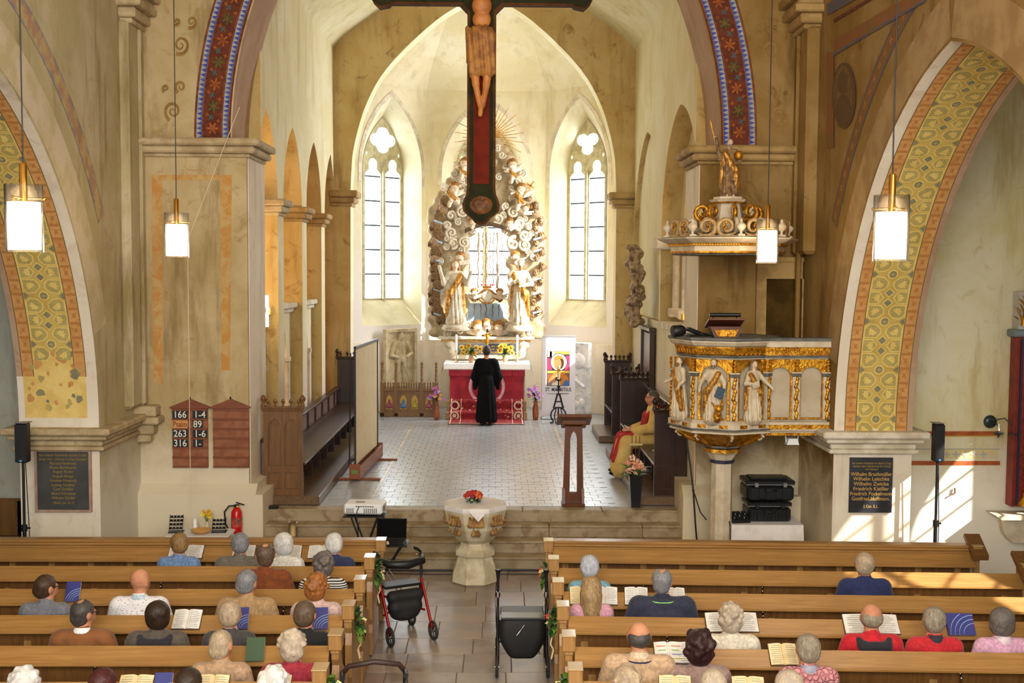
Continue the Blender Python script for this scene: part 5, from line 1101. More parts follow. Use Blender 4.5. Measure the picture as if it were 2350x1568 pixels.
# ================================================================ FONT with cloth and bouquet
f0 = Vector((-.27, 14.80, 0)); fo = thing('baptismal_font', 'octagonal carved stone font before the choir steps', 'font', f0, R(22.5 + 3))
FST = mat('font_stone', rgb(208, 196, 166), rgb(182, 168, 136), 5, .85, bump=.35, bscale=18); FREL = mat('font_relief', rgb(170, 130, 70), rgb(120, 84, 44), 9, .7, bump=.8, bscale=20)
MB().lathe([(.30, 0), (.325, .02), (.31, .13), (.24, .34), (.235, .36)], n=8, smooth=False).build('foot', FST, fo)
MB().lathe([(.235, .36), (.275, .37), (.275, .42), (.235, .45), (.20, .49), (.20, .53)], n=8, smooth=False).build('waist', FST, fo)
MB().lathe([(.20, .53), (.27, .59), (.37, .74), (.415, .90), (.43, .96), (.43, 1.02), (.41, 1.03), (.30, 1.03)], n=8, smooth=False).build('bowl', FST, fo)
for k in range(8):
    a = (k + .5) * PI / 4; ca, sa = math.cos(a), math.sin(a)
    for (r_, z, n_, sp_) in ((.375, .86, 4, .05), (.325, .73, 2, .055)):
        pr = []
        for i in range(n_):
            o_ = (i - (n_ - 1) / 2) * sp_; x, y = r_ * ca - o_ * sa, r_ * sa + o_ * ca
            pr += [E_((x, y, z), (.028, .028, .055)), E_((x * 1.03, y * 1.03, z + .06), .022), E_((x * 1.03, y * 1.03, z - .04), (.034, .03, .03))]
        put('relief', blob_mesh('relief', pr, .009, .012, disp=lambda P_: wav(P_, 130, .004)), FREL, fo)
fc_ = thing('font_cloth', 'white cloth laid over the font rim with a hanging corner', 'cloth', (f0.x, f0.y, 1.0)); fc_.rotation_euler = (0, 0, R(25.5))
CLOTH = mat('white_linen', rgb(236, 230, 226), rgb(224, 216, 212), 5, .85, bump=.15, bscale=40)
MB().lathe([(.405, .032), (.42, .045), (.438, .04), (.44, .012), (.436, -.02)], n=8, smooth=False, cap=False).build('rim_cover', CLOTH, fc_); MB().lathe([(.0, .042), (.41, .04)], n=8, smooth=False, cap=False).build('top_cover', CLOTH, fc_)
hg = MB(); th = -R(25.5) - PI / 2 + .12
P3 = lambda r_, o_, z: (r_ * math.cos(th) - o_ * math.sin(th), r_ * math.sin(th) + o_ * math.cos(th), z)
hg.add([P3(.40, -.13, .045), P3(.40, .13, .045), P3(.425, .11, .0), P3(.425, -.11, .0), P3(.425, 0, -.12)], [(0, 1, 2, 3), (3, 2, 4)]); hg.build('hanging_corner', CLOTH, fc_)
bq = thing('bouquet', 'round bouquet of red and orange roses on the font', 'flowers', (f0.x - .02, f0.y + .03, 1.045)); rq = random.Random(8)
lf = MB()
for i in range(46): a = rq.uniform(0, 2 * PI); leaf(lf, (.06 * math.cos(a), .06 * math.sin(a), .02), (rq.uniform(.10, .15) * math.cos(a), rq.uniform(.10, .15) * math.sin(a), rq.uniform(.005, .06)), .035, rq.randrange(3))
lf.build('leaf_ring', FLEAF, bq); ROSE = [mat('rose_%d' % i, rgb(*c), rgb(*[int(q * .75) for q in c]), 30, .55) for i, c in enumerate(((214, 52, 38), (236, 106, 48), (224, 84, 92), (150, 30, 60)))]
for i in range(19):
    a = i * 2.4; r_ = .026 * math.sqrt(i); z = .13 - .05 * (i / 19) ** 1.5; q = MB(); mm = rq.choice(ROSE)
    for k in range(3):
        rr_ = .034 - .009 * k; q.lathe([(rr_ * .4, -.03), (rr_, -.012), (rr_ * 1.02, .006 + .006 * k), (rr_ * .75, .014 + .007 * k)], (r_ * math.cos(a), r_ * math.sin(a), z), 7, rot=.3 * k, cap=False)
    q.ball((r_ * math.cos(a), r_ * math.sin(a), z + .01), .014, 6, 4); q.build('rose', mm, bq)
# ================================================================ ALTAR AND APSE FURNISHINGS
def statue_mesh(h, seed=0, aL=((.24, .02, 1.05), (.16, -.2, 1.0)), aR=((-.24, .02, 1.05), (-.16, -.2, 1.05)), res=.012, beard=True, turn=0, drape=1, lean=0.0):
    """robed figure h metres tall facing -Y; labels 0 robe, 1 gilded cloak, 2 face and hands, 3 hair"""
    f = h / 1.78; S = lambda p: (p[0] * f + lean * p[2] * f, p[1] * f, p[2] * f); q = random.Random(seed); pr = []
    pr += [C_(S((0, .02, .10)), S((.02 * drape, 0, .95)), .25 * f, .165 * f, 0), E_(S((0, 0, 1.2)), (.19 * f, .13 * f, .26 * f), 0), C_(S((-.14, 0, 1.38)), S((.14, 0, 1.38)), .085 * f, .085 * f, 0), C_(S((0, 0, 1.4)), S((0, -.01, 1.52)), .055 * f, .05 * f, 2)]
    pr += [C_(S((.16 * drape, -.08, 1.34)), S((-.12 * drape, -.14, .82)), .075 * f, .09 * f, 1), C_(S((-.14 * drape, -.12, .85)), S((-.20 * drape, -.05, .25)), .10 * f, .07 * f, 1), C_(S((.17 * drape, .02, 1.3)), S((.21 * drape, .04, .35)), .08 * f, .07 * f, 1)]
    pr += [E_(S((.01, -.015, 1.63)), (.078 * f, .09 * f, .108 * f), 2), E_(S((.01, .025, 1.665)), (.092 * f, .09 * f, .10 * f), 3), C_(S((.01, -.1, 1.635)), S((.01, -.11, 1.605)), .012 * f, .016 * f, 2)]
    if beard: pr += [E_(S((.01, -.075, 1.545)), (.05 * f, .045 * f, .075 * f), 3)]
    else: pr += [C_(S((-.075, .03, 1.66)), S((-.10, .03, 1.45)), .045 * f, .035 * f, 3), C_(S((.09, .03, 1.66)), S((.11, .03, 1.45)), .045 * f, .035 * f, 3)]
    for sh, (e, w_) in ((.17, aL), (-.17, aR)):
        pr += [C_(S((sh, 0, 1.36)), S(e), .075 * f, .062 * f, 0), C_(S(e), S(w_), .06 * f, .045 * f, 0), E_(S(w_), (.035 * f, .035 * f, .045 * f), 2)]
        d = Vector(w_) - Vector(e); d.normalize()
        for k in range(4): o_ = (k - 1.5) * .018; pr.append(C_(S((w_[0] + o_, w_[1], w_[2])), S((w_[0] + o_ + d.x * .07, w_[1] + d.y * .07, w_[2] + d.z * .07 - .01)), .011 * f, .009 * f, 2))
    pr += [E_(S((.08, -.14, .05)), (.05 * f, .11 * f, .045 * f), 2), E_(S((-.09, -.12, .05)), (.05 * f, .11 * f, .045 * f), 2)]
    ph = q.uniform(0, 6)
    def disp(P_):
        a = np.arctan2(P_[..., 1], P_[..., 0]); z = P_[..., 2] / f; m = np.clip((1.3 - z) / .5, 0, 1)
        return f * m * (.016 * np.sin(13 * a + 4 * z + ph) + .009 * np.sin(23 * a - 7 * z))
    return blob_mesh('figure', pr, res, .035 * f, disp=disp)
YR = 27.75; KR = YR / 2600
def rx(px): return (px - 1117) * KR
def rz(py): return (622 - py) * KR
r0 = atY(1117, 622, YR)
RETW = mat('retable_cream', rgb(218, 208, 188), rgb(198, 184, 158), 5, .6, bump=.1, bscale=20, c3=rgb(178, 156, 118), s3=9); RETG = mat('retable_gold', rgb(204, 150, 66), rgb(150, 100, 40), 16, .38, .5, bump=.4, bscale=40); RETS = mat('retable_skin', rgb(228, 204, 178), rgb(206, 176, 146), 8, .5); RETH = mat('retable_hair', rgb(170, 120, 56), rgb(120, 80, 34), 20, .5, .3)
RETB = mat('retable_blue', rgb(176, 196, 216), rgb(150, 176, 204), 5, .7); RETBR = mat('retable_brown', rgb(148, 116, 76), rgb(92, 64, 34), 16, .6, .05, bump=.3, bscale=40)
rt_ = thing('altarpiece', 'tall baroque altarpiece of cream clouds, cherubs and gilded statues', 'altarpiece', r0)
# cloud mass behind the scrolls: left flank, right flank, gable, lower zone
cm = []; rq = random.Random(31)
def inside(px, py):
    hw = 124 if py > 480 else (124 - (480 - py) * .62); c = 1117
    if abs(px - c) > hw: return False
    if 536 < py < 742: return abs(px - 1121) > 50 + (6 if py > 700 else 0)
    if py <= 536: return not (((px - 1121) / 50) ** 2 + ((py - 560) / 50) ** 2 < 1)
    return py < 768
for i in range(1000):
    px, py = 992 + (i % 25) * 10.4 + rq.uniform(-3, 3), 328 + (i // 25) * 11.2 + rq.uniform(-3, 3)
    if inside(px, py): q = rq.uniform(.09, .16); cm.append(E_((rx(px), rq.uniform(.04, .10), rz(py)), (q, .09, q)))
put('cloud_mass', blob_mesh('cloud_mass', cm, .034, .04), mat('retable_gap_shade', rgb(188, 170, 138), rgb(160, 138, 102), 4, .7), rt_)  # darker tan puts the shade between the scrolls into the colour
def scroll_mesh(hand, turns):
    mb_ = MB(); n_ = 26; pts = []
    for i in range(n_): t_ = i / (n_ - 1); r_ = 1 - .80 * t_; a = hand * t_ * turns * 2 * PI; pts.append((r_ * math.cos(a), -.25 * t_, r_ * math.sin(a)))
    mb_.tube(pts, [.30 - .14 * i / (n_ - 1) for i in range(n_)], 8); mb_.ball(pts[-1], .22, 8, 6); mb_.ball((0, .15, 0), (.85, .3, .85), 12, 6); mb_.ball(pts[0], .30, 8, 6); return mb_.mesh('cloud_scroll')
SCR = [scroll_mesh(h_, t_) for h_ in (1, -1) for t_ in (1.15, 1.5)]
scl = [(1035, 497, 12), (1062, 489, 12), (1027, 520, 9), (1036, 536, 13), (1040, 559, 12), (1066, 558, 12), (1024, 569, 8), (1027, 549, 7), (1142, 503, 12), (1177, 489, 13), (1192, 516, 13), (1203, 541, 13), (1178, 560, 15), (1204, 563, 13), (1211, 522, 8), (1044, 403, 10), (1063, 434, 9), (1192, 418, 10), (1159, 386, 9), (1197, 402, 9), (1080, 400, 10), (1090, 372, 9), (1150, 360, 8), (1030, 765, 9), (1058, 758, 10), (1188, 758, 11), (1214, 762, 10), (1165, 748, 8), (1074, 745, 8), (1052, 512, 8), (1160, 475, 9), (1072, 460, 9), (1092, 345, 8), (1140, 345, 8), (1046, 465, 9), (1196, 470, 9), (1156, 530, 8), (1084, 532, 7), (1128, 742, 7), (1104, 745, 7), (1224, 590, 8), (1012, 600, 7), (1175, 455, 8), (1060, 415, 8), (1175, 395, 8)]
for i, (px, py, r_) in enumerate(scl): put('cloud_scroll', SCR[i % 4], RETW, rt_, (rx(px), -.13 - .03 * (i % 3), rz(py)), (0, rq.uniform(0, 6.28), 0)).scale = (r_ * KR * 1.05,) * 3
for i in range(110):
    px, py = rq.uniform(996, 1238), rq.uniform(335, 765)
    if inside(px, py) and not (1000 < px < 1085 and 590 < py < 740) and not (1160 < px < 1235 and 590 < py < 740): put('cloud_scroll', SCR[i % 4], RETW, rt_, (rx(px), -.10, rz(py)), (0, rq.uniform(0, 6.28), 0)).scale = (rq.uniform(5.5, 9) * KR,) * 3
# cherubs: head, hair, wings
def cherub_mesh():
    pr = [E_((0, 0, 0), (.085, .085, .095), 0), E_((0, .02, .035), (.097, .09, .085), 1), E_((0, -.085, -.02), (.018, .02, .018), 0), C_((0, 0, -.05), (0, .02, -.13), .05, .06, 0)]
    for k in range(10): a = k * 2 * PI / 10; pr.append(E_((.085 * math.cos(a), .03, .045 + .07 * math.sin(a) * (.6 if math.sin(a) < 0 else 1)), .03, 1))
    for s_ in (-1, 1): pr += [E_((s_ * .045, -.065, -.03), .028, 0), C_((s_ * .07, .03, -.10), (s_ * .22, .03, -.02), .05, .02, 2), C_((s_ * .07, .03, -.12), (s_ * .2, .03, -.10), .045, .02, 2)]
    return blob_mesh('cherub', pr, .014, .02)
CH = cherub_mesh()
for px, py, s_, r_ in ((1066, 380, 1.15, .2), (1043, 436, 1.2, -.1), (1174, 382, 1.15, -.2), (1194, 437, 1.2, .1), (1098, 750, 1.3, 0), (1145, 750, 1.3, 0), (1117, 742, 1.0, 0), (1085, 512, 1.0, .1), (1168, 514, 1.05, -.2), (1056, 592, 1.1, .2), (1182, 590, 1.1, 0), (1047, 742, 1.1, .2), (1189, 745, 1.2, -.1), (1104, 355, 1, .3), (1205, 480, .9, .3)):
    o = put('cherub', CH, [RETS, RETH, RETW], rt_, (rx(px), -.24, rz(py)), (0, r_, 0)); o.scale = (s_,) * 3
# small angels beside the gable with book, cross and chalice
AN = blob_mesh('angel', [E_((0, 0, .1), (.1, .08, .16), 0), C_((0, 0, 0), (.16, -.02, -.14), .08, .05, 0), C_((0, 0, 0), (-.05, -.04, -.22), .08, .05, 0), C_((-.07, 0, .2), (-.2, -.06, .16), .04, .03, 0), C_((.07, 0, .2), (.2, -.06, .26), .04, .03, 0), C_((-.08, -.05, .12), (.1, -.06, -.04), .05, .05, 1)], .014, .03)
for px, py, s_ in ((1036, 455, 1), (1190, 462, 1), (1062, 400, .8), (1176, 405, .8)): o = put('angel', AN, [RETS, RETG], rt_, (rx(px), -.2, rz(py))); o.scale = (s_,) * 3
MB().box((rx(1022), -.26, rz(433)), (.2, .06, .16), rot=Matrix.Rotation(.5, 3, 'Y'), bev=.01).build('stone_tablet', RETW, rt_)
m_ = MB(); m_.box((0, 0, 0), (.035, .035, .46)); m_.box((0, 0, .1), (.22, .035, .035)); m_.build('gilded_cross', RETG, rt_, loc=(rx(1210), -.26, rz(437)), rot=(0, .6, 0))
MB().lathe([(.05, 0), (.02, .02), (.015, .1), (.06, .15), (.065, .22)], (rx(1189), -.3, rz(470)), 10).build('gilded_chalice', RETG, rt_)
# wings beside the cross shaft
for px, py, ang in ((1150, 430, .55), (1088, 425, -.6), (1100, 392, -.5), (1140, 395, .5)):
    m_ = MB()
    for k in range(6): leaf(m_, (0, 0, 0), (.30 - .02 * k, -.04, .06 - .045 * k), .07, 0, .12)
    m_.build('wing', RETW if px > 1120 and py > 400 else RETG, rt_, loc=(rx(px - 12), -.22, rz(py + 8)), rot=(0, -ang, 0 if ang > 0 else PI))
# standing statues
SL = statue_mesh(1.55, 3, ((.34, -.05, 1.1), (.44, -.2, 1.42)), ((-.30, -.05, 1.1), (-.42, -.12, 1.55)), .014, False, drape=1); SR_ = statue_mesh(1.58, 5, ((.3, -.1, 1.1), (.05, -.26, 1.05)), ((-.3, -.1, 1.1), (-.02, -.26, 1.2)), .014, True, drape=-1)
put('statue', SL, [RETW, RETG, RETS, RETH], rt_, (rx(1046), -.42, rz(742))); put('statue', SR_, [RETW, RETG, RETS, RETH], rt_, (rx(1193), -.42, rz(742)))
for px in (1046, 1193): MB().lathe([(.30, 0), (.33, .05), (.28, .12), (.28, .14)], (rx(px), -.38, rz(757)), 14).build('statue_base', RETW, rt_)
# hanging garlands: leaf sheaves (left), pine cones and grapes (right), pale blue ribbons
sh = MB()
for k in range(13): a = (k - 6) / 6; sh.tube([(a * .03, 0, 0), (a * .10, -.05, -.08), (a * .13, -.03, -.19), (a * .10, -.0, -.27)], [.012, .028, .024, .006], 6)
shm = sh.mesh('leaf_sheaf')
for i, py in enumerate(range(452, 735, 19)):
    px = 1012 - 12 * math.sin((py - 440) / 300 * PI) + (10 if py < 490 else 0); o = put('leaf_sheaf', shm, (RETBR, RETBR, RETW, RETBR, RETG)[i % 5], rt_, (rx(px), -.16, rz(py)), (0, rq.uniform(-.5, .5), rq.uniform(-.6, .6))); o.scale = (1.05,) * 3
cn = MB(); cn.ball((0, 0, 0), (.07, .07, .095), 9, 7)
for i in range(26): z = -.085 + .17 * (i % 6) / 5.5; a = i * 2.4; r_ = .068 * math.sqrt(max(.05, 1 - (z / .1) ** 2)); cn.ball((r_ * math.cos(a), r_ * math.sin(a), z), .021, 6, 4)
cnm = cn.mesh('fruit_cone')
for i, py in enumerate(range(455, 740, 17)):
    px = 1224 + 12 * math.sin((py - 440) / 300 * PI) - (8 if py < 480 else 0); o = put('fruit_cone', cnm, RETG if i % 2 else RETBR, rt_, (rx(px + (7 if i % 2 else -6)), -.15, rz(py)), (rq.uniform(-.5, .5), rq.uniform(-.5, .5), 0)); o.scale = (.95,) * 3
    if i % 2: o = put('leaf_sheaf', shm, RETW, rt_, (rx(px + 3), -.10, rz(py - 6)), (0, rq.uniform(-.6, .6), .4)); o.scale = (.8,) * 3
for px, pys in ((1006, (512, 556, 600, 668, 722)), (1232, (548, 575, 640, 672, 715))):
    for py in pys: MB().box((rx(px), -.2, rz(py)), (.22, .05, .05), rot=Matrix.Rotation(.35 if px < 1100 else -.3, 3, 'Y'), bev=.02).build('ribbon', RETB, rt_)
# inscription arch, wavy rays, wreath with crown, back panel, sunburst
DARKP = mat('inscription_dark', rgb(70, 56, 34), rgb(52, 40, 24), 8, .6)
m_ = MB(); m_.grid(lambda u, v: (rx(1119 + 52 * (2 * u - 1)), -.26, rz(545 - 24 * math.cos((2 * u - 1) * 1.25)) + .10 * v), 14, 1); m_.build('inscription_band', DARKP, rt_)
for i, ch_ in enumerate('SIEHE DAS IST GOTTES LAMM'):
    u = -.9 + 1.8 * i / 24
    if ch_ != ' ': text('|' if i % 2 else 'I', .085, RETG, rt_, (rx(1119 + 52 * u), -.268, rz(545 - 24 * math.cos(u * 1.25)) + .05), (R(90), -u * .45, 0), 'gilded_stroke')
def wavy(x, z0, z1, amp, n_=16, ph=0): return [(x + amp * math.sin(i * 1.25 + ph), -.05, z0 + (z1 - z0) * i / n_) for i in range(n_ + 1)]
for px, y1, w_ in ((1099, 662, .035), (1142, 662, .035), (1108, 650, .012), (1116, 650, .014), (1124, 650, .012), (1132, 652, .012), (1090, 640, .010), (1152, 640, .010)): MB().tube(wavy(rx(px), rz(534), rz(y1), .012, ph=px), w_, 6).build('ray', RETW if w_ > .02 else RETBR, rt_)
for px, y1 in ((1089, 728), (1104, 730), (1116, 738), (1131, 730), (1145, 726)): MB().tube(wavy(rx(px), rz(698), rz(y1), .012, 10, px), [.014 * (1 - i / 14) for i in range(11)], 6).build('ray', RETBR, rt_)
wr = MB(); wr.tube([(rx(1118) + .19 * math.cos(a), -.14, rz(680) + .17 * math.sin(a)) for a in [k * PI / 12 for k in range(25)]], .025, 7); wr.build('wreath_ring', RETG, rt_)
put('wreath_heart', blob_mesh('wreath_heart', [E_((rx(1118) + s_ * .06, -.12, rz(678)), (.10, .05, .13)) for s_ in (-1, 1)] + [E_((rx(1118), -.12, rz(684)), (.10, .05, .12))], .014, .02), RETW, rt_)
for s_ in (-1, 1):
    o = put('cherub', CH, [RETS, RETH, RETG], rt_, (rx(1118 + s_ * 29), -.16, rz(672))); o.scale = (.9,) * 3
    for k in range(4): o = put('leaf_sheaf', shm, RETBR, rt_, (rx(1118 + s_ * (18 + 6 * k)), -.1, rz(672 + 4 * k)), (0, s_ * 1.2, 0)); o.scale = (.5,) * 3
m_ = MB(); m_.lathe([(.10, 0), (.13, .06)], n=14, cap=False); 
for k in range(7): a = k * 2 * PI / 7; m_.ball((.14 * math.cos(a), .14 * math.sin(a), .09), .03, 6, 4, 1)
m_.build('crown', [RETG, mat('crown_red', rgb(190, 50, 44), rough=.6)], rt_, loc=(rx(1118), -.14, rz(662)))
MB().bb(rx(1074), rx(1165), .02, .05, rz(738), rz(696)).build('back_panel', RETB, rt_)
MB().bb(rx(1060), rx(1180), -.02, .03, rz(770), rz(738)).build('lower_panel', RETW, rt_)
sbm = MB(); 
for k in range(44):
    a = 2 * PI * k / 44; L_ = .85 if k % 2 else .66; sbm.tube([(.12 * math.cos(a), .1, .12 * math.sin(a)), (L_ * math.cos(a), .1, L_ * math.sin(a))], [.012, .007], 5)
for k in range(44):
    a = 2 * PI * k / 44; L_ = .85 if k % 2 else .66; MB().tube([(.1 * math.cos(a), .1, .1 * math.sin(a)), (L_ * math.cos(a), .1, L_ * math.sin(a))], [.014, .008], 5).build('sun_ray', RETG, rt_, loc=(rx(1122), 0, rz(318)))
MB().ball((rx(1122), .08, rz(318)), (.13, .05, .13), 12, 8).build('sun_disc', RETG, rt_)
# predella: cornice, inscription field, scroll brackets
MB().bb(rx(1008), rx(1226), -.38, .06, rz(778), rz(771), bev=.02).build('cornice', RETW, rt_); MB().bb(rx(1014), rx(1218), -.33, .06, rz(783), rz(778), bev=.01).build('gilt_fillet', RETG, rt_)
MB().plate([(rx(1018), rz(783)), (rx(1214), rz(783)), (rx(1204), rz(800)), (rx(1196), rz(822)), (rx(1036), rz(822)), (rx(1028), rz(800))], [], lambda u, v, t: (u, t, v), -.28, .05).build('predella', RETW, rt_)
MB().bb(rx(1052), rx(1186), -.30, -.28, rz(812), rz(788), bev=.02).build('inscription_field', mat('slate_blue', rgb(70, 80, 92), rgb(56, 64, 76), 6, .6), rt_)
for j, w_ in enumerate((118, 110, 96)):
    for k in range(9): MB().box((rx(1119 - w_ / 2 + w_ * (k + .5) / 9), -.302, rz(793 + 7 * j)), (.09, .004, .03)).build('gilt_letter', RETG, rt_)
for px, s_ in ((1035, -1), (1203, 1)): put('bracket', blob_mesh('bracket', [E_((rx(px), -.3, rz(790)), (.13, .08, .1)), E_((rx(px - s_ * 4), -.32, rz(806)), (.09, .08, .14)), C_((rx(px), -.34, rz(785)), (rx(px - s_ * 8), -.34, rz(815)), .04, .03)], .016, .03, disp=lambda P_: wav(P_, 55, .01)), RETG if False else RETW, rt_)

# altar, steps, cloths, carpet
XA = -.22; YF = 26.7
as_ = thing('altar_steps', 'two shallow wooden steps before the altar', 'steps', (XA, 26, ZC)); SW_ = wood('step_wood', rgb(170, 130, 80), rgb(140, 100, 58), (.5, 9, 9), .4)
MB().bb(-.94, .94, 0, 1.0, 0, .17, bev=.01).build('lower_step', SW_, as_); MB().bb(-.93, .93, .36, 1.0, .17, .40, bev=.01).build('upper_step', SW_, as_)
al = thing('altar', 'stone altar table under white and red cloths', 'altar', (XA, YF, ZC + .40)); 
MB().bb(-.90, .90, 0, .95, -.02, .76, bev=.01).build('block', STONE, al); MB().bb(-1.0, 1.0, -.08, 1.0, .76, .84, bev=.01).build('top_slab', STONE, al)
ac = thing('altar_cloth', 'white altar cloth with a lace edge', 'cloth', (XA, YF, ZC + .40 + .84)); LIN = mat('altar_linen', rgb(250, 248, 246), rough=.85)
m_ = MB(); m_.grid(lambda u, v: (-1.02 + 2.04 * u, -.10 + 1.1 * v, .008 + .004 * math.sin(u * 40)), 20, 4); m_.build('top_cover', LIN, ac)
m_ = MB(); n_ = 60
for k in range(n_): x0, x1 = -1.02 + 2.04 * k / n_, -1.02 + 2.04 * (k + 1) / n_; m_.add([(x0, -.10, .008), (x1, -.10, .008), (x1, -.115, -.10), ((x0 + x1) / 2, -.116, -.135), (x0, -.115, -.10)], [(0, 1, 2, 3, 4)])
m_.build('lace_edge', LIN, ac)
for s_ in (-1, 1): MB().add([(s_ * 1.02, -.10, .008), (s_ * 1.02, 1.0, .008), (s_ * 1.07, 1.0, -.18), (s_ * 1.09, -.12, -.26)], [(0, 1, 2, 3)]).build('side_fall', LIN, ac)
pa = thing('altar_frontal', 'deep red altar frontal with a round pale emblem', 'altar cloth', (XA, YF - .02, ZC + .40)); REDC = mat('red_velvet', rgb(176, 20, 52), rgb(150, 12, 40), 4, .7, sheen=.3); REDD = mat('red_velvet_fold', rgb(190, 34, 66), rgb(168, 24, 54), 6, .7, sheen=.3)
m_ = MB(); m_.grid(lambda u, v: (-.87 + 1.74 * u, -.01 + .012 * math.sin(u * 26), .0 + .60 * v), 40, 2); m_.build('main_fall', REDC, pa)
for k in range(6): MB().bb(-.90 + .30 * k + .004, -.90 + .30 * (k + 1) - .004, -.05, -.02, .56, .74, bev=.006).build('top_panel', REDD, pa)
EMB = mat('emblem_pale', rgb(232, 190, 196), rgb(214, 150, 160), 7, .7)
m_ = MB(); n_ = 28
for k in range(n_):
    a0, a1 = 2 * PI * k / n_, 2 * PI * (k + 1) / n_; m_.add([(r_ * math.cos(a), -.045, .24 + r_ * math.sin(a)) for r_, a in ((.36, a0), (.36, a1), (.43, a1), (.43, a0))], [(0, 1, 2, 3)])
m_.build('emblem_ring', EMB, pa, loc=(0, 0, .07)); MB().plate([(-.2, .02), (.2, .02), (.13, .3), (-.13, .3)], [], lambda u, v, t: (u, t, v), -.046, -.04).build('emblem_mark', EMB, pa, loc=(0, 0, .0))
t = NT('carpet_red'); v = t.coords(); vo = t.node('ShaderNodeTexVoronoi'); vo.inputs['Scale'].default_value = 9; t.link(v, vo.inputs['Vector']); c = t.mix(t.ramp(vo.outputs['Distance'], .15, .3), rgb(206, 150, 130), rgb(140, 24, 30)); c = t.mix(t.ramp(t.noise(v, 22, 4), .52, .6), c, rgb(88, 14, 22)); t.color(c); t.b.inputs['Roughness'].default_value = .95; CARP = t.m
cp = thing('carpet_runner', 'red patterned oriental carpet running over the altar steps', 'carpet', (XA, 25.22, ZC)); pf = [(0, .012), (.74, .012), (.765, .03), (.77, .165), (.785, .185), (1.10, .187), (1.12, .2), (1.125, .39), (1.14, .415), (1.46, .417)]
def cfn(u, s_):
    i = min(int(s_ * (len(pf) - 1)), len(pf) - 2); q = s_ * (len(pf) - 1) - i; a, b = pf[i], pf[i + 1]; return (-.86 + 1.72 * u, a[0] + (b[0] - a[0]) * q, a[1] + (b[1] - a[1]) * q)
MB().grid(cfn, 12, 36).build('pile', CARP, cp)
CW = mat('carpet_cream', rgb(226, 196, 178), rough=.95); m_ = MB()
for u0, u1 in ((.015, .03), (.15, .158), (.842, .85), (.97, .985)): m_.grid(lambda u, v: Vector(cfn(u0 + (u1 - u0) * u, v)) + Vector((0, -.006, .006)), 1, 36)
m_.build('border_line', CW, cp)['kind'] = 'stuff'
m_ = MB(); m_.bb(-.85, .85, .03, .05, .016, .02); m_.bb(-.85, .85, .13, .14, .016, .02); m_.build('end_line', CW, cp)['kind'] = 'stuff'
for sx in (-1, 1):
    m_ = MB(); m_.lathe([(.07, 0), (.11, 0)], n=20, cap=False); m_.build('rosette', CW, cp, loc=(sx * .74, .763, .10), rot=(R(90), 0, 0)); MB().lathe([(.0, 0), (.045, 0)], n=14, cap=False).build('rosette_eye', CW, cp, loc=(sx * .74, .762, .10), rot=(R(90), 0, 0))
    MB().lathe([(.07, 0), (.11, 0)], n=20, cap=False).build('rosette', CW, cp, loc=(sx * .74, 1.115, .30), rot=(R(90), 0, 0))
# things on the altar
ZA = ZC + .40 + .85
for px, lab in ((1048, 'white altar candle in a brass holder beside the left sunflowers'), (1188, 'white altar candle in a brass holder beside the right sunflowers')):
    o = thing('candlestick', lab, 'candle', ((px - 1140) * 27.05 / 2600, 27.05, ZA), 0, 'altar candles'); MB().lathe([(.07, 0), (.06, .02), (.02, .04), (.018, .22), (.05, .25), (.05, .27)], n=12).build('holder', mat('silver_gilt', rgb(226, 214, 180), rough=.25, metal=.8), o); MB().lathe([(.03, .27), (.03, .66), (.008, .67)], n=12).build('candle', LIN, o)
o = thing('altar_crucifix', 'small gilded crucifix standing on the altar', 'crucifix', ((1119 - 1140) * 27.2 / 2600, 27.15, ZA)); MB().lathe([(.10, 0), (.09, .03), (.03, .06), (.025, .25)], n=12).build('stand', GOLD, o); m_ = MB(); m_.bb(-.025, .025, -.02, .02, .25, .80); m_.bb(-.12, .12, -.02, .02, .62, .67); m_.build('cross', IRON, o); put('figure', blob_mesh('figure', [C_((0, -.04, .36), (0, -.04, .62), .025, .04), E_((0, -.05, .69), .03), C_((0, -.04, .63), (-.1, -.04, .66), .016), C_((0, -.04, .63), (.1, -.04, .66), .016)], .012, .015), GOLD, o)
YELP = [mat('sunflower_%d' % i, rgb(*c), rough=.55) for i, c in enumerate(((248, 214, 40), (240, 226, 90), (226, 170, 20)))]
for px, lab, sd in ((1082, 'vase of sunflowers on the altar, hymn board side', 2), (1160, 'vase of sunflowers on the altar, pulpit side', 3)):
    rq = random.Random(sd); o = thing('sunflower_vase', lab, 'flowers', ((px - 1140) * 26.95 / 2600, 26.95, ZA)); MB().lathe([(.045, 0), (.07, .08), (.05, .17), (.06, .2)], n=12).build('vase', mat('vase_clay', rgb(200, 150, 110), rough=.5), o)
    lf = MB()
    for i in range(22): a = rq.uniform(0, 2 * PI); leaf(lf, (0, 0, .18), (rq.uniform(.1, .22) * math.cos(a), rq.uniform(.1, .22) * math.sin(a), rq.uniform(.12, .4)), .08, rq.randrange(3))
    lf.build('leaves', FLEAF, o)
    for i in range(9):
        c = Vector((rq.uniform(-.24, .24), rq.uniform(-.12, .08), rq.uniform(.22, .42))); m_ = MB(); up = Vector((rq.uniform(-.4, .4), -1, rq.uniform(.1, .7))).normalized(); s_ = up.orthogonal().normalized(); q = up.cross(s_)
        for k in range(12): a = 2 * PI * k / 12; d = s_ * math.cos(a) + q * math.sin(a); e = s_ * math.cos(a + 1.57) + q * math.sin(a + 1.57); m_.add([c + d * .03 + e * .012, c + d * .085, c + d * .03 - e * .012], [(0, 1, 2)], 0)
        m_.ball(c + up * .006, .035, 8, 5, 1); m_.build('sunflower', [YELP[i % 2], mat('sunflower_eye', rgb(160, 96, 20), rough=.8)], o, recalc=False)
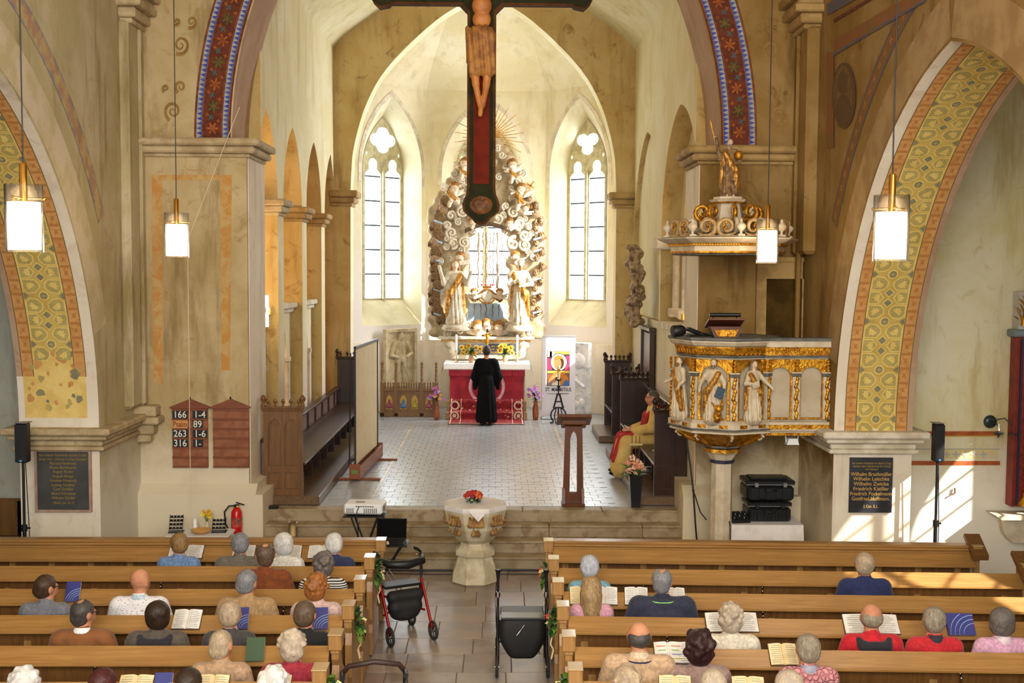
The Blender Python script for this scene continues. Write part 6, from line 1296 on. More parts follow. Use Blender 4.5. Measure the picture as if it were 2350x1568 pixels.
# floor vases
PURP = [mat('aster_%d' % i, rgb(*c), rough=.6) for i, c in enumerate(((120, 60, 150), (160, 90, 180), (190, 110, 170), (212, 170, 220)))]; PURP2 = [PURP[0], PURP[1], mat('aster_orange', rgb(230, 140, 50), rough=.6), mat('aster_white', rgb(226, 220, 236), rough=.6)]
for px, lab, sd, mats_ in ((1002, 'brown floor vase with mixed purple asters, hymn board side of the altar', 4, PURP2), (1229, 'brown floor vase with purple asters, banner side of the altar', 5, PURP)):
    rq = random.Random(sd); p = atZ(px, 964, ZC); o = thing('flower_vase', lab, 'flowers', p); MB().lathe([(.055, 0), (.06, .01), (.075, .15), (.07, .27), (.045, .38), (.055, .44)], n=14).build('vase', mat('vase_brown', rgb(156, 86, 52), rgb(120, 60, 36), 7, .35), o)
    lf = MB()
    for i in range(24): a = rq.uniform(0, 2 * PI); leaf(lf, (0, 0, .43), (rq.uniform(.06, .2) * math.cos(a), rq.uniform(.06, .2) * math.sin(a), rq.uniform(.38, .72)), .05, rq.randrange(3))
    lf.build('leaves', FLEAF, o)
    for i in range(26): a = rq.uniform(0, 2 * PI); r_ = rq.uniform(0, .19); bloom(o, (r_ * math.cos(a), r_ * math.sin(a), rq.uniform(.50, .80) - r_ * .4), .05, mats_, rq, 'aster', 7)
# gothic rail with pinnacles
GR = wood('rail_wood', rgb(136, 96, 50), rgb(104, 70, 34), (8, 8, .6), .45); a = atZ(877, 953, ZC); Yg = 26.55; X0 = (877 - 1140) * Yg / 2600; KG = Yg / 2600
gr = thing('gothic_rail', 'low carved gothic rail with pinnacles and painted niches', 'altar rail', (X0, Yg, ZC)); gx = lambda px: (px - 877) * KG
MB().bb(gx(872), gx(1010), -.05, .07, 0, .10, bev=.01).build('base_rail', GR, gr); MB().bb(gx(875), gx(1008), -.04, .06, .60, .67, bev=.01).build('top_rail', GR, gr)
pin = MB(); pin.box((0, 0, .40), (.09, .1, .80)); z = .80
for k in range(5): pin.lathe([(.055 - .006 * k, z), (.03, z + .03), (.025, z + .08)], n=6); z += .085
pin.lathe([(.03, z), (.04, z + .02), (.005, z + .09)], n=6); pinm = pin.mesh('pinnacle')
for px in (878, 910, 969, 1002): put('pinnacle', pinm, GR, gr, (gx(px), 0, 0))
sp_ = MB().lathe([(.012, 0), (.018, .04), (.010, .08), (.02, .11), (.004, .15)], n=6).mesh('spindle')
for a_, b_ in ((882, 906), (914, 965), (973, 998)):
    n_ = int((b_ - a_) / 5.5)
    for k in range(n_): put('spindle', sp_, GR, gr, (gx(a_ + (b_ - a_) * (k + .5) / n_), 0, .67))
NB = mat('niche_gold', rgb(206, 168, 72), rough=.5); NC = [mat('niche_%d' % i, rgb(*c), rough=.6) for i, c in enumerate(((150, 70, 90), (80, 110, 160), (170, 150, 60)))]
for i, (a_, b_) in enumerate(((882, 906), (914, 939), (940, 965), (973, 998))):
    c = gx((a_ + b_) / 2); w_ = (b_ - a_) * KG
    MB().plate([(c - w_ / 2, .1), (c + w_ / 2, .1), (c + w_ / 2, .6), (c - w_ / 2, .6)], [pointed(c, w_ * .30, .18, .38, .14, 6)], lambda u, v, t: (u, t, v), -.02, .02).build('panel', GR, gr)
    MB().plate(pointed(c, w_ * .30, .18, .38, .14, 6), [], lambda u, v, t: (u, t, v), .0, .015).build('niche_back', NB, gr); put('niche_figure', blob_mesh('niche_figure', [E_((c, -.005, .27), (.06, .03, .08)), E_((c, -.01, .38), .032), C_((c - .05, -.01, .24), (c + .05, -.01, .24), .03)], .012, .02), NC[i % 3], gr)
# knight epitaph and marble slab on the apse walls
EP = mat('epitaph_stone', rgb(208, 192, 158), rgb(182, 164, 126), 6, .85, bump=.3, bscale=20)
ep = thing('knight_epitaph', 'worn stone epitaph with a standing knight in relief', 'epitaph', (-2.36, 27.78, 1.25), R(45)); MB().plate([(-.5, 0), (.5, 0), (.5, 1.42), (-.5, 1.42)], [[(-.42, .08), (.42, .08), (.42, 1.34), (-.42, 1.34)]], lambda u, v, t: (u, t, v), -.06, .05).build('frame', EP, ep); MB().bb(-.45, .45, .0, .04, .03, 1.38).build('ground', EP, ep)
put('figure', blob_mesh('figure', [E_((0, -.02, 1.22), (.09, .09, .12)), E_((0, .02, .92), (.20, .10, .26)), E_((0, .02, .72), (.17, .1, .16)), C_((-.09, .0, .65), (-.12, .0, .12), .09, .05), C_((.09, .0, .65), (.12, .0, .12), .09, .05), C_((-.2, 0, 1.05), (-.32, -.02, .78), .07, .05), C_((-.32, -.02, .78), (-.12, -.08, .72), .05, .04), C_((.2, 0, 1.05), (.33, -.02, .80), .07, .05), C_((.33, -.02, .8), (.16, -.08, .74), .05, .04), C_((-.05, -.08, .75), (.28, -.06, .15), .025, .015)], .015, .03), EP, ep)
ms = thing('marble_slab', 'pale marble grave slab leaning on the wall behind the banner', 'grave slab', (2.02, 26.98, ZC), R(-45)); MB().bb(-.30, .30, -.06, .06, 0, 1.75, bev=.02).build('slab', mat('marble', rgb(230, 228, 226), rgb(196, 196, 198), 3, .4, c3=rgb(170, 172, 178), s3=5), ms); put('carving', blob_mesh('carving', [E_((0, -.06, 1.3), (.2, .05, .2)), E_((.1, -.06, .3), (.1, .05, .12)), E_((-.1, -.06, .25), (.12, .05, .1)), C_((-.2, -.06, .9), (.15, -.06, .7), .05)], .018, .03), mat('marble', None), ms)

# banner with the printed window picture
yb = 26.25; bn = thing('rollup_banner', 'white roll-up banner with a stained glass saint and lettering', 'banner', ((1284 - 1140) * yb / 2600, yb, ZC)); KB = yb / 2600; bx = lambda px: (px - 1284) * KB; bz = lambda py: (946 - py) * KB + .04
MB().bb(-.40, .40, -.10, .10, 0, .07, bev=.015).build('base_case', mat('aluminium', rgb(170, 172, 178), rough=.35, metal=.8), bn); BW = mat('banner_white', rgb(226, 222, 232), rough=.55)
MB().bb(-.385, .385, -.004, .004, .06, bz(760)).build('sheet', BW, bn); MB().bb(-.39, .39, -.015, .015, bz(760), bz(757), bev=.004).build('top_rail', mat('aluminium', None), bn); MB().tube([(0, .03, .05), (0, .03, bz(760))], .01, 6).build('pole', mat('aluminium', None), bn)
pc = MB(); L_ = -.006; cols = [(228, 200, 190), (216, 60, 110), (240, 200, 80), (150, 90, 60), (236, 226, 210), (120, 70, 50), (214, 130, 40), (70, 40, 30), (200, 140, 90), (70, 110, 170), (40, 36, 40), (150, 130, 140)]
def pp(pts, ci, lv): pc.add([(bx(a), -.005 - .0012 * lv, bz(b)) for a, b in pts], [tuple(range(len(pts)))], ci)
ell = lambda cx, cy, a, b, n_=20: [(cx + a * math.cos(2 * PI * k / n_), cy + b * math.sin(2 * PI * k / n_)) for k in range(n_)]
pp([(1257, 793), (1309, 793), (1309, 873), (1257, 873)], 10, 0)
for q, ci in (([(1258, 794), (1275, 794), (1275, 806), (1258, 806)], 4), ([(1276, 794), (1308, 794), (1308, 800), (1276, 800)], 2), ([(1258, 809), (1268, 809), (1268, 836), (1258, 836)], 1), ([(1300, 803), (1308, 803), (1308, 838), (1298, 838)], 1), ([(1263, 794), (1268, 794), (1268, 806), (1263, 806)], 1), ([(1258, 838), (1308, 838), (1308, 844), (1258, 844)], 2), ([(1258, 846), (1308, 846), (1308, 872), (1258, 872)], 3)): pp(q, ci, 1)
pp(ell(1284, 818, 20, 21), 10, 2); pp(ell(1284, 818, 18.5, 19.5), 4, 3); pp(ell(1284, 818, 13, 14), 2, 4); pp(ell(1285, 820, 11, 15), 7, 5); pp(ell(1282, 822, 8, 13), 8, 6); pp([(1274, 812), (1292, 810), (1290, 802), (1287, 806), (1283, 800), (1279, 806), (1275, 803)], 6, 7)
pp([(1258, 872), (1262, 856), (1276, 840), (1292, 840), (1305, 852), (1308, 872)], 6, 8); pp([(1268, 872), (1275, 850), (1284, 846), (1288, 872)], 4, 9); pp([(1291, 872), (1300, 858), (1308, 862), (1308, 872)], 9, 9); pp([(1258, 872), (1260, 864), (1268, 862), (1268, 872)], 11, 9); pp([(1274, 846), (1282, 856), (1274, 866), (1264, 858)], 8, 10)
pc.build('printed_picture', [mat('banner_print_%d' % i, rgb(*c), rough=.55) for i, c in enumerate(cols)], bn, recalc=False)
INKD = mat('banner_ink', rgb(52, 46, 56), rough=.6)
text('ST. MAURITIUS', .118, INKD, bn, (bx(1283.5), -.006, bz(882)), xs=.78, bold=.002); text('EVANGELISCHE', .034, INKD, bn, (bx(1270), -.006, bz(891)))
for k in range(6): MB().bb(bx(1289 + 3.2 * k), bx(1291.4 + 3.2 * k), -.006, -.004, bz(892), bz(890)).build('small_print', INKD, bn)
# iron paschal candle stand
ys = 25.5; cs_ = thing('candle_stand', 'black wrought iron stand with a tall ivory candle before the banner', 'candle stand', ((1284 - 1140) * ys / 2600, ys, ZC)); KS = ys / 2600; sx = lambda px: (px - 1284) * KS; sz = lambda py: (968 - py) * KS
for s_ in (-1, 1): MB().tube([(s_ * .19, 0, .01), (s_ * .12, 0, .02)] + [(s_ * .17 * math.sin(a), 0, .185 - .175 * math.cos(a)) for a in [.75 + k * .24 for k in range(11)]], .017, 8).build('ring_half', IRON, cs_); MB().tube([(s_ * .12, 0, .36), (s_ * .10, 0, .38), (s_ * .03, 0, .64), (s_ * .045, 0, .66)], .02, 8).build('a_leg', IRON, cs_); MB().tube([(s_ * .06, -.02, 0), (s_ * .09, -.02, .18), (s_ * .05, -.02, .36)], .012, 8).build('inner_bow', IRON, cs_)
MB().bb(-.12, .12, -.02, .02, .34, .37).build('lower_bar', IRON, cs_); MB().bb(-.06, .06, -.02, .02, .48, .51).build('cross_bar', IRON, cs_); MB().bb(-.05, .05, -.02, .02, .64, .68).build('top_bar', IRON, cs_); MB().tube([(0, .16, 0), (0, .02, .34)], .016, 8).build('back_leg', IRON, cs_)
for s_ in (-1, 1): MB().tube([(s_ * .05, 0, .74), (-s_ * .02, 0, .82), (-s_ * .03, 0, .86)], .012, 6).build('twist', IRON, cs_)
MB().tube([(0, 0, .66), (0, 0, .98)], .014, 8).build('stem', IRON, cs_); MB().tube([(-.06, 0, .98), (-.06, 0, 1.03), (-.02, 0, 1.07), (.03, 0, 1.05), (.05, 0, 1.0)], .012, 6).build('hook', IRON, cs_); MB().lathe([(.02, .96), (.06, .98), (.06, 1.0)], n=12).build('drip_pan', IRON, cs_)
MB().lathe([(.036, 1.0), (.036, 1.30), (.012, 1.32)], n=14).build('candle', mat('candle_ivory', rgb(238, 220, 160), rough=.5), cs_); MB().lathe([(.037, 1.18), (.037, 1.24)], n=14, cap=False).build('candle_band', GOLD, cs_)

# ================================================================ CLERGY
GOWN = mat('black_gown', rgb(12, 12, 15), rgb(8, 8, 10), 6, .8, spec=.15); SK = SKINS[1]
p = atZ(1116, 976, ZC); pv = []
pv += [C_((0, 0, .16), (0, 0, 1.0), .235, .175, 1), E_((0, 0, 1.22), (.20, .13, .26), 1), C_((-.15, 0, 1.42), (.15, 0, 1.42), .075, .075, 1), C_((0, .0, 1.45), (0, .01, 1.56), .058, .052, 0), E_((0, .02, 1.665), (.08, .098, .115), 0), E_((0, .07, 1.62), (.058, .05, .07), 0), C_((0, .11, 1.665), (0, .125, 1.64), .011, .014, 0)]
for s_ in (-1, 1):
    pv += [C_((s_ * .18, 0, 1.40), (s_ * .255, .06, 1.08), .085, .095, 1), C_((s_ * .255, .06, 1.08), (s_ * .2, .26, 1.0), .10, .12, 1), C_((s_ * .25, .05, 1.0), (s_ * .26, .05, .82), .07, .04, 1), E_((s_ * .17, .36, 1.03), (.035, .055, .03), 0), E_((s_ * .087, .015, 1.66), (.012, .022, .032), 0), ]
    for k in range(4): pv.append(C_((s_ * .17 + (k - 1.5) * .018, .40, 1.03), (s_ * .165 + (k - 1.5) * .016, .46, 1.01), .0095, .008, 0))
o = put('person', blob_mesh('person', pv, .014, .04, cut=[E_((0, 0, -.9), (1.5, 1.5, .98))], disp=lambda P_: np.clip((1.05 - P_[..., 2]) / .6, 0, 1) * .014 * np.sin(12 * np.arctan2(P_[..., 1], P_[..., 0]) + 2 * P_[..., 2])), [SK, GOWN, BLACK], None, (p.x, p.y + .05, ZC)); tag(o, 'minister in a long black gown standing with his back turned before the altar', 'person')
for s_ in (-1, 1): put('shoe', blob_mesh('shoe', [C_((s_ * .09, -.10, .045), (s_ * .10, .10, .04), .045, .04), C_((s_ * .09, -.06, .05), (s_ * .09, -.06, .16), .045, .045)], .014, .02, [E_((0, 0, -.5), (2, 2, .498))]), BLACK, o)
put('hair', blob_mesh('hair', [E_((0, .005, 1.69), (.088, .105, .105), 0), E_((0, -.03, 1.64), (.082, .07, .08), 0)], .012, .02, [E_((0, .12, 1.62), (.09, .08, .12)), E_((.1, .02, 1.64), (.022, .03, .04)), E_((-.1, .02, 1.64), (.022, .03, .04))], lambda P_: wav(P_, 90, .003)), hair_mat('hair_black', (44, 34, 28), (26, 20, 18)), o)
# seated clergyman in a cream alb with a red stole, facing the altar axis
ALB = mat('alb_cream', rgb(224, 192, 116), rgb(208, 172, 96), 4, .8, bump=.2, bscale=14); STOLE = mat('stole_red', rgb(180, 24, 30), rgb(150, 16, 24), 6, .6)
hd = atY(1490, 920, 18.75); q = [E_((0, -.02, .60), (.20, .16, .16), 1), E_((0, -.03, .84), (.19, .15, .24), 1), E_((0, -.02, 1.02), (.20, .13, .14), 1), C_((-.17, -.02, 1.08), (.17, -.02, 1.08), .075, .075, 1), C_((0, 0, 1.1), (0, .01, 1.2), .058, .054, 0), E_((0, .02, 1.28), (.083, .098, .105), 0), E_((0, .06, 1.23), (.062, .06, .07), 0), C_((0, .11, 1.28), (0, .125, 1.25), .011, .015, 0)]
for s_ in (-1, 1):
    q += [C_((s_ * .19, -.01, 1.06), (s_ * .27, .05, .80), .085, .085, 1), C_((s_ * .27, .05, .80), (s_ * .12, .30, .74), .085, .075, 1), E_((s_ * .07, .38, .75), (.035, .055, .03), 0), C_((s_ * .10, .0, .56), (s_ * .14, .45, .56), .12, .11, 1), C_((s_ * .14, .46, .54), (s_ * .15, .55, .10), .12, .14, 1), E_((s_ * .15, .62, .04), (.045, .12, .04), 3), E_((s_ * .086, .01, 1.27), (.012, .022, .032), 0)]
    for k in range(4): q.append(C_((s_ * .07 + (k - 1.5) * .018, .42, .75), (s_ * .06 + (k - 1.5) * .017, .485, .73), .0095, .008, 0))
    q.append(C_((s_ * .05, .36, .77), (s_ * .02, .40, .775), .011, .009, 0))
q.append(C_((0, .5, .52), (0, .56, .12), .12, .13, 1))
o = put('person', blob_mesh('person', q, .014, .04, disp=lambda P_: np.clip((.6 - P_[..., 2]) / .3, 0, 1) * .012 * np.sin(P_[..., 0] * 45 + P_[..., 2] * 8)), [SK, ALB, ALB, BLACK], None, (2.62, 18.75, PB - .06), R(90) if False else (0, 0, R(90))); tag(o, 'clergyman in a cream alb and red stole seated in the choir stall', 'person')
put('hair', blob_mesh('hair', [E_((0, .0, 1.31), (.09, .1, .09), 0), E_((0, -.03, 1.27), (.086, .07, .08), 0)], .011, .02, [E_((0, .12, 1.24), (.09, .09, .12)), E_((.1, .01, 1.26), (.022, .03, .04)), E_((-.1, .01, 1.26), (.022, .03, .04))], lambda P_: wav(P_, 90, .003)), hair_mat('hair_iron', (92, 84, 78), (58, 52, 50)), o)
sl = []
for s_ in (-1, 1): sl += [C_((s_ * .09, -.05, 1.14), (s_ * .13, .12, .98), .045, .04), C_((s_ * .13, .12, .98), (s_ * .12, .17, .72), .04, .045), C_((s_ * .12, .17, .70), (s_ * .13, .50, .665), .045, .045), C_((s_ * .13, .55, .64), (s_ * .14, .66, .25), .045, .045)]
sl += [C_((-.09, -.08, 1.14), (.09, -.08, 1.14), .05, .05)]
put('stole', blob_mesh('stole', sl, .013, .02), STOLE, o)
gm = MB()
for s_ in (-1, 1): gm.tube([(s_ * .035 + .026 * math.cos(a), .128, 1.285 + .02 * math.sin(a)) for a in [k * PI / 6 for k in range(13)]], .003, 5); gm.tube([(s_ * .062, .125, 1.29), (s_ * .09, .03, 1.29), (s_ * .088, .0, 1.27)], .004, 5)
gm.build('glasses', mat('glasses_frame', None), o); fc = MB()
for s_ in (-1, 1): fc.ball((s_ * .033, .105, 1.285), .0105, 8, 6)
fc.build('eyes', IRIS, o)
bk = thing('service_sheet', 'folded pale sheet held in the seated clergyman\'s hands', 'paper', (2.20, 18.75, PB + .72)); MB().box((0, 0, 0), (.12, .16, .008), rot=Matrix.Rotation(.5, 3, 'Y')).build('sheet', PAPER, bk)
bk = thing('song_booklet', 'green edged booklet lying on the stall seat by the clergyman', 'book', (2.60, 17.75, PB + .475), .2); MB().bb(-.11, .11, -.08, .08, 0, .006).build('cover', mat('booklet_green', rgb(120, 170, 80), rough=.5), bk); MB().bb(-.105, .105, -.075, .075, .006, .016).build('pages', PAPER, bk)
# ================================================================ PULPIT
XP, YP = 3.02, 14.95; KP = 14.4 / 2600; pz = lambda py: 4.1 + (622 + 5 - py) * KP + .0      # heights read at the near corner
PW = mat('pulpit_cream', rgb(214, 198, 172), rgb(196, 178, 148), 6, .6); PG = mat('pulpit_slate', rgb(110, 110, 106), rgb(86, 86, 84), 7, .6); PN = mat('pulpit_panel', rgb(196, 182, 156), rgb(182, 166, 138), 3, .7)
pu = thing('pulpit', 'polygonal baroque pulpit with gilded pilasters and standing statues', 'pulpit', (XP, YP, 0))
OCT = [(-PI / 2 + k * PI / 4) for k in range(8)]
ov = lambda r_, k: (r_ * math.cos(OCT[k % 8]), r_ * math.sin(OCT[k % 8]))
def octa(name, prof, m_, par=None): return MB().lathe([(r_, z) for r_, z in prof], n=8, smooth=False, rot=-2).build(name, m_, par or pu)
z0, z1 = pz(968), pz(828)
octa('column', [(.17, 0), (.17, .12), (.145, .16), (.14, pz(1085))], PW); octa('column_base', [(.24, 0), (.24, .10), (.19, .14)], STONE)
octa('capital_band', [(.14, pz(1085)), (.165, pz(1083)), (.165, pz(1078)), (.15, pz(1076))], mat('band_navy', rgb(36, 40, 64), rough=.5)); octa('capital_neck', [(.15, pz(1076)), (.20, pz(1062)), (.24, pz(1056))], PW); octa('capital_gilt', [(.25, pz(1056)), (.25, pz(1048)), (.22, pz(1047))], GOLD); octa('capital_top', [(.22, pz(1047)), (.265, pz(1043)), (.26, pz(1040))], PG)
octa('corbel', [(.22, pz(1041)), (.29, pz(1034)), (.42, pz(1022)), (.56, pz(1008)), (.60, pz(1003))], GOLD)
vol = MB(); pts = [(.5 * (1 - .75 * i / 17) * math.cos(i * .55), 0, .5 * (1 - .75 * i / 17) * math.sin(i * .55)) for i in range(18)]; vol.tube(pts, [.17 - .006 * i for i in range(18)], 8); vol.ball((0, 0, 0), .16, 8, 6); volm = vol.mesh('corbel_volute')
for k in range(8):
    a = OCT[k]; o = put('corbel_volute', volm, GOLD if k % 2 else PW, pu, (.57 * math.cos(a), .57 * math.sin(a), pz(1012)), (0, 0, a)); o.scale = (.11, .11, .11)
    rb = MB().tube([(.60, 0, pz(1006)), (.46, 0, pz(1022)), (.32, 0, pz(1033)), (.24, 0, pz(1040))], [.035, .03, .026, .02], 8); rb.build('corbel_rib', GOLD, pu, rot=(0, 0, a))
octa('ledge', [(.62, pz(1003)), (.71, pz(1000)), (.71, pz(996)), (.68, pz(994)), (.73, pz(988)), (.73, pz(976)), (.70, pz(974)), (.72, pz(968)), (.66, z0)], PW)
octa('ledge_slate', [(.735, pz(992)), (.742, pz(990)), (.735, pz(988))], PG)
for k in range(8):
    for j, m_ in ((.25, GOLD), (.5, PW), (.75, GOLD)):
        a, b = Vector(ov(.735, k)), Vector(ov(.735, k + 1)); q = a.lerp(b, j); an = OCT[k] + PI / 8; MB().box((0, 0, 0), (.012, .11, .045), bev=.01).build('ledge_ornament', m_, pu, loc=(q.x, q.y, pz(982)), rot=(0, 0, an))
octa('body', [(.605, z0 - .02), (.605, z1 + .02)], PN)
octa('frieze_slate', [(.625, z1 + .02), (.635, z1 + .035), (.625, z1 + .05)], PG); octa('frieze', [(.62, z1 + .05), (.64, z1 + .07), (.66, z1 + .15), (.66, z1 + .16)], GOLD); octa('cornice', [(.66, z1 + .16), (.70, z1 + .18), (.73, z1 + .22), (.73, z1 + .24)], PW); octa('top_rail', [(.74, z1 + .24), (.75, z1 + .25), (.75, z1 + .275), (.55, z1 + .28)], PG)
lfm = MB(); leaf(lfm, (0, 0, 0), (0, -.01, .085), .05, 0, .3); lfm.tube([(0, 0, 0), (.012, -.012, .03), (.0, -.016, .06)], .008, 5); lfm = lfm.mesh('gilt_leaf')
PIL = blob_mesh('gilt_vine', [E_((.012 * math.sin(i * 2.1), -.02, -.25 + i * .05), (.026, .02, .032)) for i in range(11)], .009, .01, disp=lambda P_: wav(P_, 110, .004))
def face_panel(par, a, b, zb, zt, arch=True):
    """one pulpit face between plan points a and b: arch, spandrel, back niche, frieze leaves"""
    a, b = Vector(a), Vector(b); L = (b - a).length; d = (b - a) / L; n_ = Vector((d.y, -d.x))
    fn = lambda u, v, t: ((a + d * u + n_ * (-t)).x, (a + d * u + n_ * (-t)).y, v)
    h = (L - .13) / 2; hol = pointed(L / 2, h, zb + .02, zt - .20, h * .98, 8); hol = [(L / 2 - h, zb + .02), (L / 2 + h, zb + .02)] + [(L / 2 + h * math.cos(q), zt - .22 + h * .86 * math.sin(q)) for q in [k * PI / 12 for k in range(13)]]
    MB().plate([(0.0, zb), (L, zb), (L, zt), (0.0, zt)], [hol], fn, -.05, .0).build('arch_frame', GOLD, par)
    for k in range(7): o = put('gilt_leaf', lfm, GOLD, par, fn(L * (k + .5) / 7, zt + .055, -.035), (0, 0, math.atan2(d.y, d.x))); 
def pilaster(par, p, an, zb, zt):
    q = thing('pilaster_group', None, None) if False else None
    MB().box((0, 0, (zb + zt - .22) / 2), (.10, .05, zt - .22 - zb), bev=.006).build('pilaster', PW, par, loc=(*p, 0), rot=(0, 0, an)); MB().box((0, 0, zt - .20), (.125, .075, .03), bev=.006).build('pilaster_cap', PG, par, loc=(*p, 0), rot=(0, 0, an))
    MB().box((0, 0, zt - .17), (.135, .08, .02), bev=.004).build('pilaster_fillet', PW, par, loc=(*p, 0), rot=(0, 0, an))
    ca, sa = math.cos(an), math.sin(an); put('gilt_vine', PIL, GOLD, par, (p[0] + .012 * sa, p[1] - .012 * ca, (zb + zt - .22) / 2), (0, 0, an)); o = put('gilt_vine', PIL, GOLD, par, (p[0] + .02 * sa, p[1] - .02 * ca, zt - .08), (0, 0, an)); o.scale = (1, 1, .28)
faces = [(6, 7), (7, 0), (0, 1)]            # three faces seen from the nave
for i, j in faces: face_panel(pu, ov(.615, i), ov(.615, j), z0, z1)
for k in (6, 7, 0, 1): a = OCT[k]; pilaster(pu, ov(.665, k), a + PI / 2, z0, z1)
# statues of the pulpit
SM = [statue_mesh(.80, 11, ((.30, -.05, 1.1), (.30, -.22, .92)), ((-.28, -.05, 1.1), (-.42, -.2, 1.0)), .0085, True, drape=-1), statue_mesh(.80, 12, ((.32, -.05, 1.1), (.34, -.18, .86)), ((-.32, -.05, 1.1), (-.36, -.16, .9)), .0085, True, drape=1), statue_mesh(.78, 13, ((.33, -.08, 1.15), (.50, -.22, .95)), ((-.30, -.06, 1.1), (-.08, -.24, 1.08)), .0085, False, drape=-1)]
for (i, j), me in zip(faces, SM):
    a, b = Vector(ov(.70, i)), Vector(ov(.70, j)); c = (a + b) / 2; d = (b - a); o = put('statue', me, [PW, PG if False else RETG, RETS, mat('statue_hair', rgb(140, 122, 100), rgb(100, 84, 66), 20, .6)], pu, (c.x * 1.05, c.y * 1.05, z0 + .0), (0, 0, math.atan2(d.y, d.x)))
a, b = Vector(ov(.70, 7)), Vector(ov(.70, 0)); c = (a + b) / 2; nrm = c.normalized()
MB().box((0, 0, 0), (.10, .03, .14), rot=Matrix.Rotation(.35, 3, 'Y'), bev=.004).build('statue_book', mat('statue_book_blue', rgb(52, 74, 96), rough=.6), pu, loc=(c.x + nrm.x * .22 + .13, c.y + nrm.y * .2, z0 + .37), rot=(0, 0, math.atan2((b - a).y, (b - a).x)))
put('ox_head', blob_mesh('ox_head', [E_((0, -.02, .16), (.045, .06, .06)), E_((0, -.08, .11), (.03, .04, .04)), C_((-.04, 0, .2), (-.09, -.01, .26), .014, .006), C_((.04, 0, .2), (.09, -.01, .26), .014, .006), E_((0, .03, .06), (.06, .08, .08))], .009, .015), GOLD, pu, (c.x + nrm.x * .16 + .09, c.y + nrm.y * .16, z0))
a, b = Vector(ov(.70, 0)), Vector(ov(.70, 1)); c = (a + b) / 2; MB().box((0, 0, 0), (.11, .02, .08), rot=Matrix.Rotation(-.3, 3, 'Y'), bev=.004).build('statue_book', PW, pu, loc=(c.x * 1.25 - .05, c.y * 1.25, z0 + .47), rot=(0, 0, math.atan2((b - a).y, (b - a).x)))
put('chalice', MB().lathe([(.03, 0), (.01, .02), (.01, .06), (.035, .08), (.035, .12)], n=10).mesh('chalice'), GOLD, pu, (c.x * 1.05 + .12, c.y * 1.05 + .05, z0 + .66))
# bridge from the pulpit to the nave wall
br = thing('pulpit_bridge', 'gilded parapet linking the pulpit to the painted arch pier', 'parapet', (XP, YP, 0))
A_, B_ = Vector(ov(.615, 1)), Vector((XR - XP - .005, -.40)); 
d = (B_ - A_).normalized(); n_ = Vector((d.y, -d.x)); Lb = (B_ - A_).length
fb = lambda u, v, t: ((A_ + d * u - n_ * t).x, (A_ + d * u - n_ * t).y, v)
def brick_(name, u0, u1, t0, t1, za, zb, m_): 
    v = [fb(u, v, t) for v in (za, zb) for u, t in ((u0, t0), (u1, t0), (u1, t1), (u0, t1))]; return MB().add(v, [(3, 2, 1, 0), (4, 5, 6, 7), (0, 1, 5, 4), (1, 2, 6, 5), (2, 3, 7, 6), (3, 0, 4, 7)]).build(name, m_, br)
brick_('wall_panel', 0, Lb, 0, .05, z0 - .03, z1 + .05, PN); brick_('floor_slab', 0, Lb, -.03, .9, pz(1003), z0 - .03, PW); brick_('ledge', .02, Lb, -.09, .0, pz(994), pz(974), PW); brick_('ledge_gilt', .02, Lb, -.10, -.085, pz(990), pz(980), GOLD); brick_('ledge_fringe', .02, Lb, -.06, -.04, pz(1006), pz(1000), GOLD)
brick_('frieze_slate', 0, Lb, -.03, .05, z1 + .02, z1 + .05, PG); brick_('frieze', 0, Lb, -.05, .05, z1 + .05, z1 + .16, GOLD); brick_('cornice', 0, Lb, -.10, .08, z1 + .16, z1 + .24, PW); brick_('top_rail', 0, Lb, -.12, .1, z1 + .24, z1 + .275, PG)
for u0, u1 in ((0, Lb * .48), (Lb * .48, Lb * .97)): face_panel(br, (A_ + d * u0 + n_ * .005)[:2] if False else tuple(A_ + d * u0 + n_ * .0), tuple(A_ + d * u1), z0, z1)
for u in (Lb * .48, Lb * .96): p = A_ + d * u + n_ * .055; pilaster(br, tuple(p), math.atan2(d.y, d.x), z0, z1)
# reading desk, microphone lamp and cable on the pulpit
rd = thing('reading_desk', 'brown reading desk with gilded front and black lamp on the pulpit rail', 'desk', (XP - .08, YP - .40, z1 + .28)); M_ = Matrix.Rotation(R(-20), 3, 'X')
MB().plate([(-.15, 0), (.15, 0), (.21, .14), (-.21, .14)], [], lambda u, v, t: (u, t, v), -.12, .12).build('body', wood('desk_wood', rgb(104, 58, 34), rgb(78, 42, 24), (1, 9, 9), .4), rd); MB().plate([(-.11, .015), (.11, .015), (.15, .10), (-.15, .10)], [], lambda u, v, t: (u, t, v), -.128, -.118).build('gilt_front', GOLD, rd); MB().box((0, .02, .18), (.46, .34, .03), rot=M_, bev=.005).build('desk_top', wood('desk_wood'), rd)
MB().tube([(-.2, -.02, .285), (.2, -.02, .285)], .026, 10).build('reading_lamp', BLACK, rd)
for s_ in (-1, 1): MB().tube([(s_ * .15, 0, .19), (s_ * .15, -.02, .285)], .008, 6).build('lamp_post', BLACK, rd)
mu = thing('spot_lamp', 'black hooded spot lamp lying on the pulpit rim', 'lamp', (XP - .58, YP - .30, z1 + .28), .25); MB().lathe([(.05, 0), (.075, .04), (.08, .16), (.07, .17)], n=14, M_=Matrix.Translation((0, 0, .08)) @ Matrix.Rotation(R(-95), 4, 'Y')).build('hood', BLACK, mu)
for k in range(3): MB().tube([(.02, (k - 1) * .04, .09), (.2, (k - 1) * .03, .05), (.32, (k - 1) * .05, .025)], .008, 6).build('arm', BLACK, mu)
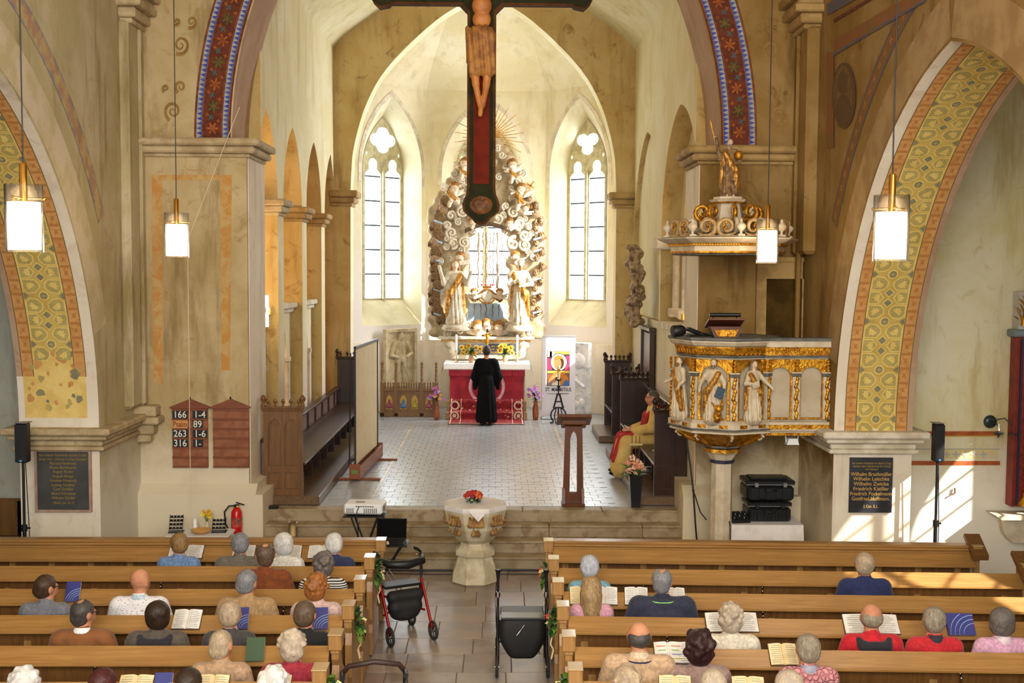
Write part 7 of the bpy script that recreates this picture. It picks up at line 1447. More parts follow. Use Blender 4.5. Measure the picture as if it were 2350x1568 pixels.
MB().box((.2, 0, .012), (.3, .12, .02), bev=.005).build('clamp', BLACK, mu); MB().box((.12, 0, .07), (.18, .1, .05), rot=Matrix.Rotation(.35, 3, 'Y'), bev=.008).build('lamp_body', BLACK, mu)
fl_ = thing('floodlight', 'small white floodlight under the pulpit bridge', 'lamp', (3.86, 14.62, pz(1030))); MB().plate([(-.08, 0), (.08, 0), (.055, .08), (-.055, .08)], [], lambda u, v, t: (u, t, v), -.07, .05).build('housing', WHITE, fl_)
for s_ in (-1, 1): MB().tube([(s_ * .075, 0, .03), (s_ * .085, 0, .14)], .008, 6).build('bracket', WHITE, fl_)
cb = thing('speaker_cable', 'black cable hanging from the pulpit corbel to the floor', 'cable', (2.62, 15.5, 0)); MB().tube([(0, 0, 1.85), (.06, -.05, 1.45), (.10, -.1, 1.1), (.14, -.1, .6), (.2, -.1, .05)], .012, 6).build('wire', BLACK, cb); MB().tube([(.10, -.1, 1.1), (.2, -.12, .8), (.28, -.15, .7)], .009, 6).build('branch', BLACK, cb); MB().ball((.1, -.1, 1.1), .02, 8, 5).build('clip', BLACK, cb)
# ---- sounding board
cz = lambda py: 4.1 + (627 - py) * 14.3 / 2600
cn_ = thing('pulpit_canopy', 'carved sounding board with gilded scrolls, urns and a crowning statue', 'canopy', (XP + .02, YP - .02, 0))
def oc(name, prof, m_): return MB().lathe(prof, n=8, smooth=False, rot=-2).build(name, m_, cn_)
oc('soffit_board', [(.10, cz(586)), (.72, cz(587)), (.74, cz(584))], PG); oc('lower_band', [(.74, cz(584)), (.76, cz(582)), (.76, cz(578))], GOLD); oc('frieze', [(.75, cz(578)), (.75, cz(566))], PW); oc('dentil_band', [(.76, cz(566)), (.79, cz(564)), (.80, cz(560))], GOLD); oc('cornice', [(.80, cz(560)), (.86, cz(556)), (.93, cz(550)), (.94, cz(547)), (.90, cz(546))], PW); oc('roof', [(.90, cz(546)), (.5, cz(535)), (.30, cz(531))], PG)
dm = MB().box((0, 0, 0), (.012, .028, .03), bev=.005).mesh('dentil')
for k in (6, 7, 0, 1):
    a, b = Vector(ov(.80, k)), Vector(ov(.80, k + 1))
    for j in range(18): q = a.lerp(b, (j + .5) / 18); put('dentil', dm, GOLD, cn_, (q.x * .985, q.y * .985, cz(563)), (0, 0, OCT[k] + PI / 8))
def cscroll(x, z, s_, flip, yaw, m_=None, r_=.12):
    mb_ = MB(); pts = [(flip * r_ * (1 - .78 * i / 21) * math.cos(i * .42 - 1.3), 0, r_ * (1 - .78 * i / 21) * math.sin(i * .42 - 1.3)) for i in range(22)]; mb_.tube(pts, [.034 - .0011 * i for i in range(22)], 7); mb_.tube([(flip * .03, 0, -r_), (-flip * .06, -.01, -r_ * .9), (-flip * .12, 0, -r_ * .6)], [.03, .026, .006], 6)
    for i in range(5): mb_.ball((flip * .02 + .02 * math.sin(i * 2), -.015, -.03 + .02 * i), .02, 6, 4, 1)
    return mb_
rq = random.Random(2)
for k in (6, 7, 0, 1):
    a, b = Vector(ov(.80, k)), Vector(ov(.80, k + 1)); yw = math.atan2((b - a).y, (b - a).x)
    for j, (t_, fl2) in enumerate(((.30, 1), (.70, -1))):
        q = a.lerp(b, t_); cscroll(0, 0, 1, fl2, 0).build('scroll', [RETBR if False else mat('canopy_tan', rgb(190, 158, 112), rgb(150, 116, 70), 9, .55), GOLD], cn_, loc=(q.x, q.y, cz(523)), rot=(0, 0, yw))
    q = a.lerp(b, .5); MB().bb(-.26, .26, -.03, .03, cz(548), cz(543), bev=.008).build('scroll_base', PW, cn_, loc=(q.x, q.y, 0), rot=(0, 0, yw)); m_ = MB()
    for i in range(5): leaf(m_, (0, 0, 0), ((i - 2) * .03, -.02, .16 - .02 * abs(i - 2)), .035, 0, .1)
    m_.build('acanthus', GOLD, cn_, loc=(q.x, q.y, cz(540)), rot=(0, 0, yw))
for k in (6, 7, 0, 1, 2): p = ov(.80, k); MB().box((p[0], p[1], cz(544)), (.09, .09, .045), bev=.006).build('urn_base', PW, cn_); MB().lathe([(.025, 0), (.015, .02), (.02, .04), (.06, .08), (.062, .11), (.04, .135), (.015, .15), (.022, .17), (.004, .20)], (p[0], p[1], cz(540)), 12).build('urn', PW, cn_)
MB().lathe([(.28, cz(533)), (.26, cz(520)), (.20, cz(500)), (.17, cz(470)), (.175, cz(462)), (.24, cz(460)), (.26, cz(455)), (.20, cz(453)), (.20, cz(448))], n=8, smooth=False, rot=-2).build('pedestal', PW, cn_); oc('pedestal_gilt', [(.235, cz(464)), (.245, cz(462)), (.235, cz(460))], GOLD)
for k in range(8):
    a = OCT[k]; cscroll(0, 0, 1, 1, 0, r_=.11).build('console_scroll', [GOLD, PW], cn_, loc=(.34 * math.cos(a), .34 * math.sin(a), cz(485)), rot=(0, 0, a)); cscroll(0, 0, 1, 1, 0, r_=.09).build('console_scroll', [PW, GOLD], cn_, loc=(.48 * math.cos(a), .48 * math.sin(a), cz(515)), rot=(0, 0, a))
CS = statue_mesh(.78, 15, ((.30, -.05, 1.1), (.22, -.2, 1.3)), ((-.30, -.02, 1.15), (-.42, -.05, 1.75)), .0085, True, drape=-1)
put('crowning_statue', CS, [RETBR, RETG, RETS, mat('statue_hair', None)], cn_, (0, -.02, cz(450))); MB().tube([(-.16, -.03, cz(450) + .60), (-.26, -.03, cz(450) + 1.0)], .01, 6).build('statue_staff', GOLD, cn_); MB().ball((.10, -.1, cz(450) + .55), .06, 10, 7).build('statue_orb', GOLD, cn_)
m_ = MB(); 
for k in (2, 4): p = ov(.6, k); m_.tube([(p[0], p[1], cz(550)), (p[0], YE - YP, cz(550))], .03, 6)
m_.tube([(0, 0, cz(560)), (0, YE - YP, cz(560))], .03, 6); m_.build('wall_bracket', IRON, cn_)
# ---- doorway onto the pulpit bridge
dr = MB(); q = lambda px, py: atY(px, py, YE); a, b, c, d_ = q(1735, 598), q(1905, 598), q(1757, 640), q(1858, 640)
dr.bb(a.x, min(b.x, 4.28), YE - .09, YE + .02, c.z, a.z); dr.bb(a.x - .02, min(b.x, 4.29), YE - .12, YE, a.z - .02, a.z + .05, bev=.01); dr.bb(a.x, c.x, YE - .07, YE + .02, pz(800), c.z); dr.bb(d_.x, 4.28, YE - .07, YE + .02, pz(800), c.z)
o = dr.build('door_1', STONE_D); struct(o, 'stone doorway on the pier behind the pulpit'); MB().bb(c.x, d_.x, YE - .02, YE - .012, pz(800), c.z).build('opening_panel', mat('opening_shade', rgb(84, 62, 26), rgb(62, 44, 18), 2, .95, spec=.1), o)  # flat dark panel stands in for the shade inside the opening

# ================================================================ EQUIPMENT TABLE by the pulpit
tb = thing('equipment_table', 'table under a white cloth beside the pulpit column', 'table', (3.62, 15.15, 0)); MB().bb(-.47, .47, -.30, .34, .70, .74, bev=.005).build('top', OAK, tb)
for sx in (-1, 1):
    for sy in (-.26, .30): MB().bb(sx * .42 - .02, sx * .42 + .02, sy - .02, sy + .02, 0, .70).build('leg', OAK_V, tb)
tc = thing('table_cloth', 'white cloth hanging over the equipment table', 'cloth', (3.62, 15.15, .742)); m_ = MB(); n_ = 64; per = []
for k in range(n_):
    t_ = k / n_ * 4; s_ = int(t_); f = t_ - s_; x, y = [(-.48 + .96 * f, -.31), (.48, -.31 + .66 * f), (.48 - .96 * f, .35), (-.48, .35 - .66 * f)][s_]; per.append((x, y))
w_ = [.012 * math.sin(k * 1.7) for k in range(n_)]; lo_ = [(x * (1.015 + w_[k]), y * (1.02 + w_[k]), -.35) for k, (x, y) in enumerate(per)]
m_.add([(x, y, .006) for x, y in per] + lo_, [(k, (k + 1) % n_, n_ + (k + 1) % n_, n_ + k) for k in range(n_)] + [tuple(range(n_))], 0); m_.build('cover', CLOTH, tc)
CASE = mat('case_black', rgb(20, 24, 28), rgb(14, 16, 20), 20, .35, bump=.1); ALU = mat('case_aluminium', rgb(190, 192, 196), rough=.3, metal=.9)
def case(nm, lab, loc, w_, dp, h, ribs, parts):
    o = thing(nm, lab, 'equipment case', loc); MB().box((0, 0, h * .36), (w_, dp, h * .72), bev=.03).build('body', CASE, o); MB().box((0, 0, h * .80), (w_ * 1.02, dp * 1.02, h * .05), bev=.006).build('edge_frame', ALU, o); MB().box((0, 0, h * .91), (w_ * 1.03, dp * 1.03, h * .20), bev=.025).build('lid', CASE, o)
    for k in range(ribs): x = (k - (ribs - 1) / 2) * w_ / ribs; MB().box((x, -dp / 2 - .006, h * .36), (w_ / ribs * .55, .02, h * .6), bev=.008).build('rib', CASE, o)
    for s_ in (-1, 1): MB().box((s_ * w_ * .3, -dp / 2 - .012, h * .8), (.05, .03, .06), bev=.005).build('latch', BLACK if ribs > 3 else ALU, o)
    MB().tube([(-.08, -dp / 2 - .01, h * .55), (-.07, -dp / 2 - .05, h * .55), (.07, -dp / 2 - .05, h * .55), (.08, -dp / 2 - .01, h * .55)], .012, 8).build('handle', BLACK, o); return o
case('equipment_case', 'black ribbed plastic equipment case under another case', (3.69, 15.22, .752), .58, .40, .26, 6, 0); case('equipment_case', 'black equipment case with bright metal edge, top of the stack', (3.69, 15.22, 1.04), .64, .44, .27, 3, 0)
MB().box((0, 0, 0), (.5, .3, .02), bev=.008).build('lid_panel', CASE, [o for o in bpy.data.objects if o.name.startswith('equipment_case')][-1], loc=(0, 0, .285)) 
mx_ = thing('audio_mixer', 'black audio mixer on the white cloth with cables', 'mixer', (3.28, 15.05, .752), .1); MB().plate([(-.12, 0), (.12, 0), (.12, .11), (-.12, .05)], [], lambda u, v, t: (t, u, v), -.12, .12).build('body', CASE, mx_)
for i in range(4):
    for j in range(5): MB().lathe([(.009, 0), (.008, .02)], n=8).build('knob', ALU if (i + j) % 3 == 0 else BLACK, mx_, loc=(-.09 + .045 * j, -.09 + .055 * i, .058 + .014 * i))
MB().tube([(-.12, 0, .05), (-.18, -.1, .1), (-.2, -.25, .0), (-.2, -.28, -.4)], .008, 6).build('cable', BLACK, mx_)
# ================================================================ WALL BOARDS AND TABLETS
HB = wood('hymn_board_wood', rgb(134, 70, 32), rgb(108, 52, 22), (1, 9, 9), .5); NUM = mat('number_cream', rgb(228, 222, 206), rough=.6); PLB = mat('number_plate_black', rgb(20, 22, 28), rough=.5); PLW = mat('psalm_plate', rgb(206, 150, 90), rough=.6)
def hymn_board(px0, px1, lab, rows):
    a, b = atY(px0, 1073, YE - .03), atY(px1, 1073, YE - .03); t_, pk = atY(px0, 937, YE - .03), atY((px0 + px1) / 2, 919, YE - .03); o = thing('hymn_board', lab, 'hymn board', ((a.x + b.x) / 2, YE - .035, a.z)); W = b.x - a.x; Hh = t_.z - a.z
    MB().bb(-W / 2, W / 2, 0, .03, 0, Hh).build('back_board', mat('board_panel', rgb(150, 92, 60), rgb(132, 72, 40), 7, .6), o); MB().plate([(-W / 2 - .03, Hh), (W / 2 + .03, Hh), (W / 2 + .03, Hh + .02), (0, pk.z - a.z + .02), (-W / 2 - .03, Hh + .02)], [], lambda u, v, t: (u, t, v), -.025, .03).build('gable', HB, o)
    MB().ball((0, .0, pk.z - a.z + .035), .014, 8, 5).build('nail', IRON, o)
    rh_ = (Hh - .03) / 6
    for k in range(7): MB().bb(-W / 2, W / 2, -.018, 0, k * rh_ - .004 if k else 0, k * rh_ + .02).build('slat_rail', HB, o)
    for k, r_ in enumerate(rows):
        zc = Hh - .03 - rh_ * (k + .5) + .006
        for (tx, x0_, x1_, pl) in r_:
            MB().bb(x0_ * W, x1_ * W, -.014, -.004, zc - rh_ * .42, zc + rh_ * .42).build('number_plate', PLW if pl else PLB, o)
            text(tx, rh_ * (1.0 if not pl else .8), RED2 if pl else NUM, o, ((x0_ + x1_) / 2 * W, -.016, zc), xs=.92 if not pl else .8, name='number', bold=.0012)
    return o
hymn_board(397, 478, 'wooden hymn board with white numbers 166, 89, 263 and 316', [[('166', -.49, -.06, 0), ('1-4', .08, .49, 0)], [('Psalm', -.49, -.06, 1), ('89', .08, .36, 0)], [('263', -.49, -.06, 0), ('1-6', .08, .49, 0)], [('316', -.49, -.06, 0), ('1-', .08, .36, 0)]])
hymn_board(490, 571, 'empty wooden hymn board beside the numbered one', [])
GL1 = mat('gilt_letter_warm', rgb(220, 176, 96), rough=.45, metal=.3); GL2 = mat('gilt_letter_dim', rgb(150, 126, 52), rough=.6); SLT = mat('tablet_black', rgb(38, 38, 42), rgb(48, 50, 56), 3, .4); SLT2 = mat('tablet_worn', rgb(60, 58, 56), rgb(72, 70, 66), 4, .6)
def tablet(px0, px1, y0, y1, lab, lines, m_, gm_, frame, Yt=AY + AH - .034):
    a, b = atY(px0, y1, Yt), atY(px1, y0, Yt); W, Hh = b.x - a.x, b.z - a.z; o = thing('memorial_tablet', lab, 'memorial tablet', ((a.x + b.x) / 2, Yt, a.z)); MB().bb(-W / 2, W / 2, 0, .03, 0, Hh, bev=.004).build('slate', m_, o)
    if frame: MB().plate([(-W / 2 - .03, -.03), (W / 2 + .03, -.03), (W / 2 + .03, Hh), (-W / 2 - .03, Hh)], [[(-W / 2, 0), (W / 2, 0), (W / 2, Hh - .01), (-W / 2, Hh - .01)]], lambda u, v, t: (u, t, v), -.01, .03).build('painted_frame', frame, o)
    for s_, z, sz_, wd, mm in lines:
        me = text_mesh(s_, sz_ * Hh, 'inscription', ext=.0006, bold=.0004); xs_ = [v.co.x for v in me.vertices]; cur = max(xs_) - min(xs_); me.transform(Matrix.Diagonal((wd * W / cur, 1, 1, 1))); me.materials.clear(); put('inscription', me, mm, o, (0, -.003, Hh * (1 - z)), (R(90), 0, 0))
    return o
tb_ = tablet(1948, 2050, 1051, 1177, 'black memorial tablet with gilded names beside the pulpit', [('Aus unserer Gemeinde aus diesem Kriege', .10, .055, .92, GL2), ('starben den Heldentod für König', .155, .055, .88, GL2), ('und Vaterland', .21, .05, .3, GL2), ('Wilhelm Bruchmüller', .30, .095, .96, GL1), ('Wilhelm Leischke', .385, .095, .84, GL1), ('Wilhelm Zwicke', .475, .095, .82, GL1), ('Friedrich Kießler', .565, .095, .82, GL1), ('Friedrich Pöckelmann', .655, .095, .96, GL1), ('Gottfried Hoffmann.', .745, .095, .88, GL1), ('2 Cor. 5,1.', .885, .075, .34, GL1)], SLT, GL1, None)
MB().bb(-.07, .07, -.003, .002, .23 * .7, .23 * .7 + .006).build('rule', GL1, tb_)
tablet(87, 203, 1035, 1170, 'worn slate memorial tablet with faded gold names by the hymn boards', [('Aus unserer Gemeinde starben in den', .075, .06, .92, GL2), ('Jahren 1914 - 1918 den Tod fürs Vaterland', .145, .055, .92, GL2), ('Paul und Ferdinand', .215, .06, .5, GL2), ('Franz Bernhardt', .285, .065, .5, GL2), ('August Röder', .355, .065, .4, GL2), ('August Bunge', .43, .065, .4, GL2), ('Gottlieb Friedrich', .505, .065, .52, GL2), ('Ludwig Günther', .58, .065, .46, GL2), ('Curt Schäfer', .65, .065, .4, GL2), ('Albert Schumann', .725, .065, .48, GL2), ('Wilhelm Zander', .80, .065, .46, GL2), ('Offenb. Joh. 14, 13', .885, .06, .42, GL2)], SLT2, GL2, mat('tablet_red_frame', rgb(176, 148, 130), rgb(160, 128, 112), 6, .8))

# ================================================================ LOUDSPEAKERS
def speaker(px0, px1, y0, y1, ybase, Y, lab, lab2, px_pole):
    a, b = atY(px0, y1, Y), atY(px1, y0, Y); W, Hh = b.x - a.x, b.z - a.z; x = (a.x + b.x) / 2
    st_ = thing('speaker_stand', lab2, 'speaker stand', (x, Y + .02, 0)); MB().tube([(0, 0, .75), (0, 0, a.z)], .017, 10).build('upper_pole', BLACK, st_); MB().tube([(0, 0, .05), (0, 0, .95)], .024, 10).build('lower_pole', BLACK, st_); MB().lathe([(.035, .92), (.035, 1.0)], n=10).build('collar', BLACK, st_); MB().box((.045, 0, .96), (.05, .02, .02)).build('clamp_knob', BLACK, st_)
    for k in range(3): c, s_ = math.cos(k * 2.094 + .5), math.sin(k * 2.094 + .5); MB().tube([(0, 0, .62), (.38 * c, .38 * s_, .02)], .012, 8).build('leg', BLACK, st_); MB().tube([(0, 0, .22), (.2 * c, .2 * s_, .30)], .009, 6).build('brace', BLACK, st_)
    MB().tube([(.02, .02, a.z), (.04, .02, 1.2), (.05, .02, .9), (.035, .02, .3), (.06, .02, .02)], .006, 6).build('cable', BLACK, st_)
    sp = thing('loudspeaker', lab, 'loudspeaker', (x, Y, a.z)); MB().box((0, .03, Hh / 2), (W * .9, .13, Hh), bev=.012).build('cabinet', BLACK, sp); MB().box((0, -.045, Hh / 2), (W * .9, .012, Hh * .95), bev=.003).build('grille', mat('grille', rgb(24, 24, 26), rgb(12, 12, 14), 300, .6), sp); MB().box((0, -.053, Hh * .06), (W * .2, .004, .022)).build('badge', mat('badge_blue', rgb(80, 150, 220), rough=.4), sp); MB().box((0, .06, Hh + .003), (W * .9, .18, .008), bev=.002).build('top_cap', mat('cap_grey', rgb(90, 90, 92), rough=.3), sp)
speaker(37, 64, 972, 1062, 1235, 13.6, 'slim black column loudspeaker before the worn tablet', 'black tripod speaker stand before the worn tablet', 48); speaker(2141, 2167, 973, 1060, 1245, 14.0, 'slim black column loudspeaker before the cream aisle wall', 'black tripod speaker stand before the cream aisle wall', 2153)

# ================================================================ CANDLE TABLE and fire extinguisher
CT0 = Vector((-4.02, 15.35, 0)); ct = thing('candle_table', 'small white table with candles below the hymn boards', 'table', CT0); MB().bb(-.42, .42, -.24, .24, .48, .51, bev=.005).build('top', WHITE, ct)
for sx_ in (-1, 1):
    for sy in (-1, 1): MB().bb(sx_ * .38 - .02, sx_ * .38 + .02, sy * .2 - .02, sy * .2 + .02, 0, .48).build('leg', WHITE, ct)
ZT = .512
def candle_rack(x, y, lab, tiers):
    o = thing('candle_rack', lab, 'candle rack', (CT0.x + x, CT0.y + y, ZT), .1); MB().bb(-.10, .10, -.07, .07, 0, .012, bev=.003).build('base', IRON, o)
    for i in range(tiers):
        z = .05 + .045 * i; MB().bb(-.09, .09, -.055 + .035 * i, -.03 + .035 * i, z, z + .008).build('shelf', IRON, o)
        for k in range(4): MB().lathe([(.014, 0), (.018, .006), (.018, .02), (.012, .02)], n=10).build('cup', IRON, o, loc=(-.067 + .045 * k, -.042 + .035 * i, z + .008))
    for s_ in (-1, 1): MB().tube([(s_ * .088, -.05, .01), (s_ * .088, .06, .05 + .045 * tiers)], .004, 6).build('side_rod', IRON, o)
candle_rack(-.34, 0, 'stepped iron candle rack at the outer end of the candle table', 4); candle_rack(.24, .02, 'stepped iron candle rack next to the fire extinguisher', 3)
o = thing('pillar_candle', 'white figure shaped candle on the candle table', 'candle', (CT0.x - .10, CT0.y + .06, ZT)); MB().lathe([(.03, 0), (.032, .06), (.026, .10), (.03, .13), (.02, .16), (.006, .17)], n=12).build('wax', LIN, o)
o = thing('offering_bowl', 'shallow wooden bowl on the candle table', 'bowl', (CT0.x + .02, CT0.y - .08, ZT)); MB().lathe([(.07, 0), (.12, .03), (.14, .055), (.13, .055), (.10, .025), (0, .015)], n=20).build('bowl', mat('bowl_wood', rgb(206, 154, 84), rough=.4), o)
rq = random.Random(17); o = thing('posy_vase', 'glass vase with yellow flowers on the candle table', 'flowers', (CT0.x + .06, CT0.y + .08, ZT)); MB().lathe([(.03, 0), (.035, .05), (.02, .10), (.026, .13)], n=12).build('vase', mat('vase_glass', rgb(210, 200, 170), rough=.1), o)
for i in range(10): c = (rq.uniform(-.08, .1), rq.uniform(-.05, .05), rq.uniform(.18, .27)); MB().tube([(0, 0, .1), (c[0] * .8, c[1], c[2])], .003, 5).build('stem', FLEAF[1], o); bloom(o, c, .035, YELP, rq, 'bloom', 8)
fe = atY(546, 1185, 15.7); o = thing('fire_extinguisher', 'red fire extinguisher with black hose on the pier plinth', 'fire extinguisher', (fe.x, 15.62, .40)); FR = mat('extinguisher_red', rgb(196, 18, 22), rough=.25)
MB().lathe([(.065, 0), (.075, .02), (.075, .33), (.05, .38), (.025, .40)], n=18).build('cylinder', FR, o); MB().lathe([(.0765, .13), (.0765, .26)], n=18, cap=False).build('label_band', mat('ext_label', rgb(214, 60, 56), rgb(60, 80, 60), 24, .5), o); MB().box((0, 0, .42), (.07, .035, .04), bev=.006).build('valve', BLACK, o); MB().box((.05, 0, .45), (.12, .02, .015), rot=Matrix.Rotation(.3, 3, 'Y')).build('lever', BLACK, o); MB().box((.02, -.02, .415), (.03, .02, .02)).build('seal', mat('seal_yellow', rgb(230, 190, 40), rough=.5), o); MB().tube([(-.02, 0, .42), (-.10, -.02, .42), (-.16, -.03, .34), (-.15, -.03, .18), (-.09, -.03, .06), (-.06, -.05, .02)], .012, 8).build('hose', BLACK, o); MB().box((0, .1, .2), (.10, .06, .06)).build('wall_bracket', FR, o)

# ================================================================ PROJECTOR, LAPTOP, CANDLE JAR on the steps
pj = atY(838, 1178, 14.6); ps = thing('projector_stand', 'black folding cross-leg stand under the projector', 'stand', (pj.x, 14.62, 0)); zt_ = pj.z - .01
MB().bb(-.27, .27, -.17, .17, zt_ - .02, zt_, bev=.006).build('tray', BLACK, ps)
for s_ in (-1, 1):
    MB().tube([(-.17, s_ * .12, zt_ - .02), (.15, s_ * .12, .02)], .012, 8).build('leg', BLACK, ps); MB().tube([(.17, s_ * .12, zt_ - .02), (-.15, s_ * .12, .02)], .012, 8).build('leg', BLACK, ps)
MB().tube([(.15, -.16, .015), (.15, .16, .015)], .014, 8).build('foot_bar', BLACK, ps); MB().tube([(-.15, -.16, .015), (-.15, .16, .015)], .014, 8).build('foot_bar', BLACK, ps)
po_ = thing('projector', 'white video projector on a folding stand', 'projector', (pj.x, 14.62, zt_ + .015), R(-4)); MB().box((0, 0, .075), (.50, .36, .13), bev=.02).build('housing', WHITE, po_)
GRL = mat('vent_grey', rgb(120, 116, 110), rough=.6)
for k in range(4): MB().box((-.205 + .026 * k, -.182, .06), (.014, .006, .06)).build('vent_slot', GRL, po_)
for k in range(7): MB().box((.02 + .026 * k, -.182, .06), (.014, .006, .06)).build('vent_slot', GRL, po_)
for k in range(8): MB().box((-.08 + .03 * k, -.182, .115), (.02, .006, .012)).build('port', BLACK, po_)
for k in range(5): MB().box((.252, -.1 + .03 * k, .07), (.006, .014, .06)).build('vent_slot', GRL, po_)
MB().box((-.06, -.02, .142), (.12, .05, .006), bev=.002).build('button_panel', GRL, po_); MB().lathe([(.05, 0), (.05, .04)], n=16, M_=Matrix.Translation((.12, .18, .08)) @ Matrix.Rotation(R(-90), 4, 'X')).build('lens', BLACK, po_)
for s_ in (-1, 1): MB().lathe([(.02, -.015), (.02, .012)], n=10).build('foot', BLACK, po_, loc=(s_ * .2, -.13, 0))
MB().tube([(-.05, -.19, .11), (-.07, -.22, .05), (-.06, -.2, -.2), (-.1, -.15, -.6)], .006, 6).build('power_cable', BLACK, po_)
lp = atY(890, 1248, 14.0); lt = thing('laptop_table', 'small black folding table under the laptop', 'table', (lp.x - .02, 14.05, 0)); zl = lp.z; MB().bb(-.27, .27, -.17, .18, zl - .02, zl, bev=.005).build('top', BLACK, lt)
for s_ in (-1, 1): MB().tube([(-.2, s_ * .12, zl - .02), (.2, s_ * .12, .02)], .011, 8).build('leg', CHROME, lt); MB().tube([(.2, s_ * .12, zl - .02), (-.2, s_ * .12, .02)], .011, 8).build('leg', BLACK, lt)
la = thing('laptop', 'open black laptop seen from the front with a dark screen', 'laptop', (lp.x + .02, 14.07, zl + .002), R(-3)); MB().bb(-.19, .19, -.13, .12, 0, .018, bev=.004).build('keyboard_base', BLACK, la); MB().box((0, .155, .14), (.38, .012, .25), rot=Matrix.Rotation(R(-14), 3, 'X'), bev=.004).build('screen_lid', mat('laptop_black', rgb(10, 10, 12), rough=.7, spec=.1), la); MB().box((0, .147, .14), (.35, .004, .22), rot=Matrix.Rotation(R(-14), 3, 'X')).build('display', mat('dark_display', rgb(4, 4, 5), rough=.6, spec=.05), la)
for i in range(4):
    for j in range(10): MB().box((-.155 + .034 * j, -.02 + .028 * i, .02), (.028, .022, .004)).build('key', mat('key_grey', rgb(34, 34, 38), rough=.5), la)
o = thing('paper_sheet', 'sheet of white paper lying beside the laptop keyboard', 'paper', (lp.x - .10, 13.93, zl + .021), .15); MB().bb(-.12, .12, -.08, .08, 0, .003).build('sheet', PAPER, o)
cj = atY(669, 1198, 15.75); o = thing('candle_jar', 'cream candle in a glass jar on the choir step', 'candle', (cj.x, 15.85, .33)); MB().lathe([(.06, 0), (.062, .005), (.062, .22), (.057, .22), (.057, .01)], n=18, cap=False).build('glass_jar', LGLASS, o); MB().lathe([(.045, .012), (.045, .17), (.006, .175)], n=16).build('candle', mat('candle_ivory', None), o)
o = thing('floor_box', 'flat black connection box on the podium corner of the stall', 'box', (-3.28, 16.2, ZC)); MB().box((0, 0, .02), (.30, .12, .04), bev=.008).build('body', BLACK, o); MB().tube([(-.1, -.06, .02), (-.14, -.2, -.1), (-.12, -.3, -.4), (-.15, -.4, -.6)], .008, 6).build('cable', BLACK, o)
o = thing('floor_cable', 'thick black cable along the foot of the choir steps', 'cable', (-.3, 15.28, .012)); MB().tube([(-3.0, 0, 0), (-1.6, .02, 0), (-.6, -.02, 0), (.5, .02, 0), (1.7, -.01, 0), (2.9, .03, 0)], .014, 6).build('sheath', mat('cable_blueblack', rgb(26, 28, 40), rough=.4), o)
o = thing('floor_cable', 'thin black cable on the floor in front of the thick one', 'cable', (-.3, 15.08, .008)); MB().tube([(-1.6, .06, 0), (-.6, .0, 0), (.5, .01, 0), (1.7, .03, 0), (2.4, .06, 0)], .007, 6).build('sheath', BLACK, o)
o = thing('pull_cord', 'thin pale cord hanging past the hymn board', 'cord', (atY(431, 600, 15.3).x, 15.3, .512)); MB().tube([(0, 0, 0), (0, 0, 3.8), (.01, 0, 4.0), (.62, .4, 5.8)], .005, 5).build('strand', mat('cord_cream', rgb(226, 212, 180), rough=.7), o)

# ================================================================ ROLLATORS
def rollator(lab, loc, rotz, red, bag=True, top=.92):
    o = thing('rollator', lab, 'rollator', loc, rotz); FRM = mat('rollator_red', rgb(150, 16, 22), rough=.2, metal=.4) if red else mat('rollator_black', rgb(26, 26, 30), rough=.3, metal=.3); RUB = mat('rubber', rgb(44, 42, 40), rough=.8); w_ = .25
    for s_ in (-1, 1):
        MB().tube([(s_ * w_, -.02, top), (s_ * w_, .0, .62), (s_ * w_, .02, .55)], .014, 8).build('handle_post', FRM if not red else BLACK, o); MB().tube([(s_ * w_, .0, .62), (s_ * w_, .30, .13)], .017, 8).build('front_tube', FRM, o); MB().tube([(s_ * w_, .02, .56), (s_ * w_, -.06, .4), (s_ * w_, -.28, .13)], .016, 8).build('rear_tube', FRM, o)
        MB().tube([(s_ * w_, -.02, top), (s_ * w_, -.07, top + .015), (s_ * w_, -.17, top + .01)], [.016, .02, .022], 10).build('grip', BLACK, o); MB().tube([(s_ * w_, -.03, top - .03), (s_ * w_, -.10, top - .06), (s_ * w_, -.15, top - .055)], .008, 6).build('brake_lever', CHROME if red else BLACK, o); MB().tube([(s_ * w_ * 1.06, -.04, top - .04), (s_ * w_ * 1.12, -.02, .7), (s_ * w_ * 1.06, -.15, .35)], .004, 5).build('brake_cable', BLACK, o)
        for (y_, nm) in ((.31, 'front_wheel'), (-.29, 'rear_wheel')):
            m_ = MB(); X_ = s_ * w_ * 1.03; m_.tube([(X_, y_ + .095 * math.cos(a), .10 + .095 * math.sin(a)) for a in [k * PI / 9 for k in range(19)]], .017, 8, cap=False); wh = m_.build(nm, RUB, o)
            for k in range(5): a = k * 2 * PI / 5; MB().tube([(X_, y_, .10), (X_, y_ + .085 * math.cos(a), .10 + .085 * math.sin(a))], .008, 6).build('spoke', mat('wheel_grey', rgb(30, 30, 34), rough=.4), wh)
            MB().lathe([(.02, -.02), (.02, .02)], n=10, M_=Matrix.Translation((X_, y_, .10)) @ Matrix.Rotation(R(90), 4, 'Y')).build('hub', CHROME, wh)
    for a in ((-1, 1), (1, -1)): MB().tube([(a[0] * w_, .06, .50), (a[1] * w_, .10, .28)], .013, 8).build('cross_brace', FRM, o)
    MB().box((0, -.02, .58), (w_ * 1.8, .22, .03), bev=.01).build('seat', BLACK, o)
    if bag: put('bag', blob_mesh('bag', [C_((-.15, .12, .48), (.15, .12, .48), .07, .07), C_((-.12, .12, .36), (.12, .12, .36), .085, .085), E_((0, .12, .28), (.17, .09, .08))], .014, .04), mat('bag_black', rgb(16, 16, 18), rough=.7, c2=rgb(22, 22, 24), scale=30), o)
    return o
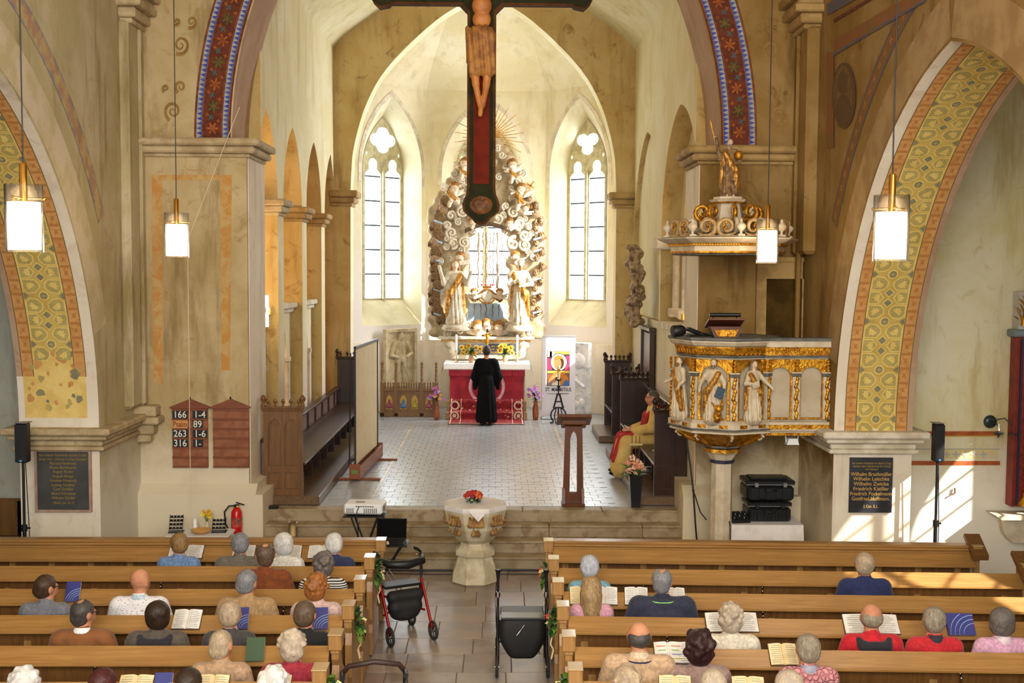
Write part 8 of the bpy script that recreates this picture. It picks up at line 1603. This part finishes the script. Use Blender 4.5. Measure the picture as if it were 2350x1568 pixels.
r1 = rollator('red framed rollator with padded back strap beside the pew end', (-1.06, 12.55, 0), R(208), True); MB().tube([(-.25, .02, .88), (-.2, .14, .86), (0, .2, .85), (.2, .14, .86), (.25, .02, .88)], [.03, .045, .05, .045, .03], 10).build('back_strap', BLACK, r1)
for s_ in (-1, 1): MB().tube([(s_ * .25 * .5, .08, .40), (s_ * .25 * .72, .07, .44)], .0145, 8).build('reflector', WHITE, r1)
r2 = rollator('black rollator with a deep bag standing in the aisle', (.28, 11.55, 0), R(180), False, False); put('front_bag', blob_mesh('front_bag', [C_((-.16, .20, .53), (.16, .20, .53), .06, .06), C_((-.16, .20, .45), (.16, .20, .45), .07, .07), C_((-.15, .20, .37), (.15, .20, .37), .075, .075), C_((-.12, .20, .29), (.12, .20, .29), .07, .07), C_((-.08, .2, .21), (.08, .2, .21), .06, .06)], .014, .08), mat('bag_black2', rgb(14, 14, 16), rough=.7), r2); MB().box((0, .18, .585), (.44, .2, .02), bev=.008).build('tray', mat('tray_grey', rgb(60, 62, 66), rough=.25), r2)
MB().tube([(-.08, .15, .57), (.0, .3, .5), (.06, .31, .42)], .006, 6).build('stick_strap', CHROME, r2)
for s_ in (-1, 1): MB().lathe([(.014, .90), (.016, .96), (.03, 1.0), (.032, 1.012)], (s_ * .25, -.02, 0), 12).build('grip_flare', BLACK, r2); MB().lathe([(.02, .72), (.026, .75), (.02, .78)], (s_ * .25, -.01, 0), 10).build('clamp', CHROME, r2)
r3 = rollator('rollator of which only the curved handle shows at the bottom', (-.98, 9.0, 0), R(8), False, True, .86); MB().tube([(-.25, -.02, .86), (-.2, -.06, .93), (0, -.09, .97), (.2, -.06, .93), (.25, -.02, .86)], .022, 10).build('bow_handle', mat('handle_brown', rgb(52, 34, 28), rough=.5), r3)

# ================================================================ PEW GARLANDS
def garland(side, row, lab, sd, bright):
    rq = random.Random(sd); Y0 = (LP if side < 0 else RP)[row]; x0 = (-1.33 if side < 0 else .62); o = thing('pew_posy', lab, 'flowers', (x0 + (.075 if side < 0 else -.075), Y0 - .05, .88), 0, 'leafy posies tied to the pew ends'); sx_ = 1 if side < 0 else -1; lf = MB()
    for i in range(44): a = rq.uniform(0, 2 * PI); z = rq.uniform(-.14, .14); leaf(lf, (0, 0, z * .6), (sx_ * rq.uniform(.0, .08), .10 * math.cos(a) - .02, z + .05 * math.sin(a)), .05, rq.choice((0, 1, 1, 2)) if bright else rq.choice((0, 0, 1, 2)), .3)
    lf.build('leaves', FLEAF, o)
    for i in range(3): bloom(o, (sx_ * .06, rq.uniform(-.07, .02), rq.uniform(-.06, .08)), .032, [mat('posy_cream', rgb(214, 220, 150), rough=.6), mat('posy_red', rgb(200, 60, 40), rough=.6)], rq)
    for k in range(2): MB().tube([(sx_ * .02, -.03, -.08), (sx_ * .04, -.06 + .04 * k, -.16), (sx_ * .01, -.04 + .05 * k, -.22), (sx_ * .03, -.05 + .03 * k, -.30)], .006, 6).build('ribbon', mat('ribbon_cream', rgb(226, 208, 160), rough=.6), o)
garland(-1, 1, 'green posy with red flower on the pew end behind the rollator', 1, 1); garland(-1, 3, 'green posy on the fourth pew end, hymn board side of the aisle', 2, 1); garland(-1, 5, 'green posy on the sixth pew end, hymn board side, near the bottom', 3, 1); garland(1, 1, 'green posy on the second pew end, pulpit side of the aisle', 4, 1); garland(1, 3, 'green posy on the fourth pew end, pulpit side of the aisle', 5, 0); garland(1, 5, 'dark green posy on the sixth pew end, pulpit side, near the bottom', 6, 0)

# ================================================================ SOUTH AISLE: side altar, corbel, sconce
ra = atY(2312, 1160, 15.1); RB = mat('altar_redbrown', rgb(138, 44, 34), rgb(116, 34, 28), 5, .5); sa_ = thing('side_altar', 'red and gold carved side altar cut off by the frame edge', 'side altar', (ra.x, 15.1, ra.z)); k_ = 15.1 / 2600
MB().bb(0, 1.5, -.10, .08, 0, 395 * k_, bev=.01).build('frame', RB, sa_); MB().bb(.06, 1.4, -.13, -.10, .03, 390 * k_).build('inner_panel', mat('altar_navy', rgb(40, 44, 74), rough=.5), sa_); MB().bb(.085, 1.36, -.135, -.125, .05, 385 * k_).build('red_field', RB, sa_)
for i in range(13):
    z = .18 + i * .155
    for s_ in (-1, 1):
        m_ = MB(); leaf(m_, (.16, -.15, z), (.16 + s_ * .075, -.16, z + .11), .05, 0, .2); leaf(m_, (.16, -.15, z + .05), (.16 + s_ * .07, -.16, z + .02), .04, 0, .2); m_.build('gilt_leaf', GOLD, sa_)
    MB().ball((.16, -.155, z), (.022, .012, .05), 8, 5).build('gilt_bud', GOLD, sa_)
MB().tube([(.16, -.15, .06), (.16, -.15, 2.15)], .012, 6).build('gilt_stem', GOLD, sa_); MB().lathe([(.10, 0), (.08, .03), (.03, .12)], (.16, -.15, .03), 10).build('gilt_foot', GOLD, sa_)
MB().bb(-.06, 1.5, -.16, .08, 395 * k_, 395 * k_ + .10, bev=.02).build('cornice', mat('cornice_bluegrey', rgb(120, 132, 140), rough=.5), sa_); MB().bb(.02, 1.5, -.10, .08, 395 * k_ + .10, 395 * k_ + .60).build('gable', mat('gable_cream', rgb(200, 196, 186), rough=.6), sa_)
for i in range(7): a = .15 + i * .17; bx_, bz_ = .62 - .62 * math.cos(a), 395 * k_ + .12 + .62 * math.sin(a); m_ = MB(); leaf(m_, (bx_, -.14, bz_), (bx_ - .13 * math.cos(a + .2), -.15, bz_ + .13 * math.sin(a + .5)), .08, 0, .15); leaf(m_, (bx_ + .03, -.14, bz_), (bx_ - .05, -.15, bz_ + .15), .05, 0, .15); m_.build('gilt_flame', GOLD, sa_)
MB().tube([(.62 - .55 * math.cos(a), -.13, 395 * k_ + .12 + .55 * math.sin(a)) for a in [.05 + .16 * i for i in range(9)]], .035, 8).build('gilt_arch', GOLD, sa_)
cb_ = atY(2268, 1175, 15.1); o = thing('stone_corbel', 'pale stone corbel shelf under the side altar', 'corbel', (cb_.x, 15.19, cb_.z)); MB().plate([(0, 0), (1.6, 0), (1.6, -.07), (.10, -.07)], [], lambda u, v, t: (u, t, v), -.30, 0).build('shelf', STONE_W, o); MB().plate([(.16, -.07), (1.6, -.07), (1.6, -.40), (.30, -.40), (.22, -.30)], [], lambda u, v, t: (u, t, v), -.20, 0).build('block', STONE_W, o)
sc0 = atY(2272, 968, 15.19); o = thing('wall_sconce', 'dark metal wall sconce with two white candle bulbs', 'sconce', (sc0.x, 15.19, sc0.z)); SCM = mat('sconce_metal', rgb(70, 82, 84), rgb(50, 58, 60), 12, .4, .6); MB().lathe([(.09, 0), (.085, .02), (.04, .035)], n=18, M_=Matrix.Rotation(R(90), 4, 'X')).build('wall_rose', SCM, o)
for x, z in ((.06, -.14), (.26, -.15)):
    MB().tube([(0, -.03, .02), (x * .6, -.10, .06 if x > .1 else 0), (x, -.14, -.06), (x * .9, -.14, z - .06), (x, -.14, z - .02)], .008, 6).build('arm', SCM, o); MB().lathe([(.02, z - .02), (.07, z), (.07, z + .01)], (x, -.14, 0), 14).build('drip_pan', SCM, o); MB().lathe([(.018, z + .01), (.018, z + .035)], (x, -.14, 0), 10).build('socket', SCM, o); MB().lathe([(.013, z + .035), (.013, z + .12), (.004, z + .13)], (x, -.14, 0), 10).build('candle_bulb', LIN, o)
# dark bench in the north aisle
o = thing('aisle_bench', 'dark wooden bench standing in the north aisle', 'bench', (-6.75, 14.7, 0)); MB().bb(-.6, .55, -.2, .25, .48, .53, bev=.01).build('seat', STALL_D, o); MB().bb(-.6, .55, .22, .27, .55, 1.05, bev=.01).build('backrest', STALL, o)
for sx_ in (-.5, .45):
    MB().bb(sx_ - .03, sx_ + .03, -.18, .25, 0, .48).build('leg', STALL_D, o); MB().bb(sx_ - .03, sx_ + .03, .22, .27, 0, 1.02).build('back_post', STALL_D, o)
# warm lamp inside the north chapel
light('chapel_lamp', 'POINT', (-4.9, 17.9, 4.5), 110, (1, .72, .38), shadow_soft_size=.25); light('gallery_lamp', 'POINT', (CR + 1.1, 18.8, 5.4), 25, (1, .74, .42), shadow_soft_size=.2)
